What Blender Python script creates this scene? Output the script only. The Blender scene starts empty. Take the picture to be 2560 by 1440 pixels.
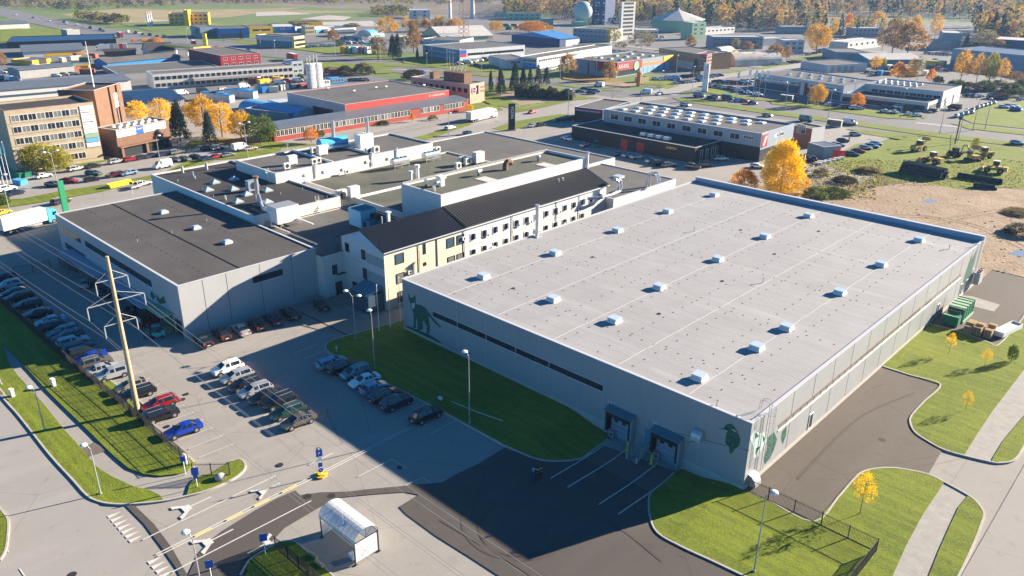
import bpy, bmesh, math, random
from mathutils import Vector, Matrix
from math import sin, cos, pi, radians as rad
random.seed(7)
C = bpy.context.scene.collection
# ------------------------------------------------------------------ camera
FPX, YAW, PITCH, ROLL, CAMH = 1978.8, -0.760305, 0.392117, -0.008608, 56.304
_f = Vector((sin(YAW)*cos(PITCH), cos(YAW)*cos(PITCH), -sin(PITCH)))
_r = Vector((cos(YAW), -sin(YAW), 0)); _d = _f.cross(_r)
_r2 = cos(ROLL)*_r + sin(ROLL)*_d; _d2 = -sin(ROLL)*_r + cos(ROLL)*_d
cam = bpy.data.objects.new("camera", bpy.data.cameras.new("camera")); C.objects.link(cam)
m = Matrix((_r2, -_d2, -_f)).transposed().to_4x4(); m.translation = (0, 0, CAMH); cam.matrix_world = m
cam.data.sensor_width = 36; cam.data.lens = FPX/2560*36; cam.data.clip_start = 1; cam.data.clip_end = 20000
bpy.context.scene.camera = cam
# ------------------------------------------------------------------ sky and sun
SUN_EL, SUN_AZ = rad(18.0), rad(21.0)          # azimuth measured from +Y towards +X
w = bpy.data.worlds.new("World"); bpy.context.scene.world = w; w.use_nodes = True
nt = w.node_tree; bg = nt.nodes["Background"]; sk = nt.nodes.new("ShaderNodeTexSky")
sk.sky_type = 'NISHITA'; sk.sun_disc = False; sk.sun_elevation = SUN_EL; sk.sun_rotation = SUN_AZ
sk.air_density = 0.65; sk.dust_density = 0.0; sk.ozone_density = 7.0; sk.altitude = 1500
hs = nt.nodes.new('ShaderNodeHueSaturation'); hs.inputs['Saturation'].default_value = 1.1; hs.inputs['Hue'].default_value = .485; nt.links.new(sk.outputs[0], hs.inputs['Color']); nt.links.new(hs.outputs[0], bg.inputs[0]); bg.inputs[1].default_value = 0.055
sl = bpy.data.lights.new("sun", 'SUN'); sl.energy = 5.0; sl.angle = rad(0.5); sl.color = (1.0, 0.86, 0.68)
so = bpy.data.objects.new("sun", sl); C.objects.link(so)
sd = Vector((sin(SUN_AZ)*cos(SUN_EL), cos(SUN_AZ)*cos(SUN_EL), sin(SUN_EL)))
so.rotation_euler = sd.to_track_quat('Z', 'Y').to_euler()
vs = bpy.context.scene.view_settings; vs.view_transform = 'Standard'; vs.look = 'None'; vs.gamma = 1; vs.exposure = 1.95
cy = bpy.context.scene.cycles
cy.max_bounces = 5; cy.diffuse_bounces = 2; cy.glossy_bounces = 2; cy.transmission_bounces = 3; cy.volume_bounces = 0; cy.transparent_max_bounces = 6
# ------------------------------------------------------------------ the terrain dips about a metre at the loading docks
def sstep(t): t = max(0., min(1., t)); return t*t*(3-2*t)
def zt(x, y):
    if not (-61 < x < -33 and 54 < y < 74): return 0.
    u = x+94.1; v = 73.3-y
    lat = sstep((u-35)/6.) if u < 47 else sstep((60.5-u)/5.5)
    return -1.0*lat*sstep((17-v)/13.5)
def ray(px, py): return ((px-1280)/FPX)*_r2 + ((py-720)/FPX)*_d2 + _f
def P(px, py, z=0.):                      # point of the ground (or of height z) seen at a pixel of the 2560x1440 photograph
    d = ray(px, py); zz = z
    for _ in range(6 if z == 0 else 1):
        t = (zz-CAMH)/d.z; q = Vector((0, 0, CAMH))+t*d
        if z == 0: zz = zt(q.x, q.y)
    return q
def QX(px, py, x): d = ray(px, py); t = x/d.x; return (t*d.y, CAMH+t*d.z)    # on a plane of constant x: (y, z)
def QY(px, py, y): d = ray(px, py); t = y/d.y; return (t*d.x, CAMH+t*d.z)
def pt(p): return Vector((p[0], p[1], 0)) if len(p) == 3 else P(p[0], p[1])
# ------------------------------------------------------------------ materials
MATS = {}
def M(name, col=None, rough=.7, metal=0., var=.0, scale=1., bump=0., alpha=1., coat=0., emit=0., kind=None, col2=None, spec=.28, p=1.):
    if col is None: return MATS[name]
    if name in MATS: return MATS[name]
    m = bpy.data.materials.new(name); m.use_nodes = True; MATS[name] = m
    n = m.node_tree.nodes; L = m.node_tree.links; b = n["Principled BSDF"]
    b.inputs["Roughness"].default_value = rough; b.inputs["Metallic"].default_value = metal
    b.inputs["Specular IOR Level"].default_value = spec
    if coat: b.inputs["Coat Weight"].default_value = coat; b.inputs["Coat Roughness"].default_value = .08
    c = (*col, 1); b.inputs["Base Color"].default_value = c
    m.diffuse_color = c
    if alpha < 1: b.inputs["Alpha"].default_value = alpha
    def noise(sc, det=5, rgh=.6, vec=None, dist=0.):
        t = n.new("ShaderNodeTexNoise"); t.inputs["Scale"].default_value = sc; t.inputs["Detail"].default_value = det
        t.inputs["Roughness"].default_value = rgh; t.inputs["Distortion"].default_value = dist
        L.new(vec or tc, t.inputs["Vector"]); return t.outputs["Fac"]
    def ramp(src, a, bb, ca, cb):
        r = n.new("ShaderNodeValToRGB"); r.color_ramp.elements[0].position = a; r.color_ramp.elements[1].position = bb
        r.color_ramp.elements[0].color = (*ca, 1); r.color_ramp.elements[1].color = (*cb, 1); L.new(src, r.inputs[0]); return r.outputs[0]
    def mix(fac, a, bb, mode='MIX'):
        x = n.new("ShaderNodeMix"); x.data_type = 'RGBA'; x.blend_type = mode
        for s, v in ((x.inputs[0], fac), (x.inputs[6], a), (x.inputs[7], bb)):
            if hasattr(v, 'type') and hasattr(v, 'links'): L.new(v, s)
            elif isinstance(v, (int, float)): s.default_value = v
            else: s.default_value = (*v[:3], 1)
        return x.outputs[2]
    def mp(s, rot=0.):
        x = n.new("ShaderNodeMapping"); x.inputs["Scale"].default_value = s; x.inputs["Rotation"].default_value = (0, 0, rot); L.new(tc, x.inputs[0]); return x.outputs[0]
    if var or kind or bump:
        tcn = n.new("ShaderNodeTexCoord"); tc = tcn.outputs["Object"]
        k = lambda q: tuple(max(0, x*q) for x in col)
        out = None; h = None
        if kind in (None, 'plain'):
            f1 = noise(scale, 6, .65)
            out = ramp(f1, .3, .7, k(1-var), k(1+var)); h = f1
        if kind == 'asphalt':
            f1 = noise(.06, 4, .55, dist=.6); f2 = noise(1.1, 5, .7); f3 = noise(18., 3, .7)
            o = ramp(f1, .35, .68, k(1-var), k(1+var*.7)); o = mix(.5, o, ramp(f2, .3, .7, k(1-var*.8), k(1+var*.8)))
            out = mix(.35, o, ramp(f3, .35, .65, k(.75), k(1.25)))
            f4 = noise(.35, 2, .5, mp((1, .14, 1)), .3)      # long faint wear along the driving direction
            out = mix(ramp(f4, .5, .72, (0, 0, 0), (.35, .35, .35)), out, k(1.22))
            f6 = noise(.55, 3, .5, None, .4); out = mix(ramp(f6, .62, .72, (0, 0, 0), (.4, .4, .4)), out, k(.62))      # oil and patch stains
            v = n.new("ShaderNodeTexVoronoi"); v.feature = 'DISTANCE_TO_EDGE'; v.inputs["Scale"].default_value = .07
            dn = n.new("ShaderNodeTexNoise"); dn.inputs["Scale"].default_value = .5; L.new(tc, dn.inputs[0])
            L.new(mix(.12, tc, dn.outputs["Color"], 'ADD'), v.inputs["Vector"])
            out = mix(ramp(v.outputs[0], 0.0, .0035, (.55, .55, .55), (0, 0, 0)), out, k(.45)); h = f3
        if kind == 'grass':
            f1 = noise(.09, 5, .6, dist=.5); f2 = noise(.9, 5, .75); f3 = noise(4., 4, .8, mp((1, 1, 1)), 1.); f5 = noise(.9, 3, .6, mp((.06, 1, 1)))
            o = ramp(f1, .32, .7, col, col2); o = mix(ramp(f2, .4, .75, (0, 0, 0), (.75, .75, .75)), o, tuple(.55*x for x in col))
            out = mix(ramp(f3, .42, .7, (0, 0, 0), (.6, .6, .6)), o, tuple(1.5*x for x in col2)); out = mix(ramp(f5, .45, .62, (0, 0, 0), (.45, .45, .45)), out, tuple(1.35*x for x in col2)); f7 = noise(.22, 6, .75, None, 1.5); out = mix(ramp(f7, .56, .74, (0, 0, 0), (.7, .7, .7)), out, (.19, .165, .06)); h = f3
        if kind == 'roof':      # bitumen sheets: joints every metre or so, patches of dust
            f1 = noise(.12, 5, .65, dist=.8); f2 = noise(2.5, 4, .7)
            o = ramp(f1, .35, .7, k(1-var), k(1+var)); out = mix(.3, o, ramp(f2, .3, .7, k(.8), k(1.2)))
            wv = n.new("ShaderNodeTexWave"); wv.bands_direction = 'Y'; wv.inputs["Scale"].default_value = scale; wv.inputs["Distortion"].default_value = .25; wv.inputs["Detail Scale"].default_value = .3
            L.new(tc, wv.inputs[0]); out = mix(ramp(wv.outputs[1], .0, .045, (.22, .22, .22), (0, 0, 0)), out, k(.55))
            f4 = noise(.3, 4, .6, mp((.15, 1.2, 1))); out = mix(ramp(f4, .55, .75, (0, 0, 0), (.3, .3, .3)), out, tuple(x*1.5 for x in col)); f8 = noise(.16, 6, .7, None, 2.); out = mix(ramp(f8, .57, .7, (0, 0, 0), (.35, .35, .35)), out, (col[0]*.85, col[1]*.76, col[2]*.66)); h = f2
        if kind in ('ribz', 'ribx', 'riby'):
            wv = n.new("ShaderNodeTexWave"); wv.bands_direction = {'ribz': 'Z', 'ribx': 'X', 'riby': 'Y'}[kind]; wv.inputs["Scale"].default_value = scale; wv.inputs["Distortion"].default_value = 0.
            L.new(tc, wv.inputs[0]); f1 = noise(.25, 4, .6)
            o = ramp(f1, .3, .7, k(1-var), k(1+var)); out = mix(ramp(wv.outputs[1], 0., .25 if kind == 'ribz' else .5, (.5, .5, .5), (0, 0, 0)), o, k(.62)); h = wv.outputs[1]
        if kind == 'panel':     # sandwich panels: fine lines every 1.2 m up
            s = n.new("ShaderNodeSeparateXYZ"); L.new(tc, s.inputs[0])
            a = n.new("ShaderNodeMath"); a.operation = 'FRACT'; mm = n.new("ShaderNodeMath"); mm.operation = 'MULTIPLY'; mm.inputs[1].default_value = scale
            L.new(s.outputs[2], mm.inputs[0]); L.new(mm.outputs[0], a.inputs[0]); f1 = noise(.2, 3, .5); f2 = noise(1.2, 4, .6, mp((1, 1, .12)))
            o = ramp(f1, .3, .7, k(1-var), k(1+var)); o = mix(.3, o, ramp(f2, .3, .7, k(.88), k(1.1)))
            out = mix(ramp(a.outputs[0], 0., .06, (.45, .45, .45), (0, 0, 0)), o, k(.6))
        if kind == 'field':
            f1 = noise(.006, 5, .6, mp((1, 2.2, 1), .5), .8); f2 = noise(.05, 6, .7); f3 = noise(.4, 4, .8)
            o = ramp(f1, .4, .62, col, col2); o = mix(ramp(f2, .45, .7, (0, 0, 0), (.6, .6, .6)), o, tuple(.6*x for x in col)); out = mix(.25, o, ramp(f3, .3, .7, k(.7), k(1.4))); h = f3
        if kind == 'earth':
            f1 = noise(.1, 6, .65, dist=1.); f2 = noise(1.2, 6, .7)
            o = ramp(f1, .35, .66, col, col2); out = mix(.35, o, ramp(f2, .3, .7, k(.6), k(1.35))); h = f2
        if kind == 'leaf':
            oi = n.new("ShaderNodeObjectInfo"); f1 = noise(scale, 3, .6)
            g = n.new("ShaderNodeNewGeometry"); out = mix(g.outputs["Random Per Island"], col, col2); out = mix(ramp(f1, .35, .65, (0, 0, 0), (.6, .6, .6)), out, k(.7))
            b.inputs["Specular IOR Level"].default_value = .1
            tr = n.new("ShaderNodeBsdfTranslucent"); L.new(out, tr.inputs[0]); ms = n.new("ShaderNodeMixShader"); ms.inputs[0].default_value = .38
            L.new(b.outputs[0], ms.inputs[1]); L.new(tr.outputs[0], ms.inputs[2]); L.new(ms.outputs[0], n["Material Output"].inputs[0])
        if out is not None: L.new(out, b.inputs["Base Color"])
        if bump and h is not None:
            bn = n.new("ShaderNodeBump"); bn.inputs["Strength"].default_value = bump; bn.inputs["Distance"].default_value = p; L.new(h, bn.inputs["Height"]); L.new(bn.outputs[0], b.inputs["Normal"])
    if emit: b.inputs["Emission Color"].default_value = c; b.inputs["Emission Strength"].default_value = emit
    return m
# ------------------------------------------------------------------ mesh builder
class MB:
    def __init__(s): s.v = []; s.f = []; s.i = []; s.m = []
    def mi(s, m):
        m = MATS[m] if isinstance(m, str) else m
        if m not in s.m: s.m.append(m)
        return s.m.index(m)
    def face(s, pts, m):
        k = len(s.v); s.v += [tuple(p) for p in pts]; s.f.append(tuple(range(k, k+len(pts)))); s.i.append(s.mi(m)); return s
    def box(s, x0, y0, z0, x1, y1, z1, m, top=None, M4=None):
        k = len(s.v); q = [(x0, y0, z0), (x1, y0, z0), (x1, y1, z0), (x0, y1, z0), (x0, y0, z1), (x1, y0, z1), (x1, y1, z1), (x0, y1, z1)]
        if M4 is not None: q = [tuple(M4 @ Vector(p)) for p in q]
        s.v += q; a = s.mi(m); t = s.mi(top) if top else a
        for f, j in (((0, 3, 2, 1), a), ((4, 5, 6, 7), t), ((0, 1, 5, 4), a), ((1, 2, 6, 5), a), ((2, 3, 7, 6), a), ((3, 0, 4, 7), a)):
            s.f.append(tuple(k+x for x in f)); s.i.append(j)
        return s
    def prism(s, pts, z0, z1, m, top=None):
        k = len(s.v); n = len(pts); a = s.mi(m); t = s.mi(top) if top else a
        s.v += [(p[0], p[1], z0) for p in pts]+[(p[0], p[1], z1) for p in pts]
        s.f.append(tuple(range(k+n, k+2*n))); s.i.append(t); s.f.append(tuple(range(k+n-1, k-1, -1))); s.i.append(a)
        for j in range(n): s.f.append((k+j, k+(j+1) % n, k+n+(j+1) % n, k+n+j)); s.i.append(a)
        return s
    def ext(s, prof, axis, a0, a1, m, caps=True):      # extrude a profile [(u,z)...] along x or y
        pts = lambda a: [(a, u, z) if axis == 'x' else (u, a, z) for u, z in prof]
        k = len(s.v); n = len(prof); s.v += pts(a0)+pts(a1); j0 = s.mi(m)
        for j in range(n): s.f.append((k+j, k+(j+1) % n, k+n+(j+1) % n, k+n+j)); s.i.append(j0)
        if caps:
            s.f.append(tuple(range(k, k+n))); s.i.append(j0); s.f.append(tuple(range(k+2*n-1, k+n-1, -1))); s.i.append(j0)
        return s
    def tube(s, p0, p1, r, m, n=8, r2=None):
        p0 = Vector(p0); p1 = Vector(p1); r2 = r if r2 is None else r2; d = (p1-p0).normalized()
        a = d.orthogonal().normalized(); b = d.cross(a); k = len(s.v); j = s.mi(m)
        for p, rr in ((p0, r), (p1, r2)):
            for i in range(n): s.v.append(tuple(p+rr*(cos(2*pi*i/n)*a+sin(2*pi*i/n)*b)))
        for i in range(n): s.f.append((k+i, k+(i+1) % n, k+n+(i+1) % n, k+n+i)); s.i.append(j)
        s.f.append(tuple(range(k+n-1, k-1, -1))); s.i.append(j); s.f.append(tuple(range(k+n, k+2*n))); s.i.append(j); return s
    def path(s, pts, r, m, n=6):
        for a, b in zip(pts, pts[1:]): s.tube(a, b, r, m, n)
        return s
    def ball(s, c, r, m, n=10, k=6, sz=1.):
        rings = []
        for j in range(1, k):
            t = pi*j/k; rings.append([(c[0]+r*sin(t)*cos(2*pi*i/n), c[1]+r*sin(t)*sin(2*pi*i/n), c[2]+r*cos(t)*sz) for i in range(n)])
        b = len(s.v); j0 = s.mi(m); s.v.append((c[0], c[1], c[2]+r*sz)); s.v.append((c[0], c[1], c[2]-r*sz))
        for q in rings: s.v += q
        for i in range(n):
            s.f.append((b, b+2+i, b+2+(i+1) % n)); s.i.append(j0)
            e = b+2+(k-2)*n; s.f.append((b+1, e+(i+1) % n, e+i)); s.i.append(j0)
            for j in range(k-2):
                o = b+2+j*n; s.f.append((o+i, o+n+i, o+n+(i+1) % n, o+(i+1) % n)); s.i.append(j0)
        return s
    def mesh(s, name, smooth=False, fix=True):
        me = bpy.data.meshes.new(name); me.from_pydata(s.v, [], s.f)
        for m in s.m: me.materials.append(m)
        me.polygons.foreach_set("material_index", s.i)
        if fix and len(s.f) < 20000:
            b = bmesh.new(); b.from_mesh(me); bmesh.ops.recalc_face_normals(b, faces=b.faces); b.to_mesh(me); b.free()
        if smooth: me.polygons.foreach_set("use_smooth", [True]*len(me.polygons))
        me.update(); return me
    def build(s, name, parent=None, loc=(0, 0, 0), rz=0., label=None, cat=None, group=None, kind=None, smooth=False, fix=True):
        o = bpy.data.objects.new(name, s.mesh(name, smooth, fix)); C.objects.link(o); o.location = loc; o.rotation_euler = (0, 0, rz)
        if parent: o.parent = parent
        return tag(o, label, cat, group, kind)
def tag(o, label=None, cat=None, group=None, kind=None):
    for k, v in (('label', label), ('category', cat), ('group', group), ('kind', kind)):
        if v: o[k] = v
    return o
def thing(name, label, cat, loc=(0, 0, 0), rz=0., group=None):
    o = bpy.data.objects.new(name, None); C.objects.link(o); o.location = loc; o.rotation_euler = (0, 0, rz); o.empty_display_size = .5
    return tag(o, label, cat, group)
def inst(name, me, parent, loc=(0, 0, 0), rz=0., label=None):
    o = bpy.data.objects.new(name, me); C.objects.link(o); o.parent = parent; o.location = loc; o.rotation_euler = (0, 0, rz)
    if label: o['label'] = label
    return o
_kids = {}
def copy_tree(o, loc, rz=0., label=None, group=None, sc=None):
    c = o.copy(); C.objects.link(c); c.location = loc; c.rotation_euler = (0, 0, rz)
    if sc is not None: c.scale = (sc, sc, sc) if isinstance(sc, (int, float)) else sc
    if label: c['label'] = label
    if group: c['group'] = group
    def rec(a, b):
        if a.name not in _kids: _kids[a.name] = list(a.children)
        for ch in _kids[a.name]:
            d = ch.copy(); C.objects.link(d); d.parent = b; rec(ch, d)
    rec(o, c); return c
def text_mesh(txt, size, m, ext=.01, name='lettering'):
    cu = bpy.data.curves.new('t', 'FONT'); cu.body = txt; cu.size = size; cu.extrude = ext; cu.resolution_u = 2
    o = bpy.data.objects.new('t', cu); C.objects.link(o)
    me = bpy.data.meshes.new_from_object(o.evaluated_get(bpy.context.evaluated_depsgraph_get()))
    bpy.data.objects.remove(o); me.name = name; me.materials.clear(); me.materials.append(MATS[m]); return me
def text(txt, size, m, parent, loc, rot, name='lettering', width=None, ext=.01):
    me = text_mesh(txt, size, m, ext, name); o = bpy.data.objects.new(name, me); C.objects.link(o); o.parent = parent; o.location = loc; o.rotation_euler = rot
    if width:
        xs = [v.co.x for v in me.vertices]; s = width/max(.01, max(xs)-min(xs)); o.scale = (s, 1 if s > .6 else 1, 1)
    return o
# ------------------------------------------------------------------ ground sheets (draped over the dip)
def drape(bm, x0=-62, x1=-32, y0=53.5, y1=74, st=1.):
    def cut(co, no):
        g = list(bm.verts)+list(bm.edges)+list(bm.faces); bmesh.ops.bisect_plane(bm, geom=g, plane_co=co, plane_no=no)
    xs = [v.co.x for v in bm.verts]; ys = [v.co.y for v in bm.verts]
    if max(xs) < x0 or min(xs) > x1 or max(ys) < y0 or min(ys) > y1: return
    x = x0
    while x <= x1:
        if min(xs) < x < max(xs): cut((x, 0, 0), (1, 0, 0))
        x += st
    y = y0
    while y <= y1:
        if min(ys) < y < max(ys): cut((0, y, 0), (0, 1, 0))
        y += st
    for v in bm.verts: v.co.z += zt(v.co.x, v.co.y)
_nsheet = [0]
def sheet(name, polys, m, z, kind='structure', label=None, h=0., side=None, cat=None, parent=None):
    bm = bmesh.new(); _nsheet[0] += 1; dz = .0001 if len(polys) > 12 and z > 0 else .0012
    for i_, poly in enumerate(polys):
        q = [pt(p) for p in poly]; vs_ = [bm.verts.new((p.x, p.y, z+_nsheet[0]*.0005+i_*dz)) for p in q]
        try: fc = bm.faces.new(vs_)
        except ValueError: continue
        fc.normal_update()
        if fc.normal.z < 0: fc.normal_flip()
    if h:
        for fc in list(bm.faces):
            r = bmesh.ops.extrude_face_region(bm, geom=[fc])
            for v in r['geom']:
                if isinstance(v, bmesh.types.BMVert): v.co.z += h
            if fc.is_valid: bm.faces.remove(fc)
    bmesh.ops.triangulate(bm, faces=bm.faces[:]); drape(bm); bm.normal_update()
    for f in bm.faces:
        if abs(f.normal.z) > .5 and f.normal.z < 0: f.normal_flip()
    me = bpy.data.meshes.new(name); bm.to_mesh(me); bm.free(); me.materials.append(MATS[m])
    o = bpy.data.objects.new(name, me); C.objects.link(o)
    if parent: o.parent = parent
    return tag(o, label, cat, None, kind)
def smooth_line(pts, k=4):
    q = [pt(p) for p in pts]; out = []
    for i in range(len(q)-1):
        p0 = q[max(0, i-1)]; p1 = q[i]; p2 = q[i+1]; p3 = q[min(len(q)-1, i+2)]
        for j in range(k):
            t = j/k; out.append(.5*((2*p1)+(p2-p0)*t+(2*p0-5*p1+4*p2-p3)*t*t+(3*p1-p0-3*p2+p3)*t**3))
    out.append(q[-1]); return out
def W(v): return (v[0], v[1], 'w')
def band(pts, wd, off=0.):                # polygon of width wd along a polyline of world points
    q = [pt(p) for p in pts]; L = []; R = []
    for i, p in enumerate(q):
        d = (q[min(i+1, len(q)-1)]-q[max(i-1, 0)]); d.z = 0; d.normalize(); nrm = Vector((-d.y, d.x, 0))
        L.append(W(p+nrm*(off+wd/2))); R.append(W(p+nrm*(off-wd/2)))
    return [[L[i], L[i+1], R[i+1], R[i]] for i in range(len(L)-1)]
def kerbs(name, lines, wd=.22, h=.14, m='kerb'):
    mb = MB()
    for ln in lines:
        q = smooth_line(ln)
        res = []
        for a, b in zip(q, q[1:]):
            n = max(1, int((b-a).length/1.5)) if -64 < a.x < -30 and 52 < a.y < 76 else 1
            for j in range(n): res.append(a+(b-a)*j/n)
        res.append(q[-1]); q = res; ring = []
        for i, p in enumerate(q):
            d = (q[min(i+1, len(q)-1)]-q[max(i-1, 0)]); d.z = 0; d.normalize(); nn = Vector((-d.y, d.x, 0))*wd/2; zz = zt(p.x, p.y)
            ring.append([(p+nn).to_tuple()[:2]+(zz-.06,), (p+nn).to_tuple()[:2]+(zz+h,), (p-nn).to_tuple()[:2]+(zz+h,), (p-nn).to_tuple()[:2]+(zz-.06,)])
        for a, b in zip(ring, ring[1:]):
            for j in range(3): mb.face([a[j], a[j+1], b[j+1], b[j]], m)
    return mb.build(name, kind='structure')
M('asphalt_old', (.285, .268, .248), .9, var=.16, kind='asphalt', bump=.08, p=.02)
M('asphalt_road', (.29, .275, .26), .9, var=.12, kind='asphalt', bump=.06, p=.02)
M('asphalt_far', (.17, .165, .165), .85, var=.12, kind='asphalt')
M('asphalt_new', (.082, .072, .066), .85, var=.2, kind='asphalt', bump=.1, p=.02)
M('asphalt_brown', (.105, .088, .075), .8, var=.25, kind='asphalt', bump=.1, p=.02)
M('paving', (.27, .235, .2), .9, var=.12, kind='asphalt')
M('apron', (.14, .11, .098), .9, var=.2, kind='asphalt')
M('concrete', (.30, .29, .27), .85, var=.15, scale=.8)
M('kerb', (.40, .37, .33), .9, var=.15, scale=1.)
M('paint_white', (.54, .53, .51), .8, var=.12, scale=3.)
M('paint_yellow', (.62, .48, .2), .8)
M('grass', (.075, .12, .008), .95, kind='grass', col2=(.17, .20, .014), bump=.55, p=.25)
M('grass_rough', (.085, .095, .02), .95, kind='grass', col2=(.19, .165, .055), bump=.8, p=.5)
M('grass_far', (.08, .13, .03), .95, kind='grass', col2=(.13, .17, .045))
M('field', (.12, .1, .055), .95, kind='field', col2=(.26, .2, .12))
M('field_green', (.10, .135, .055), .95, kind='field', col2=(.17, .17, .08))
M('sand', (.25, .18, .12), .95, kind='earth', col2=(.42, .32, .22), bump=.8, p=.4)
M('gravel', (.24, .22, .2), .95, kind='earth', col2=(.34, .31, .28), bump=.3, p=.2)
M('pale_earth', (.36, .33, .3), .95, kind='earth', col2=(.47, .43, .39))
M('water', (.25, .27, .3), .08, spec=.8)
M('panel_grey', (.29, .30, .305), .45, var=.05, kind='panel', scale=.9)
M('panel_left', (.36, .365, .37), .45, var=.05, kind='plain', scale=.2)
M('roof_light', (.32, .315, .32), .75, var=.09, kind='roof', scale=.16)
M('roof_dark', (.080, .074, .072), .85, var=.18, kind='roof', scale=.5, bump=.1, p=.02)
M('roof_black', (.045, .042, .044), .85, var=.25, kind='roof', scale=.3)
M('roof_green', (.105, .108, .085), .9, var=.28, kind='roof', scale=.3)
M('roof_mid', (.115, .11, .105), .85, var=.2, kind='roof', scale=.3)
M('metal_black', (.005, .008, .016), .55, var=.1, kind='riby', scale=1.5, spec=.12)
M('metal_seam', (.012, .012, .014), .5)
M('coping', (.62, .61, .62), .35, .2)
M('coping_shade', (.30, .36, .45), .5)  # shaded copy of the coping: blue of shade and skylight put into its colour
M('plinth', (.40, .37, .33), .85, var=.1, scale=.7)
M('white_wall', (.58, .56, .52), .7, var=.06, scale=.5)
M('cream_wall', (.66, .57, .42), .8, var=.06, scale=.4)
M('white_rib', (.66, .645, .62), .5, var=.04, kind='ribx', scale=1.2)
M('white_riby', (.66, .645, .62), .5, var=.04, kind='riby', scale=1.2)
M('grey_blue', (.21, .27, .32), .6, var=.05, scale=.5)
M('dark_wall', (.010, .013, .018), .5, var=.08, scale=.6)
M('light_panel', (.50, .52, .52), .5, var=.05, kind='panel', scale=.8)
M('beige_wall', (.40, .33, .23), .85, var=.12, scale=.5)
M('brown_wall', (.17, .095, .06), .85, var=.14, scale=.5)
M('brick', (.30, .10, .065), .9, var=.2, scale=1.2)
M('red_wall', (.42, .045, .035), .6, var=.08, scale=.5)
M('red_base', (.31, .06, .04), .8, var=.15, scale=.8)
M('dark_red', (.28, .018, .025), .6, var=.08, scale=.5)
M('orange_wall', (.75, .20, .03), .6)
M('yellow_wall', (.72, .42, .03), .7, var=.06, scale=.4)
M('pale_yellow', (.60, .48, .24), .8, var=.06, scale=.4)
M('blue_wall', (.015, .19, .48), .6, var=.08, scale=.4)
M('navy_wall', (.012, .04, .12), .6, var=.08, scale=.4)
M('teal_wall', (.06, .21, .29), .6, var=.08, scale=.4)
M('sky_blue', (.12, .36, .60), .55, var=.08, scale=.4)
M('green_wall', (.25, .40, .27), .75, var=.07, scale=.4)
M('grey_wall', (.32, .315, .31), .7, var=.08, scale=.4)
M('pale_wall', (.52, .51, .49), .7, var=.07, scale=.4)
M('tower_white', (.66, .62, .55), .7, var=.05, scale=.3)
M('metal_roof', (.15, .165, .19), .42, .15, var=.1, kind='ribx', scale=.8)
M('blue_roof', (.02, .05, .11), .4, .1, var=.1, kind='ribx', scale=.8)
M('bright_blue_roof', (.06, .22, .50), .5, var=.06, kind='ribx', scale=.6)
M('pale_roof', (.55, .52, .48), .5, var=.12, kind='ribx', scale=.5)
M('rust_roof', (.32, .18, .13), .8, var=.25, scale=.3)
M('glass', (.02, .028, .035), .08, spec=.8)
M('glass_blue', (.05, .09, .13), .1, spec=.8)
M('glass_lit', (.16, .165, .16), .25, spec=.8)
M('skylight_dome', (.45, .53, .60), .2, spec=.7)
M('skylight_pyr', (.33, .42, .45), .15, spec=.8)
M('frame_white', (.72, .7, .66), .6)
M('frame_dark', (.03, .03, .033), .5)
M('steel', (.55, .56, .57), .35, .6)
M('galv', (.42, .43, .44), .45, .5)
M('duct', (.50, .53, .56), .28, .7)
M('white_paint', (.76, .75, .73), .45)
M('offwhite', (.62, .60, .55), .6, var=.08, scale=2.)
M('black', (.012, .012, .013), .6)
M('rubber', (.018, .018, .018), .85)
M('mural', (.02, .09, .062), .7, var=.75, scale=2.2)
M('mural_light', (.40, .50, .47), .7)
M('turquoise', (.03, .38, .34), .5)
M('tank_blue', (.08, .38, .62), .4)
M('cyan_unit', (.30, .58, .68), .5, var=.15, scale=2.)
M('hood_blue', (.05, .15, .20), .45)
M('bollard_yellow', (.85, .52, .02), .5)
M('sign_blue', (.02, .09, .42), .5)
M('sign_red', (.55, .02, .02), .5)
M('purple', (.20, .01, .09), .5)
M('green_bin', (.015, .15, .08), .5, var=.15, scale=1.5)
M('green_sign', (.02, .22, .10), .5)
M('wood', (.50, .35, .19), .8, var=.2, scale=3.)
M('pole_concrete', (.42, .32, .20), .85, var=.15, scale=.7)
M('lamp_pole', (.34, .35, .35), .5, .3)
M('lamp_head', (.66, .68, .70), .4)
M('insulator', (.40, .44, .44), .25)
M('wire', (.25, .26, .28), .5)
M('iron', (.035, .032, .032), .6)
M('yellow_paint', (.80, .60, .02), .5)
M('cat_yellow', (.50, .33, .09), .6, var=.2, scale=1.5)
M('trunk', (.10, .075, .05), .9, var=.2, scale=3.)
M('birch', (.45, .42, .38), .9, var=.3, scale=2.)
M('leaf_yellow', (.92, .60, .012), .8, kind='leaf', col2=(.78, .42, .01), scale=.8)
M('leaf_gold', (.75, .42, .02), .8, kind='leaf', col2=(.50, .30, .02), scale=.5)
M('leaf_olive', (.42, .36, .03), .8, kind='leaf', col2=(.20, .22, .03), scale=.5)
M('leaf_green', (.12, .17, .02), .8, kind='leaf', col2=(.06, .10, .018), scale=.5)
M('leaf_rust', (.40, .24, .08), .8, kind='leaf', col2=(.36, .21, .08), scale=.3)
M('leaf_pale', (.40, .33, .17), .8, kind='leaf', col2=(.26, .23, .12), scale=.3)
M('leaf_spruce', (.018, .035, .02), .85, kind='leaf', col2=(.04, .06, .045), scale=.8)
M('leaf_bluespruce', (.05, .09, .09), .85, kind='leaf', col2=(.02, .045, .04), scale=.8)
M('leaf_orange', (.85, .36, .02), .8, kind='leaf', col2=(.60, .28, .02), scale=.5)
M('bush_brown', (.13, .105, .06), .9, kind='leaf', col2=(.09, .085, .045), scale=.3)
M('black_mark', (.075, .062, .055), .8)
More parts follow.
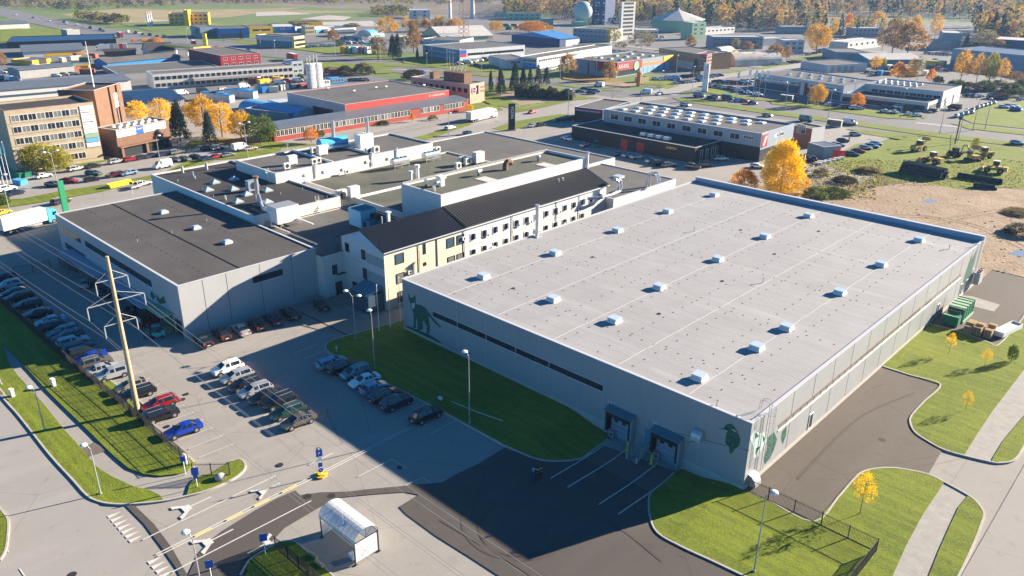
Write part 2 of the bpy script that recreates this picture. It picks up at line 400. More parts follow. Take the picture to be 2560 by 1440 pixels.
M('metal_roof_dark', (.062, .062, .062), .5, var=.1, kind='riby', scale=.72)
M('sky_panel', (.42, .50, .60), .5)
M('orange_brown', (.40, .22, .10), .7, var=.08, scale=.3)
M('arch_roof', (.50, .45, .40), .7, var=.3, scale=.12)
M('dome_grey', (.33, .42, .42), .6, var=.08, scale=.1)
M('lorry_blue', (.08, .38, .50), .4, coat=.4)
M('silver_body', (.60, .60, .58), .4)
M('black_pipe', (.014, .02, .032), .5)
M('polycarb', (.70, .72, .74), .25, alpha=.72)
M('mast_paint', (.20, .10, .09), .7)

M('dry_field', (.26, .21, .10), .95, kind='field', col2=(.36, .28, .16))
M('heath', (.15, .12, .085), .95, kind='field', col2=(.24, .19, .14))
M('leaf_wood', (.58, .40, .17), .8, kind='leaf', col2=(.36, .27, .14), scale=.1)
M('seam', (.5, .49, .49), .6)
M('litter', (.30, .17, .03), .95, kind='earth', col2=(.12, .12, .03))
M('leaf_dry', (.30, .23, .09), .9, kind='leaf', col2=(.16, .15, .05), scale=.4)
M('rut', (.22, .165, .115), .95, kind='earth', col2=(.33, .25, .17))
# ------------------------------------------------------------------ ground
G = lambda *a: [W(p) for p in a]
sheet('ground', [G((-9000, -300), (6000, -300), (6000, 14000), (-9000, 14000))], 'field', -.30)
sheet('meadow', [G((-1400, 150), (300, 150), (500, 620), (-200, 760), (-520, 900), (-900, 620), (-1400, 520))], 'grass_far', -.24)
sheet('meadow_far_right', [G((-420, 700), (-60, 560), (300, 640), (300, 900), (-300, 1150))], 'field_green', -.22)
# big paved yards
sheet('yard_ground', [G((-330, -120), (60, -120), (60, 190), (-95, 190), (-95, 300), (-226, 292), (-240, 200), (-330, 200))], 'asphalt_old', -.06)
sheet('industrial_yard', [
    G((-640, 120), (-300, 60), (-262, 120), (-262, 252), (-400, 262), (-640, 245)),
    [(560, 96), (900, 118), (1120, 138), (1280, 156), (1330, 175), (1450, 160), (1700, 190), (1900, 170), (2560, 300), (2560, 60), (1900, 60), (1500, 45), (1270, 30), (1020, 40), (700, 62), (520, 70)],
    G((-230, 332), (-60, 338), (-60, 420), (-240, 460)),
    [(2280, 300), (2400, 295), (2560, 250), (2560, 200), (2300, 190)]], 'asphalt_far', -.14)
sheet('yard_by_black_building', [G((-204, 165), (-92, 158), (-78, 175), (-76, 282), (-205, 288))], 'asphalt_old', -.02)
# avenue and streets
sheet('avenue', [[(560, 96), (640, 116), (760, 128), (900, 143), (1010, 158), (1130, 173), (1290, 187), (1400, 199), (1500, 213), (1600, 226), (1680, 234), (1920, 252), (2130, 271), (2300, 290), (2560, 318), (2650, 330),
    (2650, 392), (2560, 376), (2400, 355), (2280, 342), (2120, 322), (1960, 300), (1760, 276), (1600, 262), (1500, 250), (1300, 222), (1100, 193), (900, 171), (760, 152), (640, 138), (560, 122)]], 'asphalt_far', -.08)
sheet('highway', [band([(-60, 18), (0, 27), (80, 46), (160, 62), (260, 82), (360, 94), (470, 104), (580, 116)], 34)[i] for i in range(7)], 'asphalt_far', -.02)
sheet('slip_road', [b for L in (
    band([(345, 80), (330, 92), (390, 100), (480, 96), (620, 88), (760, 84)], 7),
    band([(20, 45), (100, 60), (180, 75), (230, 82)], 4)) for b in L], 'pale_earth', -.12)
sheet('street', [q for L in (band(G((-190, -60), (-195, 30), (-202, 70), (-212, 95), (-216, 140), (-216, 200), (-211, 250), (-204, 310)), 13),
    band([(1655, 232), (1790, 192), (1900, 178), (2100, 150), (2200, 128)], 13), band([(1130, 180), (960, 172), (800, 158)], 5),
    band([(1900, 168), (1700, 130), (1500, 108)], 8)) for q in L], 'asphalt_road', -.015)
sheet('near_street', [G((-330, 3), (60, 3), (60, 20.6), (-330, 20.6))], 'asphalt_road', 0)
sheet('side_street', [G((-8, -80), (12, -80), (8, 210), (-12, 210)), ], 'asphalt_road', 0.004)
GRASS = {
 'verge_by_street': [(0, 985), (50, 1042), (78, 1080), (125, 1137), (180, 1197), (215, 1236), (240, 1251), (275, 1259), (325, 1260), (409, 1252), (400, 1240), (375, 1227), (332, 1217), (275, 1190), (240, 1167), (217, 1137), (190, 1107), (165, 1080), (110, 1012), (45, 940), (20, 905), W((-135, 25.6)), W((-330, 25)), W((-330, 21.3)), W((-135, 21.2))],
 'lawn_along_fence': [(-10, 842), (32, 886), (70, 925), (120, 980), (175, 1034), (225, 1082), (270, 1127), (295, 1150), (322, 1172), (362, 1187), (400, 1191), (445, 1186), (470, 1178), (488, 1157), (460, 1130), (395, 1080), (370, 1060), W((-101.5, 33)), W((-115, 32.3)), W((-153, 31.6)), W((-330, 31)), W((-330, 26.5)), W((-145, 27))],
 'gate_island': [(467, 1240), (475, 1212), (487, 1197), (530, 1183), (577, 1155), (600, 1150), (611, 1160), (610, 1175), (587, 1195), (540, 1218), (500, 1232)],
 'corner_lawn': [(-5, 1266), (15, 1290), (21, 1305), (21, 1330), (15, 1375), (0, 1402), (-60, 1430), (-120, 1400), (-100, 1280)],
 'shelter_lawn': [(600, 1500), (622, 1405), (640, 1390), (690, 1362), (720, 1355), (742, 1359), (785, 1395), (822, 1430), (860, 1470), (900, 1520)],
 'front_lawn': [(815, 867), (825, 855), (865, 842), (890, 835), (950, 818), (1008, 802), W((-94.3, 73.2)), W((-60, 73.2)), W((-52.9, 73.2)), (1524, 1095), (1490, 1120), (1455, 1145), (1425, 1151), (1385, 1153), (1340, 1147), (1300, 1131), (1262, 1114), (1200, 1080), (1102, 1027), (1040, 995), (975, 962), (900, 920), (830, 885), (817, 876)],
 'corner_bank': [W((-40.4, 73.2)), (1690, 1180), (1660, 1205), (1632, 1230), (1623, 1250), (1626, 1292), (1645, 1332), (1705, 1367), (1780, 1402), (1860, 1440), (1990, 1500), W((-20, 66)), (2210, 1500), (2232, 1440), (2265, 1365), (2307, 1287), (2345, 1230), (2360, 1207), (2320, 1188), (2270, 1177), (2232, 1172), (2195, 1172), (2157, 1181), (2132, 1202), (2095, 1245), (2034, 1306), (1920, 1252), (1870, 1228), W((-32.5, 73.3))],
 'strip_by_side_street': [(2420, 1240), (2440, 1256), (2451, 1269), (2459, 1287), (2452, 1312), (2435, 1357), (2410, 1412), (2396, 1440), (2370, 1500), (2300, 1500), (2322, 1440), (2345, 1382), (2370, 1325), (2395, 1270)],
 'lawn_right_of_warehouse': [ (2280, 940), (2351, 962), (2310, 1005), (2279, 1040), (2277, 1060), (2290, 1082), (2320, 1103), (2357, 1123), (2410, 1139), (2447, 1080), (2480, 1030), (2560, 925), W((-12.5, 152)), (2560, 788), (2548, 806), (2496, 862), (2470, 855), (2392, 828), W((-32.6, 136.7)), W((-32.6, 115.9))],
 'path_side_strip': [(2525, 1082), (2507, 1104), (2482, 1145), (2479, 1154), (2502, 1157), (2532, 1152), (2550, 1133), (2562, 1110), W((-8.5, 112)), W((-9, 170)), W((-11, 170))],
}
for nm, poly in GRASS.items():
    sheet(nm, [poly], 'grass', 0.0, kind='structure', h=.11)
kerbs('kerb', [
 [W((-330, 21.1)), W((-135, 21.0)), (0, 986), (50, 1043), (125, 1138), (180, 1198), (215, 1237), (240, 1252), (275, 1260), (325, 1261), (409, 1253), (467, 1241)],
 [(467, 1241), (500, 1233), (540, 1219), (587, 1196), (610, 1176), (612, 1160), (600, 1149), (577, 1154)],
 [(-5, 1266), (15, 1290), (21, 1305), (21, 1330), (15, 1375), (0, 1402)],
 [(600, 1440), (622, 1404), (640, 1390), (690, 1361), (720, 1354), (742, 1358), (785, 1395), (822, 1430), (860, 1470)],
 [(1008, 801), (950, 817), (890, 834), (865, 841), (825, 854), (814, 867), (818, 877), (830, 886), (900, 921), (975, 963), (1040, 996), (1102, 1028), (1200, 1081), (1262, 1115), (1300, 1132), (1340, 1148), (1385, 1154), (1425, 1152), (1455, 1146), (1490, 1121), (1520, 1099)],
 [(1685, 1183), (1660, 1206), (1631, 1230), (1622, 1250), (1625, 1292), (1644, 1333), (1704, 1368), (1780, 1403), (1860, 1441), (1990, 1501)],
 [(1866, 1228), (1920, 1252), (2034, 1306), (2095, 1245), (2132, 1202), (2157, 1181), (2195, 1172), (2232, 1171), (2270, 1176), (2320, 1187), (2360, 1206), (2420, 1239), (2440, 1255), (2451, 1268), (2460, 1287), (2453, 1312), (2436, 1357), (2411, 1412), (2397, 1440), (2371, 1500)],
 [(2207, 917), (2280, 940), (2351, 962), (2310, 1005), (2279, 1040), (2276, 1060), (2289, 1083), (2320, 1104), (2357, 1124), (2410, 1140), (2479, 1156), (2502, 1158), (2532, 1153), (2550, 1134), (2563, 1110)],
 [(2318, 810), (2392, 828), (2470, 856), (2496, 863), (2549, 806), (2562, 786)],
 [(487, 1158), (460, 1131), (395, 1081), W((-101, 33.2)), W((-115, 32.5)), W((-153, 31.8))]])
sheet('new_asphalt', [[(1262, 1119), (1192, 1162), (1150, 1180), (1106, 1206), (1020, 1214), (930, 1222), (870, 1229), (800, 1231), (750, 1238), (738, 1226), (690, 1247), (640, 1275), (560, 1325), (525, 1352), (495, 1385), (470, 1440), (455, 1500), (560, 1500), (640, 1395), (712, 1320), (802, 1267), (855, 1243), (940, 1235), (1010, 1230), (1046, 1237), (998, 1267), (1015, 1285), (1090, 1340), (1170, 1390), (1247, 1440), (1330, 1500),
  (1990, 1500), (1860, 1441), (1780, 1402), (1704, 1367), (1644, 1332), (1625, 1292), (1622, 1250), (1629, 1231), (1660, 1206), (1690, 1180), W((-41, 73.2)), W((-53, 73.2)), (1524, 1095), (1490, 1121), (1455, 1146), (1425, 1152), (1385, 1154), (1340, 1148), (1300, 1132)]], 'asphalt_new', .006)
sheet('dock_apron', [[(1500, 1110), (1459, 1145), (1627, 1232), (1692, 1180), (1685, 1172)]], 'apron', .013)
sheet('dock_slab', [[W((-53, 73.2)), (1529, 1094), (1500, 1111), (1686, 1178), W((-40.6, 73.2))]], 'concrete', .02)
sheet('side_yard', [[W((-32.5, 73.2)), (1866, 1228), (1920, 1252), (2034, 1306), (2095, 1245), (2132, 1202), (2157, 1181), (2195, 1172), (2232, 1171), (2270, 1176), (2320, 1187), (2357, 1123), (2320, 1103), (2289, 1083), (2276, 1060), (2279, 1040), (2310, 1005), (2351, 962), (2280, 940), W((-32.6, 115.7))]], 'asphalt_brown', .006)
sheet('back_yard', [[W((-32.5, 136.9)), (2392, 828), (2496, 863), (2562, 786), W((-22, 175)), W((-32.5, 173))]], 'asphalt_brown', .006)
sheet('yard_slab', [[(2398, 738), (2430, 741), (2500, 762), (2485, 779), (2400, 757)]], 'concrete', .014)
sheet('repaired_strip', [[(315, 1265), (335, 1262), (385, 1310), (430, 1370), (470, 1440), (500, 1500), (480, 1500), (440, 1420), (405, 1370), (360, 1310)]], 'asphalt_new', .009)
sheet('patched_asphalt', [[(203, 1122), (235, 1106), (258, 1120), (268, 1126), (222, 1141)]], 'apron', .006)
sheet('paved_forecourt', [G((-115.6, 60), (-98.7, 64.8), (-98.3, 66.6), (-96.8, 73), (-94.3, 73.4), (-94.3, 80), (-101.9, 80), (-101.9, 75.8), (-115.6, 75.8))], 'paving', .006)
sheet('paths', [[(2360, 1207), (2345, 1230), (2307, 1287), (2265, 1365), (2232, 1440), (2210, 1500), (2300, 1500), (2322, 1440), (2345, 1382), (2370, 1325), (2395, 1270), (2420, 1240)],
   [(2410, 1139), (2447, 1080), (2480, 1030), (2560, 925), W((-12.5, 170)), W((-11, 170)), (2525, 1082), (2507, 1104), (2480, 1155)]], 'concrete', .008)
# waste ground behind the warehouse, machine park, verges of the avenue
sheet('waste_ground', [G((-95, 162), (-30, 162), (-12, 175), (20, 175), (20, 300), (-78, 300), (-78, 190), (-95, 178))], 'grass_rough', .0)
sheet('machine_lawn', [[(2060, 408), (2140, 360), (2300, 345), (2700, 395), (2700, 470), (2560, 468), (2330, 470), (2230, 440), (2120, 432)]], 'grass', .03)
sheet('sand_lot', [[(1890, 480), (2010, 490), (2080, 500), (2140, 488), (2190, 468), (2290, 455), (2420, 478), (2480, 470), (2640, 480), (2660, 760), (2560, 704), W((-22, 173)), W((-32.4, 173)), W((-32.4, 162.6)), W((-92, 162.6))]], 'sand', .06)
sheet('puddle', [[(2520, 634), (2545, 626), (2600, 622), (2600, 640), (2550, 642)], [(2300, 505), (2320, 499), (2345, 502), (2325, 507)]], 'water', .075)
VERGES = [
 [(1378, 208), (1455, 215), (1562, 228), (1490, 226), (1400, 214)],
 [(1680, 244), (1750, 250), (1920, 275), (2132, 303), (2300, 326), (2420, 342), (2700, 372), (2700, 384), (2420, 352), (2300, 337), (2120, 311), (1920, 285), (1700, 253)],
 [(2115, 322), (2160, 325), (2320, 341), (2440, 356), (2700, 390), (2700, 400), (2440, 372), (2300, 356), (2160, 335)],
 [(900, 156), (1000, 160), (1100, 170), (1020, 168), (930, 164)], [(765, 150), (860, 158), (960, 166), (1000, 172), (860, 172), (780, 168)],
 [(1080, 176), (1280, 190), (1300, 200), (1160, 186), (1090, 184)], [(935, 175), (980, 174), (978, 182), (940, 184)],
 [(1000, 145), (1090, 140), (1180, 150), (1245, 178), (1180, 180), (1010, 158)], [(560, 104), (700, 118), (900, 144), (990, 142), (800, 120), (640, 104)], [(500, 88), (640, 96), (760, 98), (640, 84)],
 [(1300, 208), (1410, 220), (1430, 245), (1350, 262), (1270, 270), (1230, 262), (1180, 240), (1240, 215)],
 [(1280, 262), (1400, 250), (1450, 240), (1500, 245), (1440, 250), (1330, 275), (1280, 283)],
 [(1600, 195), (1700, 205), (1680, 214), (1560, 210)], [(1640, 216), (1670, 212), (1700, 214), (1670, 222)],
 [(1740, 225), (1800, 218), (1810, 228), (1850, 240), (2000, 256), (1880, 250), (1790, 236)],
 [(1920, 250), (2080, 262), (2300, 290), (2290, 299), (2220, 296), (2060, 275), (1930, 260)], [(2290, 288), (2320, 291), (2310, 297)],
 [(2390, 290), (2440, 276), (2480, 262), (2560, 252), (2700, 262), (2700, 330), (2560, 322), (2430, 308)], [(2375, 308), (2420, 310), (2700, 345), (2700, 353), (2420, 322)],
 [(1805, 182), (1850, 172), (1870, 176), (1820, 184)], [(1880, 172), (1960, 158), (1990, 158), (1900, 174)], [(1970, 148), (2060, 134), (2080, 140), (1990, 152)],
 [(0, 507), (150, 488), (280, 465), (390, 437), (415, 433), (500, 415), (540, 400), (640, 393), (700, 378), (706, 370), (640, 375), (560, 385), (470, 402), (392, 440), (270, 470), (0, 522)],
 [(0, 522), (110, 505), (260, 478), (390, 445), (390, 436), (270, 460), (150, 478), (60, 496), (0, 500)],
 [(895, 392), (900, 375), (1060, 338), (1175, 302), (1178, 312), (1060, 352), (960, 378)], [(1180, 262), (1240, 262), (1258, 275), (1180, 290)],
 [(715, 378), (780, 368), (800, 376), (740, 381)], [(1230, 322), (1280, 305), (1400, 285), (1440, 290), (1300, 320), (1270, 328)],
 [(430, 395), (480, 350), (640, 352), (800, 362), (700, 372), (600, 368), (520, 355), (470, 372)], [(80, 425), (265, 394), (270, 402), (215, 412), (110, 430)], [(0, 70), (180, 74), (160, 96), (0, 105)],
]
sheet('grass_verge', VERGES, 'grass', .05)
sheet('far_grass', [[(0, 42), (90, 54), (200, 80), (280, 100), (380, 100), (380, 90), (250, 72), (120, 48), (0, 34)], [(380, 78), (480, 66), (640, 64), (800, 40), (900, 30), (520, 45), (300, 60)]], 'grass_far', -.05)
sheet('dirt_verge', [[(1440, 210), (1530, 202), (1600, 208), (1580, 218), (1500, 212)], [(1230, 232), (1290, 225), (1380, 225), (1430, 250), (1300, 262)]], 'sand', .06)
sheet('heath', [[(-200, 20), (0, 16), (300, 10), (640, 12), (1260, 36), (1260, -60), (-200, -60)], [(1000, 48), (1270, 60), (1270, 30), (900, 24)]], 'heath', -.2)
sheet('dry_field', [[(150, 36), (300, 20), (420, 24), (640, 22), (760, 18), (560, 44), (440, 54), (260, 58)], [(540, 30), (700, 24), (960, 30), (640, 34)]], 'dry_field', -.17)
sheet('bare_field', [[(640, 30), (700, 28), (880, 42), (860, 50), (640, 45)], [(780, 55), (930, 52), (950, 66), (800, 62)], [(370, 48), (430, 50), (420, 58), (360, 56)]], 'pale_earth', -.15)
sheet('gravel_strip', [[(620, 395), (900, 350), (1150, 305), (1160, 296), (1000, 322), (860, 345), (680, 375), (600, 380)]], 'gravel', .045)
# ------------------------------------------------------------------ painted markings
def dashes(name, segs, wd, m='paint_white', z=.022):
    polys = []
    for a, b in segs:
        a = pt(a); b = pt(b); d = (b-a).normalized(); n = Vector((-d.y, d.x, 0))*wd/2
        polys.append([W(a+n), W(b+n), W(b-n), W(a-n)])
    return sheet(name, polys, m, z)
dashes('painted_line', [(W((-69.95, 21.6)), W((-69.95, 60))), (W((-70.35, 21.6)), W((-70.35, 60))), (W((-73.5, 21.6)), W((-73.5, 37.2))), (W((-66.7, 21.6)), W((-66.5, 37.5))), (W((-72.6, 41.2)), W((-72.6, 44.6)))], .15)
dashes('bay_line', [(W((x, 32.6 if x > -104 else 32.3)), W((x+.2, 37.1))) for x in [-83.4-2.68*i for i in range(27)]] +
  [(W((-81.0-2.68*i, 42.6)), W((-81.2-2.68*i, 48))) for i in range(9)] + [(W((-67.2-2.68*i, 55.8)), W((-67.4-2.68*i, 60.3-.0*i))) for i in range(13)] +
  [((420, 790), (455, 775)), ((195, 700), (230, 690)), ((210, 608), (320, 672))], .11)
dashes('box_marking', [((895, 1192), (979, 1149)), ((979, 1149), (1017, 1172)), ((1012, 1214), (1055, 1195)), ((1055, 1195), (1074, 1206))], .1)
dashes('dock_line', [((1376, 1197), (1525, 1102)), ((1419, 1219), (1567, 1123)), ((1497, 1262), (1643, 1159)), ((1545, 1287), (1688, 1181))], .16, z=.03)
dashes('yellow_marking', [(W((-70.15, y)), W((-70.15, y+1.9))) for y in (25.6, 29.2, 32.5, 36)], .42, 'paint_yellow', .027)
dashes('street_dash', [(W((x, 11.3)), W((x+2.6, 11.3))) for x in range(-150, 20, 6)] + [(W((-3.2+.0*y, y)), W((-3.2, y+3.2))) for y in range(60, 180, 6)] + [(W((-2.2, 60)), W((-2.2, 75)))], .12)
def tri(a, b, w): a = Vector(a); b = Vector(b); return [W((a.x-w, a.y)), W((a.x+w, a.y)), W((b.x, b.y))]
sheet('give_way_teeth', [tri((-79.8+.93*i, 20.5), (-79.8+.93*i, 21.9), .3) for i in range(7)] + [tri((-69.6+.93*i, 20.5), (-69.6+.93*i, 21.9), .3) for i in range(4)], 'paint_white', .022)
def arrow(x, y, s):                       # a turn arrow lying along y
    p = lambda u, v: W((x+u*s, y+v*s))
    return [[p(-.09, 4.2), p(.09, 4.2), p(.09, 1.8), p(-.09, 1.8)], [p(-.5, 1.8), p(.5, 1.8), p(.5, .9), p(-.5, .9)], [p(-.5, .9), p(-.5, 1.5), p(-1.5, .2), p(-.9, .1)], [p(.5, .9), p(.5, 1.5), p(1.5, .2), p(.9, .1)]]
sheet('turn_arrow', arrow(-75.2, 25.8, 1)+arrow(-68.3, 24.8, 1)+arrow(-71.9, 33.5, .8)+arrow(-63.8, 31.5, -.8), 'paint_white', .022)
sheet('zebra_crossing', [[W((-99+i*1.1, 326.5+i*.2)), W((-98.4+i*1.1, 326.5+i*.2)), W((-97.6+i*1.1, 330+i*.2)), W((-98.2+i*1.1, 330+i*.2))] for i in range(14)] + [[W((-213+i*1.1, 317)), W((-212.4+i*1.1, 317)), W((-212.4+i*1.1, 321)), W((-213+i*1.1, 321))] for i in range(12)], 'paint_white', -.03)
dashes('lane_dash', [(W((-290+i*8, 299.5-(max(0, -200-(-290+i*8))*.06))), W((-287+i*8, 299.5-(max(0, -200-(-290+i*8))*.06)))) for i in range(12)] + [(W((-190+i*8, 303+.06*i*8)), W((-187+i*8, 303.2+.06*i*8))) for i in range(24)] + [(W((-190+i*8, 320+.06*i*8)), W((-187+i*8, 320.2+.06*i*8))) for i in range(24)], .2, z=-.03)
dashes('street_centre_line', [(W((-216+.0*i, 100+i*7)), W((-216, 103+i*7))) for i in range(15)] + [(W((-214.5+i*.22, 208+i*7)), W((-214.4+i*.22, 211+i*7))) for i in range(12)], .15, z=.0)
# skid marks and the drain slot
sheet('skid_mark', [q for r, cx, cy_, a0, a1 in ((6.3, -47.5, 51.5, -30, 190), (4.4, -46.6, 50.6, -20, 190)) for q in band([W((cx+r*cos(rad(-a)), cy_+r*sin(rad(-a)))) for a in range(a0, a1, 8)], .3)], 'black_mark', .011)
sheet('drain_slot', band([(750, 780), (872, 840)], .25)+band([(755, 782), (868, 837)], .1), 'iron', .012)
mb = MB()
for px, py, r in ((828, 1240, .45), (768, 1241, .5), (700, 1162, .4), (457, 998, .35), (466, 985, .35), (180, 1437, .45), (418, 1066, .35), (998, 1169, .3), (2205, 1100, .45), (1495, 855, .01)):
    q = P(px, py); mb.tube((q.x, q.y, -.05), (q.x, q.y, .025+zt(q.x, q.y)), r, 'iron', 14)
mb.build('manhole_cover', kind='structure')

sheet('fallen_leaves', [[(1860, 470), (1930, 462), (2010, 470), (2030, 492), (2000, 497), (1900, 486)], [(500, 350), (560, 345), (640, 352), (655, 362), (560, 360)], [(1400, 190), (1450, 186), (1540, 196), (1560, 204), (1480, 206), (1410, 198)]], 'litter', .075)
sheet('tyre_tracks', [q for i, (a, b_, c) in enumerate((((1270, 1260), (1500, 1290), (1660, 1400)), ((1100, 1300), (1300, 1420), (1400, 1500)), ((2000, 1200), (2150, 1050), (2290, 985)))) for q in band(smooth_line([a, b_, c], 8), .35, (i-1)*.3)], 'black_mark', .0135)

mb = MB(); RR = random.Random(4)                     # stones and clods on the sand lot
for i in range(170):
    q = P(RR.uniform(2080, 2560), RR.uniform(498, 690)); r = RR.uniform(.08, .3)
    if q.x < -30 and q.y < 164: continue
    mb.ball((q.x, q.y, .08), r, RR.choice(['sand', 'gravel', 'rut']), 6, 4, .6)
mb.build('loose_stones', kind='stuff', label='loose stones and clods scattered over the sand lot')
sheet('wheel_ruts', [q for i, L in enumerate(([(2120, 560), (2250, 540), (2420, 560), (2560, 620)], [(2200, 610), (2330, 560), (2480, 530), (2560, 520)], [(2330, 680), (2400, 600), (2560, 560)])) for o_ in (-.9, .9) for q in band(smooth_line(L, 6), .45, o_)], 'rut', .09)
# ------------------------------------------------------------------ shared building pieces (local frame: x along the front wall, y going back, z up)
_mesh = {}
def cached(key, fn):
    if key not in _mesh: _mesh[key] = fn()
    return _mesh[key]
def win_mesh(w_, h_, fr='frame_white', gl='glass', d=.08, mull=1, name='window'):
    def mk():
        mb = MB(); t = min(.09, h_*.16)
        mb.box(-w_/2, -.02, 0, w_/2, .05, h_, gl)
        mb.box(-w_/2-t, -d, -t, w_/2+t, .04, 0, fr); mb.box(-w_/2-t, -d, h_, w_/2+t, .04, h_+t, fr)
        mb.box(-w_/2-t, -d, 0, -w_/2, .04, h_, fr); mb.box(w_/2, -d, 0, w_/2+t, .04, h_, fr)
        for i in range(1, mull+1): x = -w_/2+w_*i/(mull+1); mb.box(x-.03, -.05, 0, x+.03, .03, h_, fr)
        return mb.mesh(name)
    return cached(('win', round(w_, 2), round(h_, 2), fr, gl, mull, name), mk)
SIDE = {'F': 0., 'R': pi/2, 'B': pi, 'L': -pi/2}
def wall_at(s, u, z, W_, D_, off=.012):          # location on a wall: F = y 0, R = x W, B = y D, L = x 0
    return {'F': (u, -off, z), 'R': (W_+off, u, z), 'B': (u, D_+off, z), 'L': (-off, u, z)}[s], SIDE[s]
def windows(root, s, us, z, w_, h_, W_, D_, fr='frame_white', gl='glass', mull=1, name='window', off=.012):
    me = win_mesh(w_, h_, fr, gl, mull=mull, name=name)
    for u in us:
        l, r = wall_at(s, u, z, W_, D_, off); inst(name, me, root, l, r)
def spread(a, b, n): return [a+(b-a)*(i+.5)/n for i in range(n)]
def shell(root, W_, D_, H, wall, roof, par=.35, cop='coping', plinth=None, floor=0., th=.3, wallname='wall', hoff=0.):
    """walls with a parapet, a roof sheet and a coping"""
    mb = MB(); z0 = floor-1.5 if floor == 0 else floor
    for a in ((0, 0, W_, th), (W_-th, th, W_, D_-th), (0, D_-th, W_, D_), (0, th, th, D_-th)): mb.box(a[0], a[1], z0, a[2], a[3], H, wall)
    mb.build(wallname, root)
    r = MB(); r.box(th, th, H-par-.25, W_-th, D_-th, H-par, roof); ro = r.build('roof', root)
    if cop:
        c = MB(); e = .06
        c.box(-e, -e, H, W_+e, th+.04, H+.06, cop); c.box(-e, D_-th-.04, H, W_+e, D_+e, H+.06, cop)
        c.box(-e, th+.04, H, th+.04, D_-th-.04, H+.06, cop); c.box(W_-th-.04, th+.04, H, W_+e, D_-th-.04, H+.06, cop); c.build('coping', root)
    if plinth:
        p = MB(); p.box(-.04, -.04, -1.5, W_+.04, D_+.04, plinth, 'plinth'); p.build('plinth', root)
    return ro
def ac_unit(kind='wall'):
    def mk():
        mb = MB(); mb.box(-.45, -.32, 0, .45, 0, .62, 'white_paint'); mb.tube((.0, -.325, .31), (.0, -.34, .31), .24, 'frame_dark', 12); return mb.mesh('air_conditioner')
    return cached('ac', mk)
# ================================================================== the big pale-roofed warehouse
WX, WY, WW, WD, WH = -94.125, 73.308, 61.444, 88.87, 9.0
wh = thing('warehouse', 'large grey warehouse with a pale flat roof and green animal murals on its walls', 'warehouse', (WX, WY, 0))
mb = MB(); th = .3
for a in ((0, 0, WW, th), (WW-th, th, WW, WD-th), (0, WD-th, WW, WD), (0, th, th, WD-th)): mb.box(a[0], a[1], .55, a[2], a[3], 8.94, 'panel_grey')
for x in (6.3, 12.9, 19.2, 25.2, 29.6, 36.6, 41, 46.9, 48, 55.2, 56.4): mb.box(x-.03, -.012, .6, x+.03, .01, 8.9, 'galv')
for i in range(15): mb.box(WW-.01, 4.6+i*5.95, .6, WW+.014, 4.66+i*5.95, 8.9, 'frame_dark')
mb.build('wall', wh)
mb = MB(); mb.box(th, th, 8.3, WW-th, WD-.9, 8.78, 'roof_light'); mb.build('roof', wh)
mb = MB(); mb.box(-.08, -.08, 8.94, WW+.08, .36, 9.02, 'coping'); mb.box(-.08, .36, 8.94, .36, WD-.9, 9.02, 'coping'); mb.box(WW-.36, .36, 8.94, WW+.08, WD-.9, 9.02, 'coping'); mb.build('coping', wh)
mb = MB(); mb.box(-.05, WD-.9, 8.3, WW+.05, WD-.0, 9.75, 'coping_shade', 'coping'); mb.build('parapet', wh)  # inner face carries the blue of its shade as colour
mb = MB(); mb.box(-.06, -.06, -1.6, WW+.06, WD+.06, .55, 'plinth'); mb.build('plinth', wh)
for x in (9.7, 20.5, 31.5, 42.2, 52.7):        # welded seams of the roof membrane, slightly wavy
    y = 1.; mb = MB()
    while y < WD-2: mb.box(x-.045+.05*sin(y), y, 8.78, x+.045+.05*sin(y), y+2.2, 8.8, 'seam'); y += 2.2
    mb.build('roof_seam', wh)
mb = MB()
for i in range(10):                            # rows of small fixings
    x = 4.6+i*5.6
    for j in range(34):
        if i % 1 == 0: mb.box(x-.065, 2.+j*2.55, 8.78, x+.065, 2.13+j*2.55, 8.84, 'frame_dark')
for j in range(5):
    for i in range(31): mb.box(1.6+i*1.93, 9.+j*17.2, 8.78, 1.73+i*1.93, 9.13+j*17.2, 8.84, 'frame_dark')
mb.build('roof_fixing', wh).__setitem__('kind', 'stuff')
for x, y in ((15.2, 10), (15.2, 30), (37, 18), (37, 36), (37, 54), (37, 72), (26, 62)): mb = MB(); mb.tube((x, y, 8.78), (x, y, 8.86), .28, 'frame_dark', 10); mb.build('roof_drain', wh)
mb = MB(); mb.box(7.4, -.03, 4.72, 40.8, .3, 5.62, 'glass')
for i in range(1, 17): mb.box(7.4+i*1.965-.04, -.05, 4.72, 7.4+i*1.965+.04, 0, 5.62, 'frame_dark')
for x in (13, 19.2, 25.2, 31.5): mb.box(x, -.055, 4.74, x+.14, 0, 5.6, 'galv')
mb.box(7.3, -.09, 4.62, 40.9, 0, 4.72, 'coping'); mb.box(7.3, -.07, 5.62, 40.9, 0, 5.7, 'coping'); mb.build('ribbon_window', wh)
mb = MB(); mb.box(WW-.3, 7.4, 4.72, WW+.03, 77, 5.42, 'glass_lit')
for i in range(1, 36): mb.box(WW, 7.4+i*1.933-.04, 4.72, WW+.05, 7.4+i*1.933+.04, 5.42, 'frame_dark')
mb.box(WW, 7.3, 4.6, WW+.12, 77.1, 4.72, 'white_paint'); mb.box(WW, 7.3, 5.42, WW+.08, 77.1, 5.5, 'brown_wall'); mb.build('ribbon_window', wh)
windows(wh, 'R', [17.2, 66.8, 79.5, 82.5], .6, 1.0, 2.1, WW, WD, fr='frame_white', gl='frame_dark', mull=0, name='door')
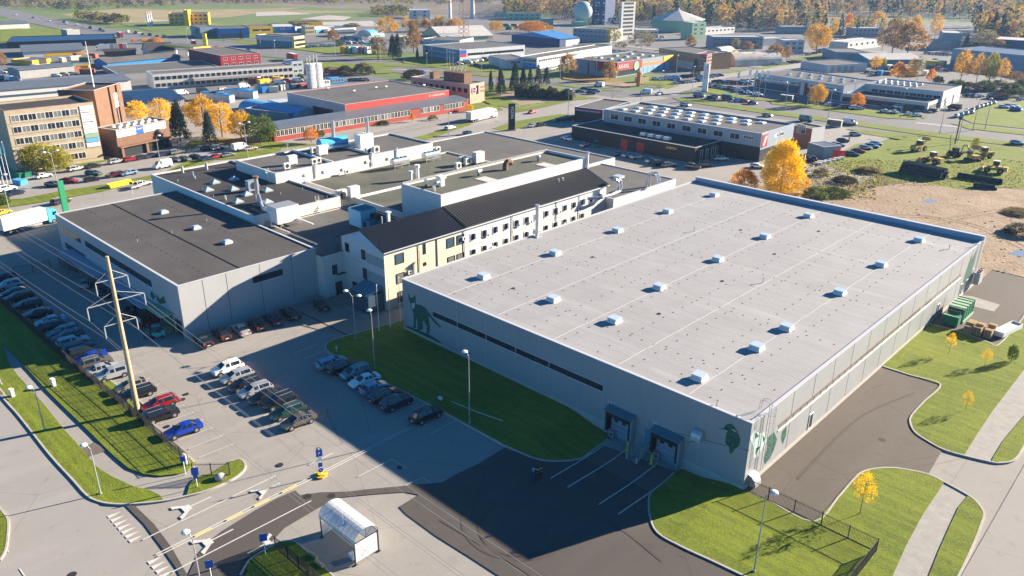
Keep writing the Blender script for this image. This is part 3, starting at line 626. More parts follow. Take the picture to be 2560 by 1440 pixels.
def skylight(kind='box', s=1.45):
    def mk():
        if kind == 'box':
            mb = MB(); mb.box(-s/2-.12, -s/2-.12, -.3, s/2+.12, s/2+.12, .22, 'white_paint'); mb.box(-s/2, -s/2, .22, s/2, s/2, .62, 'coping'); mb.box(-s/2-.05, -s/2-.05, .62, s/2+.05, s/2+.05, .72, 'skylight_dome')
        elif kind == 'dome':
            mb = MB(); mb.box(-s/2, -s/2, -.3, s/2, s/2, .3, 'coping')
            for k in range(4):
                a = s/2*(1-.1*k*k/2); b = s/2*(1-.1*(k+1)**2/2); z = .3+.07*k
                mb.box(-a, -a, z, a, a, z+.07, 'skylight_dome')
        elif kind == 'pyr':
            mb = MB(); mb.box(-s/2, -s/2, -.3, s/2, s/2, .25, 'galv'); q = [(-s/2, -s/2, .25), (s/2, -s/2, .25), (s/2, s/2, .25), (-s/2, s/2, .25)]
            for a, b in zip(q, q[1:]+q[:1]): mb.face([a, b, (0, 0, .25+s*.36)], 'skylight_pyr')
        return mb.mesh('skylight')
    return cached(('sky', kind, s), mk)
for x, y in ((8.6, 9.9), (9.6, 26.5), (9.7, 44.5), (9.5, 61.9), (9.7, 79.8), (22.8, 10.8), (31.5, 26.2), (31.5, 44), (31.4, 61.2), (31.4, 79.7), (34, 11.2), (51.6, 5.1), (52.7, 17.6), (52.7, 26.3), (52.7, 44.3), (52.6, 61.5), (52.7, 79.8)):
    inst('skylight', skylight('box'), wh, (x, y, 8.8))
for x, y in ((56.5, .9), (20, 55), (58.2, 79), (42, 40)): mb = MB(); mb.tube((x, y, 8.7), (x, y, 9.5), .07, 'galv', 6); mb.tube((x, y, 9.5), (x, y, 9.6), .16, 'galv', 8); mb.build('roof_vent', wh)
# dock shelters, doors, stairs
def poly_on_wall(pts, m, wall='F', t=.02, name='mural', parent=None, off=.0):
    mb = MB(); n = len(pts)
    if wall == 'F': a = [(u, -off-t, z) for u, z in pts]
    else: a = [(WW+off+t, u, z) for u, z in pts]
    mb.face(a, m); return mb.build(name, parent or wh, fix=False)
def dock(x, no):
    mb = MB(); x0, x1 = x, x+3.9; z1 = 3.25; z0 = -1.0
    mb.box(x0, -1.0, -.0, x0+.3, -.07, z1-.25, 'black'); mb.box(x1-.0, -1.0, z0+.3, x1+.16, -.07, z1-.1, 'galv'); mb.box(x1-.3, -1.0, 0, x1, -.3, z1-.25, 'black')
    mb.box(x0+.3, -1.0, z1-.95, x1-.3, -.9, z1-.2, 'black'); mb.build('dock_shelter', wh)
    c = MB(); c.face([(x0-.15, -.06, z1+.25), (x1+.2, -.06, z1+.25), (x1+.2, -1.15, z1-.15), (x0-.15, -1.15, z1-.15)], 'hood_blue'); c.box(x0-.15, -1.15, z1-.32, x1+.2, -1.08, z1-.15, 'hood_blue'); c.build('canopy', wh)
    d = MB(); d.box(x0+.5, -.2, z0+.05, x1-.35, -.07, z1-.7, 'grey_blue')
    d.box(x0+.9, -.23, 1.35, x0+1.5, -.19, 1.75, 'black'); d.box(x0+2.1, -.23, 1.35, x0+2.7, -.19, 1.75, 'black')
    d.box(x0+.5, -.75, z0+.1, x0+1.2, -.2, .0, 'concrete'); d.box(x0+.7, -.8, -.65, x0+1., -.75, -.2, 'black')
    for k in (0, .7): d.box(x0+.5, -.22, .1+k, x1-.35, -.195, .13+k, 'frame_dark')
    d.build('dock_door', wh)
    s = MB(); s.box(x0-.25, -.5, -.7, x0-.1, -.07, .35, 'sign_red')
    for k in range(3): s.box(x0-.27, -.52, -.6+k*.35, x0-.08, -.06, -.45+k*.35, 'white_paint')
    s.build('guard_post', wh)
    text(no, .8, 'white_paint', wh, (x0-.55, -.09, z1+.1), (pi/2, 0, 0))
dock(42.2, '17'); dock(49.2, '16')
mb = MB(); mb.box(47.7, -.09, .1, 48.7, -.065, 2.3, 'teal_wall'); mb.build('door', wh)
stz = thing('entrance_stairs', 'steel stairs with striped railings between the two loading docks', 'stairs', (WX+48.1, WY, -1.0))
mb = MB(); mb.box(-.75, -1.3, .95, .75, -.08, 1.05, 'galv')
for k in range(6): mb.box(-.7, -1.3-.3*(k+1), .95-.16*(k+1), .7, -1.3-.3*k, 1.0-.16*(k+1), 'galv')
mb.build('steps', stz)
for s in (-1, 1):
    mb = MB(); x = .75*s
    for zz in (.45, .95): mb.tube((x, -.1, 1.05+zz), (x, -1.3, 1.05+zz), .03, 'galv', 6); mb.tube((x, -1.3, 1.05+zz), (x, -3.1, zz), .03, 'galv', 6)
    for yy, zz in ((-.1, 1.05), (-1.3, 1.05), (-2.2, .5), (-3.1, 0)): mb.tube((x, yy, zz), (x, yy, zz+.97), .03, 'galv', 6)
    mb.tube((x, -3.1, .0), (x, -1.3, .9), .05, 'galv', 6); mb.build('railing', stz)
    st = MB(); st.box(x-.09, -3.2, 0, x+.09, -3.06, 1.0, 'sign_red')
    for k in range(3): st.box(x-.1, -3.22, .12+k*.32, x+.1, -3.05, .27+k*.32, 'white_paint')
    st.build('striped_plate', stz)
def bollard(px, py, lab):
    q = P(px, py); t = thing('bollard', lab, 'bollard', (q.x, q.y, q.z), group='yellow bollards in front of the docks')
    mb = MB(); mb.box(-.24, -.24, 0, .24, .24, .12, 'bollard_yellow'); mb.build('base', t)
    mb = MB(); mb.tube((0, 0, .12), (0, 0, 1.35), .13, 'bollard_yellow', 10); mb.build('post', t)
bollard(1568, 1129, 'yellow steel bollard to the left of the dock stairs'); bollard(1628, 1160, 'yellow steel bollard to the right of the dock stairs')
# vent hoods on the walls
def hood(x, z, s, side='F'):
    mb = MB(); prof = [(0, z-s/2), (0, z+s/2)]+[(-s*.75*sin(rad(a)), z-s/2+s*cos(rad(a))) for a in (30, 50, 70, 90)]
    if side == 'F': mb.ext([(u-.01, zz) for u, zz in prof], 'x', x-s/2, x+s/2, 'galv'); mb.build('vent_hood', wh)
    else: mb.ext([(-u+WW+.01, zz) for u, zz in prof], 'y', x-s/2, x+s/2, 'galv'); mb.build('vent_hood', wh)
hood(55.2, 4.9, 1.3); hood(1.6, 1.0, 1.4, 'R')
# cage ladder
mb = MB()
for yy in (3.2, 3.8): mb.tube((WW+.35, yy, 1.2), (WW+.35, yy, 10.0), .035, 'galv', 6); mb.path([(WW+.35, yy, 10), (WW+.25, yy, 10.3), (WW-.2, yy, 10.45), (WW-.8, yy, 10.2), (WW-.9, yy, 9)], .035, 'galv')
for k in range(28): mb.tube((WW+.35, 3.2, 1.4+k*.3), (WW+.35, 3.8, 1.4+k*.3), .02, 'galv', 5)
for k in range(8):
    z = 3.4+k*.9; pts = [(WW+.35+.7*sin(rad(a)), 3.5-.38*cos(rad(a)), z) for a in range(0, 181, 30)]; mb.path(pts, .02, 'galv', 4)
for a in (60, 90, 120): mb.tube((WW+.35+.7*sin(rad(a)), 3.5-.38*cos(rad(a)), 3.4), (WW+.35+.7*sin(rad(a)), 3.5-.38*cos(rad(a)), 10), .018, 'galv', 4)
mb.build('ladder', wh)
mb = MB()
for yy in (85.2, 85.8): mb.tube((WW+.3, yy, 1), (WW+.3, yy, 10.2), .04, 'galv', 6)
for k in range(28): mb.tube((WW+.3, 85.2, 1.2+k*.3), (WW+.3, 85.8, 1.2+k*.3), .02, 'galv', 5)
mb.build('ladder', wh)
# murals: fox, kingfisher on a branch, butterfly and plants
def onF(pts): return [(QY(px, py, WY)[0]-WX, QY(px, py, WY)[1]) for px, py in pts]
def onR(pts): return [(QX(px, py, WX+WW)[0]-WY, QX(px, py, WX+WW)[1]) for px, py in pts]
T = lambda ox, oy, s, l: [(ox+a/s, oy+b/s) for a, b in l]
fox = T(640, 720, 4, [(1520, 48), (1545, 95), (1570, 98), (1585, 68), (1600, 100), (1598, 160), (1650, 168), (1700, 205), (1760, 285), (1850, 385), (1858, 410), (1840, 400), (1780, 345), (1725, 270), (1732, 330), (1740, 380), (1738, 440), (1722, 470), (1705, 460), (1712, 400), (1690, 340), (1665, 330), (1672, 400), (1650, 420), (1610, 425), (1620, 380), (1610, 300), (1600, 310), (1600, 400), (1570, 398), (1582, 360), (1575, 260), (1555, 200), (1548, 160), (1530, 120)])
poly_on_wall(onF(fox), 'mural', name='fox_mural')
poly_on_wall(onF(T(640, 720, 4, [(1480, 375), (1560, 395), (1640, 430), (1740, 470), (1820, 520), (1870, 560), (1780, 535), (1680, 480), (1560, 420), (1482, 390)])), 'mural', name='mural_ground')
poly_on_wall(onF(T(640, 720, 4, [(1843, 392), (1860, 405), (1850, 412), (1840, 402)])), 'mural_light', name='fox_tail_tip', off=.01)
poly_on_wall(onF(T(640, 720, 4, [(1556, 150), (1590, 150), (1588, 185), (1572, 215), (1560, 190)])), 'mural_light', name='fox_chest', off=.01)
K = lambda l: onF(T(1400, 960, 5.12, l))
poly_on_wall(K([(2005, 568), (2105, 562), (2115, 530), (2150, 508), (2200, 512), (2235, 545), (2262, 590), (2290, 650), (2308, 710), (2300, 780), (2285, 800), (2240, 830), (2215, 870), (2195, 893), (2170, 885), (2165, 800), (2135, 780), (2115, 740), (2125, 660), (2140, 610), (2115, 582)]), 'mural', name='kingfisher_mural')
poly_on_wall(K([(2110, 590), (2150, 600), (2140, 612), (2118, 600)]), 'mural_light', name='kingfisher_patch', off=.01); poly_on_wall(K([(2190, 575), (2230, 580), (2265, 625), (2240, 610)]), 'mural_light', name='kingfisher_patch', off=.01)
for a, b in (((1490, 610), (1700, 665)), ((1700, 665), (1980, 740)), ((1980, 740), (2130, 780)), ((2290, 810), (2420, 845)), ((1620, 745), (1770, 715))):
    poly_on_wall(K([(a[0], a[1]), (b[0], b[1]), (b[0], b[1]+14), (a[0], a[1]+12)]), 'mural', name='branch_mural')
    poly_on_wall(K([(a[0], a[1]-2), (b[0], b[1]-2), (b[0], b[1]+3), (a[0], a[1]+3)]), 'mural_light', name='branch_edge', off=.01)
Rm = lambda l: onR(T(1860, 1040, 4, l))
poly_on_wall(Rm([(60, 220), (100, 140), (150, 170), (200, 160), (225, 240), (180, 320), (140, 400), (90, 430), (95, 330)]), 'mural_light', 'R', name='butterfly_mural')
for l in ([(115, 160), (150, 200), (105, 230)], [(185, 190), (215, 230), (190, 260)], [(120, 320), (165, 300), (110, 390)]): poly_on_wall(Rm(l), 'mural', 'R', name='butterfly_spot', off=.01)
poly_on_wall(Rm([(240, 210), (300, 160), (330, 230), (300, 330), (260, 420), (210, 480), (195, 420), (230, 330)]), 'mural', 'R', name='plant_mural')
poly_on_wall(Rm([(380, 160), (425, 100), (420, 190), (385, 280), (372, 230)]), 'mural', 'R', name='plant_mural')
poly_on_wall([(79.5, 1.2), (84, 1.2), (84.4, 8.2), (82, 6.5), (81.5, 8.0), (80, 4.5)], 'mural', 'R', name='plant_mural')
# ================================================================== the dark-roofed hall to its left
lh = thing('assembly_hall', 'grey panelled hall with a dark flat roof beside the shaded car park', 'industrial hall', (-169.8, 46.5, 0))
LW, LD, LH = 53.8, 24.95, 9.08
shell(lh, LW, LD, LH, 'panel_left', 'roof_dark', par=.12, plinth=.4)
mb = MB()
for x in (5, 13.8, 26, 41, 48): mb.box(x-.03, -.014, .5, x+.03, .01, 9, 'galv')
for y in (4, 8, 14, 20): mb.box(LW-.01, y-.03, .5, LW+.014, y+.03, 9, 'frame_dark')
mb.build('panel_joint', lh)
LF = lambda px, py: (QY(px, py, 46.5)[0]+169.8, QY(px, py, 46.5)[1])
def strip(x0, x1, z0, z1, n, side='F', name='ribbon_window', root=None, W_=0, fr='coping', gl='glass', y=0.):
    mb = MB(); pr = (lambda a, b, c, d, e, f, m: mb.box(a, y-d, c, b, y+.02-e*0, f, m)) if side == 'F' else (lambda a, b, c, d, e, f, m: mb.box(W_-.02, a, c, W_+d, b, f, m))
    pr(x0, x1, z0, .03, 0, z1, gl)
    for i in range(1, n): x = x0+(x1-x0)*i/n; pr(x-.05, x+.05, z0, .05, 0, z1, 'frame_dark')
    pr(x0-.1, x1+.1, z0-.12, .09, 0, z0, fr); mb.build(name, root)
strip(2.2, 12.3, 5.9, 7.1, 8, root=lh); strip(2.6, 13.0, 2.6, 3.8, 8, root=lh); strip(14.6, 43.5, 5.9, 7.1, 20, root=lh)
a = QX(632, 704, -116); b = QX(707, 684, -116)
strip(a[0]-46.5, b[0]-46.5, a[1]-.4, a[1]+.75, 6, side='R', root=lh, W_=LW)
mb = MB(); mb.box(0, 10.8, 8.96, LW-.5, 10.95, 9.02, 'black'); mb.build('roof_seam', lh)
mb = MB()
for y in (5.5, 18.5): 
    for i in range(26): mb.box(1.5+i*2, y, 8.96, 1.62+i*2, y+.12, 9.05, 'black')
mb.build('roof_fixing', lh)
for px, py in ((409, 531), (490, 570), (568, 606)):
    q = P(px, py, 9.1); inst('skylight', skylight('dome', 1.5), lh, (q.x+169.8, q.y-46.5, 9.0))
mb = MB()
for px, py in ((430, 580), (517, 548), (344, 600), (206, 512)): q = P(px, py+4, 9.0); mb.tube((q.x+169.8, q.y-46.5, 8.9), (q.x+169.8, q.y-46.5, 9.5), .06, 'galv', 6)
mb.build('roof_vent', lh)
# long canopy and doors at the front
mb = MB(); mb.box(6, -2.6, 3.0, 24, -.02, 3.25, 'coping_shade'); mb.box(26, -2.6, 3.0, 44, -.02, 3.25, 'coping_shade'); mb.build('canopy', lh)  # canopy tops coloured with the blue light of the sky
mb = MB()
for x in (9, 15, 21, 29, 35, 40.5): mb.box(x-1.8, -.05, 0, x+1.8, .0, 2.9, 'frame_dark')
mb.build('garage_door', lh)
mb = MB(); mb.box(44.6, -2.2, 3.3, 50.5, -.02, 3.45, 'green_wall'); mb.box(45, -.06, 0, 50, 0, 3.2, 'green_bin'); mb.box(50.9, -.06, 0, 53, 0, 2.8, 'frame_dark'); mb.build('green_porch', lh)
for l in ([(1520, 30), (1560, 90), (1530, 120), (1500, 60)], [(1560, 60), (1600, 110), (1640, 80), (1660, 150), (1600, 160), (1570, 120)], [(1500, 130), (1600, 190), (1700, 260), (1760, 340), (1600, 300), (1500, 200)]):
    poly = [LF(a/4, 720+b/4) for a, b in l]; mb = MB(); mb.face([(u, -.03, z) for u, z in poly], 'mural'); mb.build('leaf_mural', lh, fix=False)
text('2', .9, 'white_paint', lh, (50.0, -.08, 3.9), (pi/2, 0, 0))
# ================================================================== production complex behind
def fx(name, label, cat, x0, y0, x1, y1, H, wall, roof, **k):
    t = thing(name, label, cat, (x0, y0, 0)); shell(t, x1-x0, y1-y0, H, wall, roof, **k); return t
pc = fx('production_hall', 'low production hall with black roof and eight glass pyramid skylights', 'industrial hall', -183, 71.5, -137, 91.5, 10.25, 'white_wall', 'roof_black', par=.3)
for px, py in ((537, 456), (586, 448), (520, 475), (583, 473), (617, 486), (668, 476), (594, 504), (668, 505)):
    q = P(px, py, 10.1); inst('skylight', skylight('pyr', 1.9), pc, (q.x+183, q.y-71.5, 9.95))
mb = MB()
for px, py, h_, r in ((457, 432, 1.6, .32), (517, 424, 1.7, .34), (483, 440, 1.1, .16), (487, 446, .6, .2), (532, 430, .6, .22), (564, 500, 1.0, .22), (445, 454, .5, .07), (703, 457, .5, .07), (756, 474, .5, .07), (649, 466, .5, .07), (647, 498, .5, .07), (534, 492, .4, .06), (818, 495, .5, .07), (702, 486, .5, .07)):
    q = P(px, py, 9.95); mb.tube((q.x+183, q.y-71.5, 9.9), (q.x+183, q.y-71.5, 9.95+h_), r, 'steel', 8)
mb.build('roof_vent', pc)
pl = fx('plant_room_roof', 'low dark flat-roofed wing between the hall and the white gabled block', 'industrial hall', -137, 71.45, -114.1, 95.2, 8.0, 'white_wall', 'roof_mid', par=.2, cop='frame_dark')
windows(pl, 'R', [2.4], 4.0, 1.2, 1.9, 21.8+1.1, 30, fr='frame_white', mull=0); windows(pl, 'R', [3.0], 0.1, 1.2, 2.3, 22.9, 30, fr='frame_dark', gl='black', mull=0, name='door')
gh = fx('middle_hall', 'flat-roofed hall with mossy greenish roof behind the black roof', 'industrial hall', -156.3, 95.2, -120.1, 139, 9.25, 'white_wall', 'roof_green', par=.25)
mb = MB(); mb.box(18.9, .4, 8.9, 19.2, 40, 9.45, 'white_paint'); mb.build('dividing_kerb', gh)
wb = fx('white_block', 'raised white-walled block with roof machinery above the middle hall', 'industrial block', -174, 88, -156.35, 134, 12.3, 'white_wall', 'roof_mid', par=.3)
mb = MB(); mb.box(.3, 15.2, 11.9, 17.3, 15.5, 12.5, 'white_paint'); mb.box(.3, 27, 11.9, 17.3, 27.3, 12.5, 'white_paint'); mb.build('dividing_kerb', wb)
mb = MB()
for y, z in ((3.5, 9.8), (7.2, 10.4), (12.3, 10.3), (17.5, 9.9), (24.5, 10.6), (31, 10.3)): mb.box(17.64, y, z, 17.9, y+1.1, z+.6, 'offwhite')
for y in (10.3, 26.3, 34): mb.tube((17.85, y, 9.5), (17.85, y, 12.9), .14, 'white_paint', 8)
mb.build('wall_vent', wb)
rh = fx('rear_hall', 'wide dark-roofed hall with white parapet corner at the back of the complex', 'industrial hall', -172, 139.1, -123, 168.5, 8.3, 'white_wall', 'roof_mid', par=.2)
ext = fx('side_hall', 'low hall with grey roof and one skylight behind the pale warehouse', 'industrial hall', -122.9, 137.6, -100.2, 162.5, 7.9, 'white_riby', 'roof_mid', par=.15)
inst('skylight', skylight('box', 2.0), ext, (P(1547, 443, 7.8).x+122.9, P(1547, 443, 7.8).y-137.6, 7.5))
tb = fx('tall_block', 'tall block with white ribbed walls rising over the gabled building', 'industrial block', -120, 94.4, -108.3, 137.5, 15.75, 'white_riby', 'roof_green', par=.5, floor=0)
mb = MB(); mb.box(.0, .0, 15.75, .45, 43, 16.0, 'concrete'); mb.build('old_kerb', tb)
for px, py, nm in ((1195, 440, 'a'), (1345, 404, 'a')):
    q = P(px+20, py+10, 15.2); mb = MB(); mb.box(q.x+120-2, q.y-94.4-1.3, 15.2, q.x+120+2, q.y-94.4+1.6, 15.33, 'pale_wall'); mb.build('roof_patch', tb)
def fan(kind='fan'):
    def mk():
        mb = MB()
        mb.tube((0, 0, 0), (0, 0, .7), .28, 'brown_wall', 10); mb.tube((0, -.6, 1.0), (0, .6, 1.0), .42, 'steel', 12); mb.tube((0, .6, 1.0), (0, .62, 1.0), .34, 'black', 12); return mb.mesh('roof_fan')
    return cached('fan', mk)
for px, py, r in ((1197, 440, .3), (1346, 403, .6), (1066, 466, .9)): q = P(px, py, 15.2); inst('roof_fan', fan(), tb, (q.x+120, q.y-94.4, 15.2), r)
mb = MB(); q = P(1103, 465, 15.2); x, y = q.x+120, q.y-94.4; mb.box(x-.5, y-.5, 15.2, x+.5, y+.5, 16.8, 'white_paint'); mb.box(x-.75, y-.75, 16.8, x+.75, y+.75, 17.3, 'white_paint')
q = P(1085, 478, 15.2); x, y = q.x+120, q.y-94.4; mb.path([(x, y, 15.2), (x, y, 16.4), (x+.2, y+.4, 16.8), (x+.2, y+1.2, 16.9)], .3, 'steel', 10)
q = P(1263, 426, 15.2); x, y = q.x+120, q.y-94.4; mb.path([(x, y, 15.2), (x, y, 16.4), (x, y+.5, 17), (x, y+1.3, 16.9), (x, y+1.8, 16.4)], .55, 'brown_wall', 12); mb.build('exhaust_duct', tb)
mb = MB(); mb.tube((11.95, 43.3, 7), (11.95, 43.3, 16.8), .28, 'white_paint', 10); mb.tube((11.95, 43.3, 16.8), (11.95, 43.3, 17.2), .4, 'steel', 10); mb.build('flue', tb)
# ---- gabled building
gb = thing('gabled_office', 'long three-storey gabled office with black metal roof and cream and white wall', 'office building', (-114.4, 76.0, 0))
GX = 12.2; rx = 6.2; EZ, RZ = 10.75, 13.25; GL = 61.4; SP = 18.6
mb = MB(); mb.box(0, 0, -.5, GX, SP, EZ, 'cream_wall'); k = MB()
mb.build('cream_wall', gb)
mb = MB(); mb.box(5.9, SP+.003, -.5, GX, GL, EZ+.1, 'white_riby'); mb.build('white_wall', gb)
mb = MB(); mb.ext([(0, EZ), (GX, EZ), (rx, RZ-.1)], 'y', 0.0, 18, 'sky_panel' if 'sky_panel' in MATS else 'pale_wall'); mb.build('gable', gb)
mb = MB(); mb.box(-.02, -.03, -.3, GX+.02, -.0, EZ-.02, 'pale_wall'); mb.box(7.2, -.045, 7.6, GX+.03, -.03, 9.4, 'grey_wall'); mb.box(7.2, -.045, 4.2, GX+.03, -.03, 6.2, 'grey_wall')
for z in (3.6, 7.1): mb.box(-.02, -.05, z, GX+.02, -.03, z+.06, 'galv')
mb.build('front_cladding', gb)
def slope(x0, z0, x1, z1, y0, y1, m, t=.14, name='roof', seams=0):
    mb = MB(); mb.ext([(x0, z0), (x1, z1), (x1, z1+t), (x0, z0+t)], 'y', y0, y1, m)
    n = seams
    for i in range(n):
        y = y0+(y1-y0)*(i+.5)/n; mb.ext([(x0, z0+t), (x1, z1+t), (x1, z1+t+.09), (x0, z0+t+.09)], 'y', y-.06, y+.06, 'metal_seam')
    mb.build(name, gb)
slope(GX+.55, EZ-.1, rx, RZ, -.5, SP-.2, 'metal_black'); slope(-.55, EZ-.1, rx, RZ, -.5, SP-.4, 'metal_black')
slope(GX+.55, EZ+.1, rx-.05, RZ+.15, SP, GL+.3, 'metal_roof_dark' if 'metal_roof_dark' in MATS else 'metal_black', seams=70)
mb = MB(); mb.tube((GX+.62, -.5, EZ-.05), (GX+.62, GL+.3, EZ-.0), .1, 'galv', 6); mb.box(GX+.3, -.5, EZ-.28, GX+.5, SP, EZ-.12, 'offwhite'); mb.build('gutter', gb)
mb = MB()
for y in (7.6, 18.4, 31.3, 44.6, 52): mb.tube((GX+.12, y, .3), (GX+.12, y, EZ-.1), .07, 'galv', 6)
mb.box(GX+.01, SP+.1, 7.0, GX+.05, GL, 7.08, 'galv'); mb.box(GX+.01, 11.5, 4, GX+.05, 11.9, 10.2, 'frame_dark'); mb.build('drainpipe', gb)
windows(gb, 'R', [3.3, 12.6+2.5, 17.6], 7.9, 1.7, 1.7, GX, GL, fr='frame_dark', gl='glass_blue', mull=0)
windows(gb, 'R', [3.3, 15.2, 17.5], 4.3, 1.6, 1.7, GX, GL, fr='frame_dark', gl='glass_lit', mull=0); windows(gb, 'R', [3.6], .8, 1.9, 1.8, GX, GL, fr='frame_dark', gl='glass_lit', mull=3)
windows(gb, 'R', [8.9], 8.2, .35, 1.8, GX, GL, fr='frame_dark', mull=0); windows(gb, 'R', [8.9], 6.0, .4, .5, GX, GL, fr='frame_dark', mull=0)
windows(gb, 'F', [1.6], 8.2, 1.0, 1.5, GX, GL, fr='frame_dark', mull=0); windows(gb, 'F', [6.4], 8.0, 1.0, 1.6, GX, GL, fr='frame_dark', mull=0); windows(gb, 'F', [6.5], 4.4, 1.0, 1.8, GX, GL, fr='frame_dark', mull=0); windows(gb, 'F', [3.5], .2, 1.9, 2.5, GX, GL, fr='frame_dark', gl='black', mull=0, name='door')
us = [20.6+i*2.95 for i in range(14)]
me = cached('tilt', lambda: (lambda mb: (mb.box(-.45, -.02, 0, .45, .04, 1.15, 'glass'), mb.box(-.55, -.1, -.12, .55, .03, 0, 'white_paint'), mb.box(-.55, -.08, 0, -.45, .03, 1.15, 'white_paint'), mb.box(-.55, -.08, 1.15, .55, .03, 1.25, 'white_paint'), mb.box(.45, -.45, 0, .52, .02, 1.15, 'white_paint'), mb)[-1].mesh('window'))(MB()))
for i, u in enumerate(us): inst('window', me, gb, (GX+.015, u, 8.0), pi/2)
for i, u in enumerate(us[:12]): inst('window', me, gb, (GX+.015, u, 4.9), pi/2)
for u, z in ((5.3, 5.4), (18.3, 8.5), (24.4, 7.7), (33, 7.7), (33.4, 4.7), (36.6, 7.6), (39, 4.9), (45.5, 7.8), (47.5, 4.8), (50.5, 4.6), (26, 4.7)): inst('air_conditioner', ac_unit(), gb, (GX+.02, u, z), pi/2)
mb = MB()   # glass entrance porch
mb.box(6.8, -3.4, .1, 11.6, -.06, 3.3, 'glass_blue'); mb.face([(6.5, -3.7, 3.3), (11.8, -3.7, 3.3), (11.8, -.06, 4.3), (6.5, -.06, 4.3)], 'teal_wall')
for x in (6.8, 8.4, 10, 11.6): mb.box(x-.05, -3.46, 0, x+.05, -3.36, 3.35, 'frame_dark')
for k in range(9): x = 6.5+k*.66; mb.face([(x-.03, -3.72, 3.34), (x+.03, -3.72, 3.34), (x+.03, -.06, 4.34), (x-.03, -.06, 4.34)], 'galv')
for y in (-3.4, -1.7, -.1): mb.box(11.55, y-.05, 0, 11.66, y+.05, 3.35, 'frame_dark')
mb.box(6.7, -3.5, 3.25, 11.7, -3.35, 3.4, 'frame_dark'); mb.build('glass_porch', gb)
mb = MB(); mb.box(4.0, -2.2, 0, 6.6, -.06, .15, 'concrete'); mb.box(6.6, -4.6, 0, 12.4, -3.5, .12, 'concrete'); mb.build('doorstep', gb)
mb = MB(); x, y = 4.9, 6.9; mb.box(x-.25, y-.25, 12.5, x+.25, y+.25, 14.6, 'pale_wall'); mb.box(x-.45, y-.45, 14.6, x+.45, y+.45, 14.8, 'pale_wall'); mb.tube((x-.8, y-.9, 12), (x-.8, y-.9, 13.9), .12, 'pale_wall', 8); mb.build('chimney', gb)
mb = MB()
for y in (50, 51.4): mb.tube((8, y, 12.3), (8, y, 13.5), .2, 'steel', 8)
mb.build('roof_vent', gb)
mb = MB()   # cage ladder and steel stair in the corner
for dx in (0, .5): mb.tube((-.9+dx, -.5, .3), (-.9+dx, -.5, 9.2), .035, 'iron', 6)
for k in range(28): mb.tube((-.9, -.5, .6+k*.3), (-.4, -.5, .6+k*.3), .02, 'iron', 5)
for k in range(9): z = 4+k*.6; mb.path([(-.9, -.5, z), (-1., -.95, z), (-.65, -1.15, z), (-.3, -.95, z), (-.4, -.5, z)], .02, 'iron', 4)
mb.box(-1.5, -1.9, 3.9, .9, -.1, 4.0, 'iron')
for k in range(13): mb.box(-1.6+k*.05-.0, -1.2-k*.28, 3.8-k*.3, -.6+k*.05, -.9-k*.28, 3.85-k*.3, 'iron')
for x in (-1.6, -.6): mb.tube((x, -1, 4.9), (x+.6, -4.6, 1.3), .03, 'iron', 5); mb.tube((x, -1, 4), (x+.6, -4.6, .3), .05, 'iron', 5)
mb.build('fire_escape', gb)
# ---- big flue and ducts standing on the pale roof edge by the gabled building
fl = thing('steel_flue', 'tall round steel flue standing on the edge of the pale roof', 'flue', (-93.3, 104.7, 8.8))
mb = MB(); mb.box(-.7, -.7, 0, .7, .7, .15, 'steel'); mb.build('base', fl); mb = MB(); mb.tube((0, 0, .1), (0, 0, 5.9), .33, 'duct', 14); mb.build('pipe', fl); mb = MB(); mb.tube((0, 0, 5.9), (0, 0, 6.15), .45, 'steel', 14); mb.build('cap', fl)
du = thing('air_duct', 'pair of bent silver ducts at the end of the white wall', 'duct', (-101.6, 131, 0))
for i, o_ in enumerate((0, .9)):
    mb = MB(); mb.path([(0, 0-o_, 9.3), (1.6, 2+o_*.2, 9.3), (1.8, 5, 9.3), (1.7, 7.4+o_, 9.5), (1.6, 8+o_, 10.3), (1.5, 7.8+o_, 11.6), (1.2, 7.2+o_, 12.2), (.4, 6.8+o_, 12.0)], .33, 'duct', 10); mb.build('pipe', du)
mb = MB()
for y in (20.5, 21.6): mb.path([(.5, y, 6.5), (.5, y, 10.6), (1.2, y+.4, 11.2), (2.4, y+.6, 11), (2.8, y+.7, 9)], .28, 'duct', 10)
mb.build('riser', du)
# ---- roof plant
ah = thing('air_handling_unit', 'white ribbed air handling cabin on legs beside the dark roof', 'air handling unit', (-137.2, 74.9, 8.0))
mb = MB(); mb.box(0, -.3, .7, 3.6, 4.6, 3.9, 'white_rib', 'galv'); mb.build('cabin', ah)
mb = MB(); mb.box(.7, -.34, .8, 1.7, -.3, 2.9, 'white_paint'); mb.build('door', ah)
mb = MB()
for y in (.2, 4.): mb.box(-.5, y, .45, 4.4, y+.2, .7, 'galv')
for x in (0, 3.4):
    for y in (.3, 4.1): mb.box(x, y, 0, x+.15, y+.15, .5, 'galv')
mb.box(1, -1.6, .55, 3.4, -.35, .62, 'galv'); mb.tube((1, -1.6, .6), (1, -1.6, 1.6), .03, 'galv'); mb.tube((3.4, -1.6, .6), (3.4, -1.6, 1.6), .03, 'galv'); mb.tube((1, -1.6, 1.6), (3.4, -1.6, 1.6), .03, 'galv')
for k in range(4): mb.box(1.6, -1.9-.25*k, .4-.13*k, 2.6, -1.65-.25*k, .45-.13*k, 'galv')
mb.box(3.7, 3.9, .9, 9, 4.3, 1.15, 'offwhite'); mb.box(-3, -1.0, .3, 18, -.8, .55, 'offwhite'); mb.build('frame', ah)
for k in range(3):
    mb = MB(); z = 1.4+.6*k; mb.path([(0, .6, z), (-3.2, .6, z), (-5.5, 1.6, z+.3), (-7.6, 2.4, z+1.3), (-8.3, 2.6, 2.6+.4*k)], .26, 'duct', 10); mb.build('duct', ah)
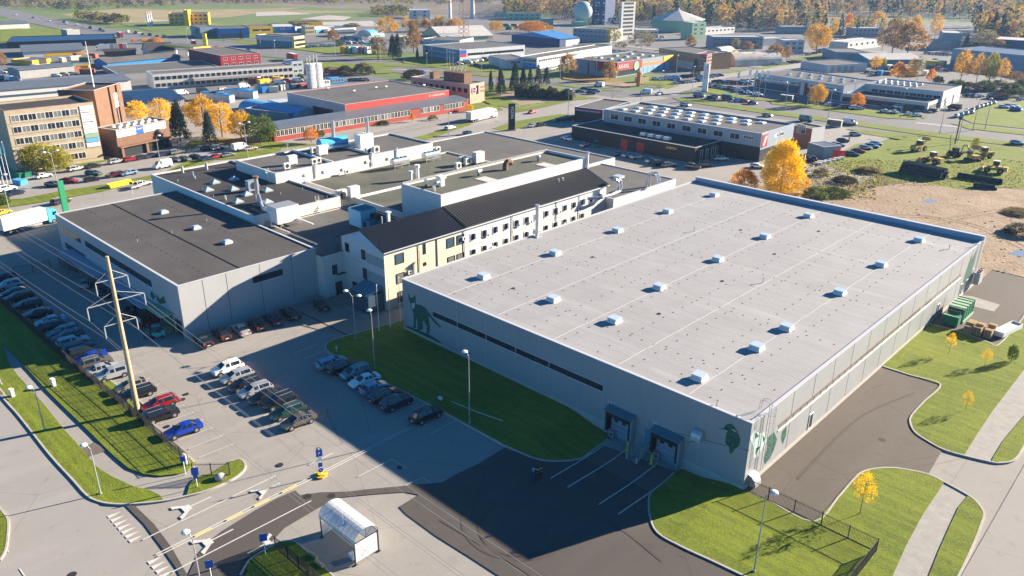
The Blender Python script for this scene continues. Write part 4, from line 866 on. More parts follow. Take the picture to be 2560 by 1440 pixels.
mb = MB(); mb.tube((-8.5, 2.6, -.2), (-8.5, 2.6, 7.2), .4, 'duct', 12); mb.tube((-8.5, 2.6, 7.2), (-8.5, 2.6, 7.6), .62, 'brown_wall', 14); mb.build('exhaust_stack', ah)
cu = thing('cooling_cabin', 'pale blue cooling cabin behind the black gabled roof', 'cooling unit', (P(893, 572, 8.).x, P(893, 572, 8.).y, 8.0))
mb = MB(); mb.box(-2.6, 0, .4, 1.4, 3.8, 3.7, 'cyan_unit'); mb.build('cabin', cu); mb = MB()
for k in range(9): mb.box(-2.5+k*.44, .1, 3.7, -2.3+k*.44, 3.7, 3.82, 'teal_wall')
mb.build('grille', cu); mb = MB(); mb.box(1.4, .6, .4, 3.2, 3.6, 2.0, 'teal_wall'); mb.tube((1.8, .5, 1.2), (1.8, .55, 1.2), .5, 'black', 12); mb.box(1.45, 2.2, 2, 3.4, 3.4, 2.9, 'iron'); mb.box(-3.2, 1.2, .6, -2.6, 2.8, 2.2, 'teal_wall'); mb.build('compressor', cu)
tk = thing('blue_tank', 'light blue horizontal tank with pipes on the white block roof', 'tank', (P(835, 376, 12.).x, P(835, 376, 12.).y, 12.0))
mb = MB(); mb.tube((-1.2, -3.4, 1.9), (-.8, 4.2, 1.9), 1.35, 'tank_blue', 20); mb.build('vessel', tk); mb = MB()
for y in (-2.5, 0, 3): mb.box(-2, y, 0, 0, y+.4, 1.1, 'galv')
mb.build('saddle', tk); mb = MB(); mb.path([(1, -3, 1), (1.2, 0, 1.2), (1.6, 3, 1), (1.6, 5, 1)], .4, 'duct', 10); mb.path([(1, -2, 1), (.4, -2.4, 2)], .3, 'duct'); mb.build('pipe', tk)
mb = MB(); mb.tube((-1, .8, 2.5), (-1, .8, 7.2), .45, 'duct', 12); mb.build('chimney', tk); mb = MB(); mb.tube((3.0, 8.4, 3), (3.0, 8.4, 7.6), .4, 'duct', 12); mb.build('chimney', tk)
mb = MB(); mb.box(1.6, 5.2, 0, 4.2, 9.2, 3.6, 'white_paint'); mb.build('cabinet', tk)
def chiller(px, py, z, lab):
    q = P(px, py, z); t = thing('chiller', lab, 'chiller', (q.x, q.y, z), group='finned chillers on legs on the green roof')
    mb = MB()
    for x in (-.8, .8):
        for y in (-2.2, 0, 2.2): mb.box(x-.06, y-.06, 0, x+.06, y+.06, 1.2, 'galv')
    mb.box(-.95, -2.4, .7, .95, 2.4, .8, 'galv'); mb.build('frame', t)
    mb = MB(); mb.ext([(-.9, 1.2), (.9, 1.2), (1.0, 1.8), (.5, 2.3), (-.5, 2.3), (-1, 1.8)], 'y', -2.4, 2.4, 'steel'); mb.build('coil', t)
    for k in range(4): mb = MB(); mb.tube((0, -1.8+k*1.2, 2.3), (0, -1.8+k*1.2, 2.5), .5, 'teal_wall', 12); mb.build('fan', t)
chiller(1000, 418, 9.2, 'silver four-fan chiller in the middle of the greenish roof'); chiller(1078, 402, 9.2, 'silver four-fan chiller close to the end of the white wall')
def roofbox(px, py, z, s, lab, grp='small outdoor units on the white block roof', m='offwhite', fan_=True):
    q = P(px, py, z); t = thing('condenser', lab, 'condenser', (q.x, q.y, z), group=grp)
    mb = MB(); mb.box(-s*.3, -s*.55, .25, s*.3, s*.55, .25+s, m); mb.build('casing', t)
    mb = MB(); mb.box(-s*.3, -s*.5, 0, s*.3, -s*.4, .25, 'galv'); mb.box(-s*.3, s*.4, 0, s*.3, s*.5, .25, 'galv'); mb.build('feet', t)
    if fan_: mb = MB(); mb.tube((s*.3, 0, .25+s/2), (s*.31, 0, .25+s/2), s*.36, 'frame_dark', 12); mb.build('fan', t)
for px, py, z, s, lab in ((717, 424, 12, 1.3, 'small white condenser on the corner of the white wall'), (785, 412, 12, 1.2, 'narrow white condenser, left one of a pair at the white wall top'), (796, 409, 12, 1.2, 'dark-fanned condenser, right one of a pair at the white wall top'),
    (785, 384, 12, 1.4, 'dark condenser left of the blue tank'), (921, 385, 12, 1.3, 'narrow white condenser above the middle of the white wall'), (940, 383, 12, 1.5, 'wide white condenser above the middle of the white wall'),
    (1081, 383, 9.2, 1.3, 'white condenser left of a pair behind the farther chiller'), (1094, 381, 9.2, 1.3, 'white condenser right of a pair behind the farther chiller'), (1145, 423, 9.2, 1.4, 'white condenser by itself near the concrete parapet'),
    (1155, 410, 9.2, 1.6, 'white condenser left of a pair behind the concrete parapet'), (1168, 412, 9.2, 1.6, 'white condenser right of a pair behind the concrete parapet'), (867, 436, 9.2, .9, 'tiny white condenser at the foot of the white wall')):
    roofbox(px, py, z, s, lab)
roofbox(731, 412, 12, 2.0, 'large square grey condenser on the white block', fan_=False); roofbox(806, 388, 12, 2.2, 'grey ventilation box in front of the blue tank', fan_=False)
roofbox(855, 502, 8.2, 2.2, 'grey round-topped unit at the corner of the black roof', fan_=True); roofbox(885, 493, 9.2, 2.2, 'white square unit near the corner of the black roof', fan_=False); roofbox(632, 478, 9.9, 2.2, 'blue-grey intake box at the white corner of the black roof', m='grey_blue', fan_=True)
roofbox(1196, 407, 9.2, 2.6, 'white multi-pipe unit by the concrete parapet', fan_=False)
def mush(px, py, z, h_, r, lab):
    q = P(px, py, z); t = thing('mushroom_vent', lab, 'vent', (q.x, q.y, z), group='white mushroom vents')
    mb = MB(); mb.tube((0, 0, 0), (0, 0, h_), r*.7, 'white_paint', 12); mb.build('pipe', t); mb = MB(); mb.tube((0, 0, h_), (0, 0, h_+r*1.2), r*1.1, 'white_paint', 12); mb.build('cap', t)
mush(1044, 446, 9.2, 2.6, .55, 'taller white mushroom vent on the green roof'); mush(1027, 450, 9.2, 1.6, .5, 'shorter white mushroom vent on the green roof')
def stepladder(px, py, z, lab):
    q = P(px, py, z); t = thing('roof_ladder', lab, 'ladder', (q.x, q.y, z)); mb = MB()
    for s in (-.35, .35): mb.tube((0, s, 2.4), (1.5, s, 0), .04, 'white_paint'); mb.tube((-.1, s, 2.4), (-.1, s, 3.2), .03, 'white_paint'); mb.tube((0, s, 3.2), (1.5, s, .9), .025, 'white_paint')
    mb.build('rails', t); mb = MB()
    for k in range(7): mb.box(.2*k+.05, -.35, 2.2-.32*k, .2*k+.25, .35, 2.24-.32*k, 'white_paint')
    mb.build('treads', t)
stepladder(670, 455, 10, 'white step ladder leading up to the white block'); stepladder(795, 527, 8.1, 'white step ladder leading up to the black roof')
# ------------------------------------------------------------------ buildings measured corner by corner
def hgt(base, top):                    # height of the corner standing on pixel base whose top shows at pixel row top[1]
    b = P(*base); lo, hi = 0., 120.
    def row(z):
        v = Vector((b.x, b.y, z-CAMH)); return 720+FPX*v.dot(_d2)/v.dot(_f)
    for _ in range(40):
        m_ = (lo+hi)/2
        if row(m_) > top[1]: lo = m_
        else: hi = m_
    return lo
def bldA(name, label, cat, base, top, left, right, wall, roof, edge='R', group=None, mn=3., **k):
    N = P(*base); N.z = 0; H = max(mn, hgt(base, top)); L = P(left[0], left[1], H); R = P(right[0], right[1], H); L.z = R.z = 0
    if edge == 'R': yv = (R-N).normalized(); xv = Vector((yv.y, -yv.x, 0))
    else: xv = (N-L).normalized(); yv = Vector((-xv.y, xv.x, 0))
    W_ = max(2., (N-L).dot(xv)); D_ = max(2., (R-N).dot(yv)); O = N-xv*W_
    t = thing(name, label, cat, (O.x, O.y, 0), math.atan2(xv.y, xv.x), group); shell(t, W_, D_, H, wall, roof, **k)
    return t, W_, D_, H
def bldB(name, label, cat, fl, fr, topy, depth, wall, roof, group=None, gable=0, gm=None, **k):
    A = P(*fl); B_ = P(*fr); A.z = B_.z = 0; H = max(2.5, hgt(fr, (fr[0], topy))); xv = (B_-A).normalized(); W_ = (B_-A).length
    t = thing(name, label, cat, (A.x, A.y, 0), math.atan2(xv.y, xv.x), group)
    if not gable: shell(t, W_, depth, H, wall, roof, **k)
    else:
        mb = MB(); mb.box(0, 0, -1, W_, depth, H, wall); mb.ext([(0, H), (depth, H), (depth/2, H+gable)], 'x', .0, W_, wall); mb.build('wall', t)
        for s in (0, 1):
            mb = MB(); y0, y1 = (-.6, depth/2) if s == 0 else (depth+.6, depth/2); zz = H-.6*gable/(depth/2)
            mb.ext([(y0, zz+.1), (y1, H+gable+.1), (y1, H+gable+.3), (y0, zz+.3)], 'x', -.5, W_+.5, roof); mb.build('roof', t)
    return t, W_, depth, H
def wrow(b, s, n, z, w_, h_, a=None, e=None, fr='frame_white', gl='glass', mull=1):
    t, W_, D_, H = b; ln = W_ if s in 'FB' else D_; a = .5 if a is None else a*ln; e = ln-.5 if e is None else e*ln
    windows(t, s, spread(a, e, n), z, w_, h_, W_, D_, fr=fr, gl=gl, mull=mull)
def bandp(b, s, z0, z1, m, a=0., e=1., name='cladding_band', t_=.06):
    t, W_, D_, H = b; mb = MB()
    if s == 'F': mb.box(a*W_, -t_, z0, e*W_, -.005, z1, m)
    else: mb.box(W_+.005, a*D_, z0, W_+t_, e*D_, z1, m)
    return mb.build(name, t)
def sign(b, s, txt, u, z, size, m, width=None, name='sign_lettering'):
    t, W_, D_, H = b
    if s == 'F': text(txt, size, m, t, (u*W_, -.12, z), (pi/2, 0, 0), name, width)
    else: text(txt, size, m, t, (W_+.12, u*D_, z), (pi/2, 0, pi/2), name, width)
def rlights(b, n, k, x0, x1, y0, y1, kind='box', s=1.5, par=.35):
    t, W_, D_, H = b
    for u in spread(x0*W_, x1*W_, n):
        for v in spread(y0*D_, y1*D_, k): inst('skylight', skylight(kind, s), t, (u, v, H-par+.25))
def bldX(name, label, cat, x0, y0, W_, D_, H, wall, roof, **k):
    t = thing(name, label, cat, (x0, y0, 0)); shell(t, W_, D_, H, wall, roof, **k); return t, W_, D_, H
# ---- black and blue-grey trading hall
b = bldA('trading_hall', 'long hall with blue-grey upper wall and rows of roof domes', 'commercial building', (1896, 405), (1901, 334), (1510, 273), (1985, 309), 'grey_blue', 'roof_mid', edge='L', par=.5)
trading = b; wrow(b, 'F', 9, b[3]-2.9, 3.2, 1.7, .03, .9, gl='glass', mull=1); windows(b[0], 'F', [b[1]*.93], b[3]-2.2, 3.4, .8, b[1], b[2], mull=3); windows(b[0], 'R', [b[2]*.45, b[2]*.62], b[3]-2.5, 2.4, .9, b[1], b[2], mull=2)
bandp(b, 'F', 0, b[3]*.52, 'dark_wall', .72, 1., name='dark_base'); bandp(b, 'R', 0, b[3]*.42, 'dark_wall', name='dark_base')
for j, v in enumerate((.28, .55, .80)):
    for i in range(9 if j else 8): inst('skylight', skylight('dome', 2.5), b[0], (b[1]*(.06+.088*i+.04*j), b[2]*v, b[3]-.55))
mb = MB(); mb.box(b[1]+.01, .6, b[3]-4.4, b[1]+.12, 4.2, b[3]-.6, 'sign_red'); mb.build('logo_panel', b[0])
mb = MB(); mb.face([(b[1]+.14, 1.3, b[3]-3.9), (b[1]+.14, 2.2, b[3]-4.0), (b[1]+.14, 3.6, b[3]-1.6), (b[1]+.14, 3.2, b[3]-.9), (b[1]+.14, 2.3, b[3]-1.5)], 'white_paint'); mb.build('logo_leaf', b[0], fix=False)
b = bldA('black_workshop', 'low black workshop with open garage doors in front of the trading hall', 'workshop', (1734, 408), (1737, 370), (1430, 314), (1803, 350), 'dark_wall', 'roof_black', edge='L', par=.3, hoff=0)
windows(b[0], 'F', [b[1]*.46, b[1]*.59], .1, 2.6, 3.0, b[1], b[2], fr='brown_wall', gl='dark_red', mull=0, name='door'); windows(b[0], 'F', [b[1]*.7], .1, 3.2, 3.3, b[1], b[2], fr='black', gl='black', mull=0, name='door')
windows(b[0], 'F', [b[1]*.85], 1.8, 2.4, 1.6, b[1], b[2], fr='brown_wall', mull=2); windows(b[0], 'R', [b[2]*.25, b[2]*.45, b[2]*.65, b[2]*.8], .3, 1.2, 3.0, b[1], b[2], mull=0)
sign(b, 'F', 'KARMO', .79, b[3]-1.7, 1.1, 'yellow_paint')
rlights(b, 4, 1, .5, .75, .2, .5, 'box', 1.8)
b = bldA('black_block', 'tall black block with a pink lettered sign at the hall end', 'commercial building', (1505, 312), (1509, 275), (1437, 267), (1540, 250), 'dark_wall', 'roof_mid', edge='L', par=.3)
bandp(b, 'F', b[3]-1.5, b[3]-.3, 'purple', .05, .98, name='sign_band'); sign(b, 'F', 'PROMATIGOS VARUOSAD', .06, b[3]-1.25, .8, 'white_paint', width=b[1]*.86)
b = bldA('brick_annex', 'brick annex with pale stair tower behind the yellow tree', 'annex', (2023, 372), (2023, 322), (1978, 312), (2062, 316), 'brick', 'roof_mid', edge='L', par=.3)
windows(b[0], 'F', [b[1]*.5], 4.5, 3.2, 2.6, b[1], b[2], mull=3); bandp(b, 'R', 0, b[3], 'pale_wall', name='pale_wall')
b = bldA('canopy_shed', 'low open shed with green-grey slanted roof beside the brick annex', 'shed', (2057, 396), (2057, 368), (2021, 356), (2095, 362), 'grey_blue', 'metal_roof', edge='L', par=.05)
# ---- car dealership
b = bldA('car_showroom', 'car showroom with grey roof, glass front and red entrance portal', 'car showroom', (2104, 254), (2106, 214), (1887, 181), (2161, 197), 'light_panel', 'roof_mid', edge='L', par=.4)
bandp(b, 'F', .2, b[3]*.55, 'glass_blue', .02, .98, name='glass_front'); wrow(b, 'F', 14, b[3]*.62, 2.6, .8, gl='glass'); bandp(b, 'F', 0, b[3]-1.2, 'sign_red', .55, .62, name='portal', t_=1.0); bandp(b, 'F', 0, b[3]-.9, 'light_panel', .565, .605, name='portal_centre', t_=1.1)
bandp(b, 'F', b[3]-3.8, b[3]-2.2, 'white_paint', .12, .42, name='sign_board'); sign(b, 'F', 'TOYOTA', .2, b[3]-3.5, 1.3, 'sign_red', width=b[1]*.2); bandp(b, 'R', b[3]-4.8, b[3]-2.8, 'white_paint', .1, .9, name='sign_board'); sign(b, 'R', 'TOYOTA', .2, b[3]-4.4, 1.2, 'sign_red')
bandp(b, 'F', b[3]-4.4, b[3]-2.4, 'white_paint', .8, .98, name='sign_board')
rlights(b, 6, 2, .2, .9, .2, .8, 'dome', 1.6)
b = bldA('service_hall', 'long pale service hall with roof domes at the right of the showroom', 'car workshop', (2351, 269), (2351, 229), (2166, 209), (2405, 214), 'pale_wall', 'roof_mid', edge='L', par=.4)
wrow(b, 'F', 9, b[3]*.52, 2.8, 1.3, .08, .98); windows(b[0], 'R', [b[2]*.2, b[2]*.62], .1, 1.6, 3.4, b[1], b[2], fr='frame_dark', gl='glass', mull=0); rlights(b, 7, 2, .02, .6, .2, .8, 'dome', 1.4)
b = bldA('showroom_annex', 'flat annex with glass shopfront in front of the service hall', 'annex', (2317, 279), (2317, 257), (2106, 233), (2351, 246), 'pale_wall', 'roof_black', edge='L', par=.3)
bandp(b, 'F', .2, b[3]*.62, 'glass', .01, .97, name='glass_front'); bandp(b, 'R', .2, b[3]*.62, 'glass', .1, .9, name='glass_front')
# ---- red works
b = bldX('red_works_wing', 'very long single-storey red brick wing with a band of windows', 'factory wing', -246.5, 135, 8.6, 88.5, 4.2, 'red_base', 'metal_roof', par=.0, cop=None)
t, W_, D_, H = b
mb = MB(); mb.ext([(-.1, H+.55), (W_+.6, H-.1), (W_+.6, H+.1), (-.1, H+.75)], 'y', -.5, D_+.5, 'metal_roof'); mb.build('slanted_roof', t)
me = win_mesh(1.25, 1.9, 'frame_white', 'glass', mull=1); me2 = win_mesh(1.25, 1.9, 'frame_white', 'glass_lit', mull=1)
us = [1.5+i*1.55 for i in range(37)]+[64+i*1.6 for i in range(4)]+[69+i*1.55 for i in range(3)]+[76+i*1.55 for i in range(7)]
for i, u in enumerate(us):
    if u < D_-1: inst('window', me2 if (i*7) % 11 in (1, 2, 5) else me, t, (W_+.012, u, H-2.6), pi/2)
bandp(b, 'R', H-.45, H-.25, 'white_paint', .0, 1, name='fascia')
b = bldX('red_works_hall', 'large hall with bright red side wall and dark roof', 'factory hall', -286, 170, 39.3, 51, 7.15, 'red_wall', 'roof_mid', par=.2)
t, W_, D_, H = b; bandp(b, 'F', 0, H-.05, 'pale_wall', name='pale_side', t_=.08); bandp(b, 'F', 1, 4.2, 'dark_wall', .45, .8, name='dark_opening', t_=.12); sign(b, 'R', 'CE LASKILAREN', .78, H-1.5, 1.1, 'white_paint', width=D_*.17)
for px, py in ((965, 222), (820, 226), (940, 224), (885, 233), (1060, 218)): q = P(px, py, H-.4); inst('roof_fan', fan(), t, tuple((Matrix.Rotation(-t.rotation_euler.z, 3, 'Z') @ Vector((q.x-t.location.x, q.y-t.location.y, H-.5)))))
def barrel(name, label, cat, p0, p1, p2, apex, m, endm, group=None, ribs=0):
    """round-roofed hall: p0-p1 its near end wall on the ground, p2 the far end of the p1 side"""
    A = P(*p0); B_ = P(*p1); E = P(*p2); mid = (A+B_)/2; H = hgt(((p0[0]+p1[0])/2, (p0[1]+p1[1])/2), apex); xv = (B_-A).normalized(); yv = Vector((-xv.y, xv.x, 0)); W_ = (B_-A).length; D_ = abs((E-B_).dot(yv)); sg = 1 if (E-B_).dot(yv) > 0 else -1
    t = thing(name, label, cat, (A.x, A.y, 0), math.atan2(xv.y, xv.x), group); n = 16
    prof = [(W_/2-W_/2*cos(pi*i/n), H*sin(pi*i/n)**.75) for i in range(n+1)]
    mb = MB()
    for (x0, z0), (x1, z1) in zip(prof, prof[1:]): mb.face([(x0, 0, z0), (x1, 0, z1), (x1, sg*D_, z1), (x0, sg*D_, z0)], m)
    mb.build('shell', t, fix=False)
    mb = MB(); mb.face([(x, .3*sg, z-.1) for x, z in prof], endm); mb.face([(x, sg*(D_-.3), z-.1) for x, z in prof], endm); mb.build('end_wall', t, fix=False); return t
barrel('barrel_hall', 'blue round-roofed storage hall beside the red factory wing', 'storage hall', (741, 300), (797, 290), (670, 262), (769, 272), 'sky_blue', 'pale_wall')
bldB('blue_shed', 'small shed with pale blue slanted roofs near the silos', 'shed', (672, 268), (722, 283), 264, 20, 'sky_blue', 'pale_roof')
bldB('works_link', 'low blue flat-roofed link between round hall and red works', 'annex', (722, 300), (800, 282), 290, 22, 'teal_wall', 'teal_wall')
# ---- beige building with brown upper block
b = bldA('beige_offices', 'two-storey beige office block with a round purple logo', 'office building', (1175, 259), (1174, 211), (1027, 192), (1227, 207), 'beige_wall', 'roof_mid', edge='L', par=.3)
t, W_, D_, H = b; wrow(b, 'F', 10, H*.55, 1.9, 1.6, .02, .98, fr='brown_wall'); wrow(b, 'F', 10, .8, 1.9, 1.6, .02, .98, fr='brown_wall'); windows(t, 'R', [D_*.5], H*.45, 1.3, 3.4, W_, D_, fr='brown_wall', mull=0)
mb = MB(); mb.box(W_*.52, 2, H-.3, W_*.86, D_*.75, H+3.8, 'brown_wall'); mb.box(W_*.25, 3, H-.3, W_*.32, 7, H+2.6, 'brown_wall'); mb.build('penthouse', t)
mb = MB(); mb.tube((W_+.02, 2.6, H-2.6), (W_+.2, 2.6, H-2.6), 1.5, 'white_paint', 20); mb.tube((W_+.2, 2.6, H-2.6), (W_+.26, 2.6, H-2.6), 1.2, 'purple', 20); mb.build('round_logo', t)
text('Raad', .9, 'white_paint', t, (W_+.28, 1.7, H-2.9), (pi/2, 0, pi/2)); text('RAHVA', 1.0, 'dark_red', t, (W_+.1, D_*.72, H-2.2), (pi/2, 0, pi/2), width=3.2); text('RAAMAT', 1.0, 'sign_red', t, (W_+.1, D_*.72, H-3.8), (pi/2, 0, pi/2), width=3.2)
text('KUM', 2.2, 'white_paint', t, (W_*.2, -.3, H+.2), (pi/2, 0, 0))
mb = MB()
for i in range(5): mb.path([(W_*.5+i*2, 6, H), (W_*.52+i*2.3, 7, H+7), (W_*.56+i*2.3, 9, H+4)], .12, 'offwhite', 5)
mb.build('rooftop_sculpture', t)
# ---- five-storey office block, stair tower and brown hall
b = bldA('concrete_office', 'five-storey beige concrete office block with rows of windows and sign column', 'office building', (45, 432), (12, 277), (-70, 262), (232, 254), 'beige_wall', 'roof_black', edge='R', par=.6, cop='brown_wall')
t, W_, D_, H = b
for fl in range(5):
    z = H-3.2-fl*3.15
    for i, u in enumerate(spread(1.2, D_-4.6, 8)): inst('window', win_mesh(1.9, 1.65, 'frame_white', 'glass' if (i*3+fl*5) % 7 > 2 else 'glass_lit', mull=1), t, (W_+.012, u, z), pi/2)
mb = MB()
for fl in range(5): mb.box(W_+.0, 0, H-3.75-fl*3.15, W_+.05, D_, H-3.7-fl*3.15, 'brown_wall')
mb.build('floor_joint', t)
for i in range(9):
    mb = MB(); mb.box(W_+.04, D_-3.9, H-2.1-i*1.35, W_+.16, D_-.3, H-.95-i*1.35, ['white_paint', 'white_paint', 'white_paint', 'white_paint', 'white_paint', 'white_paint', 'green_wall', 'sky_blue', 'white_paint'][i]); mb.build('sign_panel', t)
text('RIDVALED', .5, 'navy_wall', t, (W_+.18, D_-3.7, H-2.95), (pi/2, 0, pi/2), width=2.6); text('HETRONIK', .5, 'navy_wall', t, (W_+.18, D_-3.7, H-5.7), (pi/2, 0, pi/2), width=2.8)
b = bldA('stair_tower', 'windowless brown tower with white sign panel behind the office block', 'tower', (262, 372), (210, 226), (172, 217), (300, 207), 'brown_wall', 'roof_black', edge='R', par=.5)
t, W_, D_, H = b; mb = MB(); mb.box(W_+.01, D_*.5, 2, W_+.5, D_*.62, H-.2, 'brown_wall'); mb.box(W_+.01, D_*.78, 2, W_+.5, D_*.86, H-.2, 'brown_wall'); mb.build('fin', t)
mb = MB(); mb.box(W_+.05, D_*.62, H-7, W_+.3, D_*.78, H-2.6, 'white_paint'); mb.build('sign_panel', t); text('KN', 1.6, 'sign_red', t, (W_+.32, D_*.63, H-5.2), (pi/2, 0, pi/2), width=D_*.13); windows(t, 'R', [D_*.7], 4, 1.1, 8, W_, D_, mull=0)
mb = MB(); mb.tube((W_*.7, D_*.4, H), (W_*.7, D_*.4, H+14), .22, 'white_paint', 6, .06); mb.build('antenna', t)
b = bldA('brown_hall', 'brown raised hall on columns with a white banner beside the tower', 'office annex', (300, 396), (300, 325), (246, 318), (420, 299), 'brown_wall', 'roof_mid', edge='R', par=.3)
t, W_, D_, H = b; mb = MB(); mb.box(W_+.01, .2, H-2.4, W_+.2, D_*.93, H-.3, 'white_paint'); mb.build('banner', t); mb = MB(); mb.box(W_+.2, D_*.36, H-2.5, W_+.26, D_*.5, H-.3, 'sign_blue'); mb.build('banner_panel', t)
text('Laboratoorium', .5, 'sign_red', t, (W_+.22, .8, H-1.2), (pi/2, 0, pi/2), width=D_*.3); text('LIMIT', .6, 'white_paint', t, (W_+.28, D_*.37, H-1.2), (pi/2, 0, pi/2), width=D_*.11)
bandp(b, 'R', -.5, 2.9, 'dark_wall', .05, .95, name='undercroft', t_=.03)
mb = MB()
for u in (.05, .5, .95): mb.box(W_+.1, u*D_-.4, -.5, W_+.8, u*D_+.4, 3.4, 'brown_wall')
mb.box(W_+.02, .1, 3.1, W_+1.2, D_-.1, 3.5, 'brown_wall'); mb.build('column', t); rlights(b, 2, 6, .2, .9, .1, .9, 'dome', 1.0)
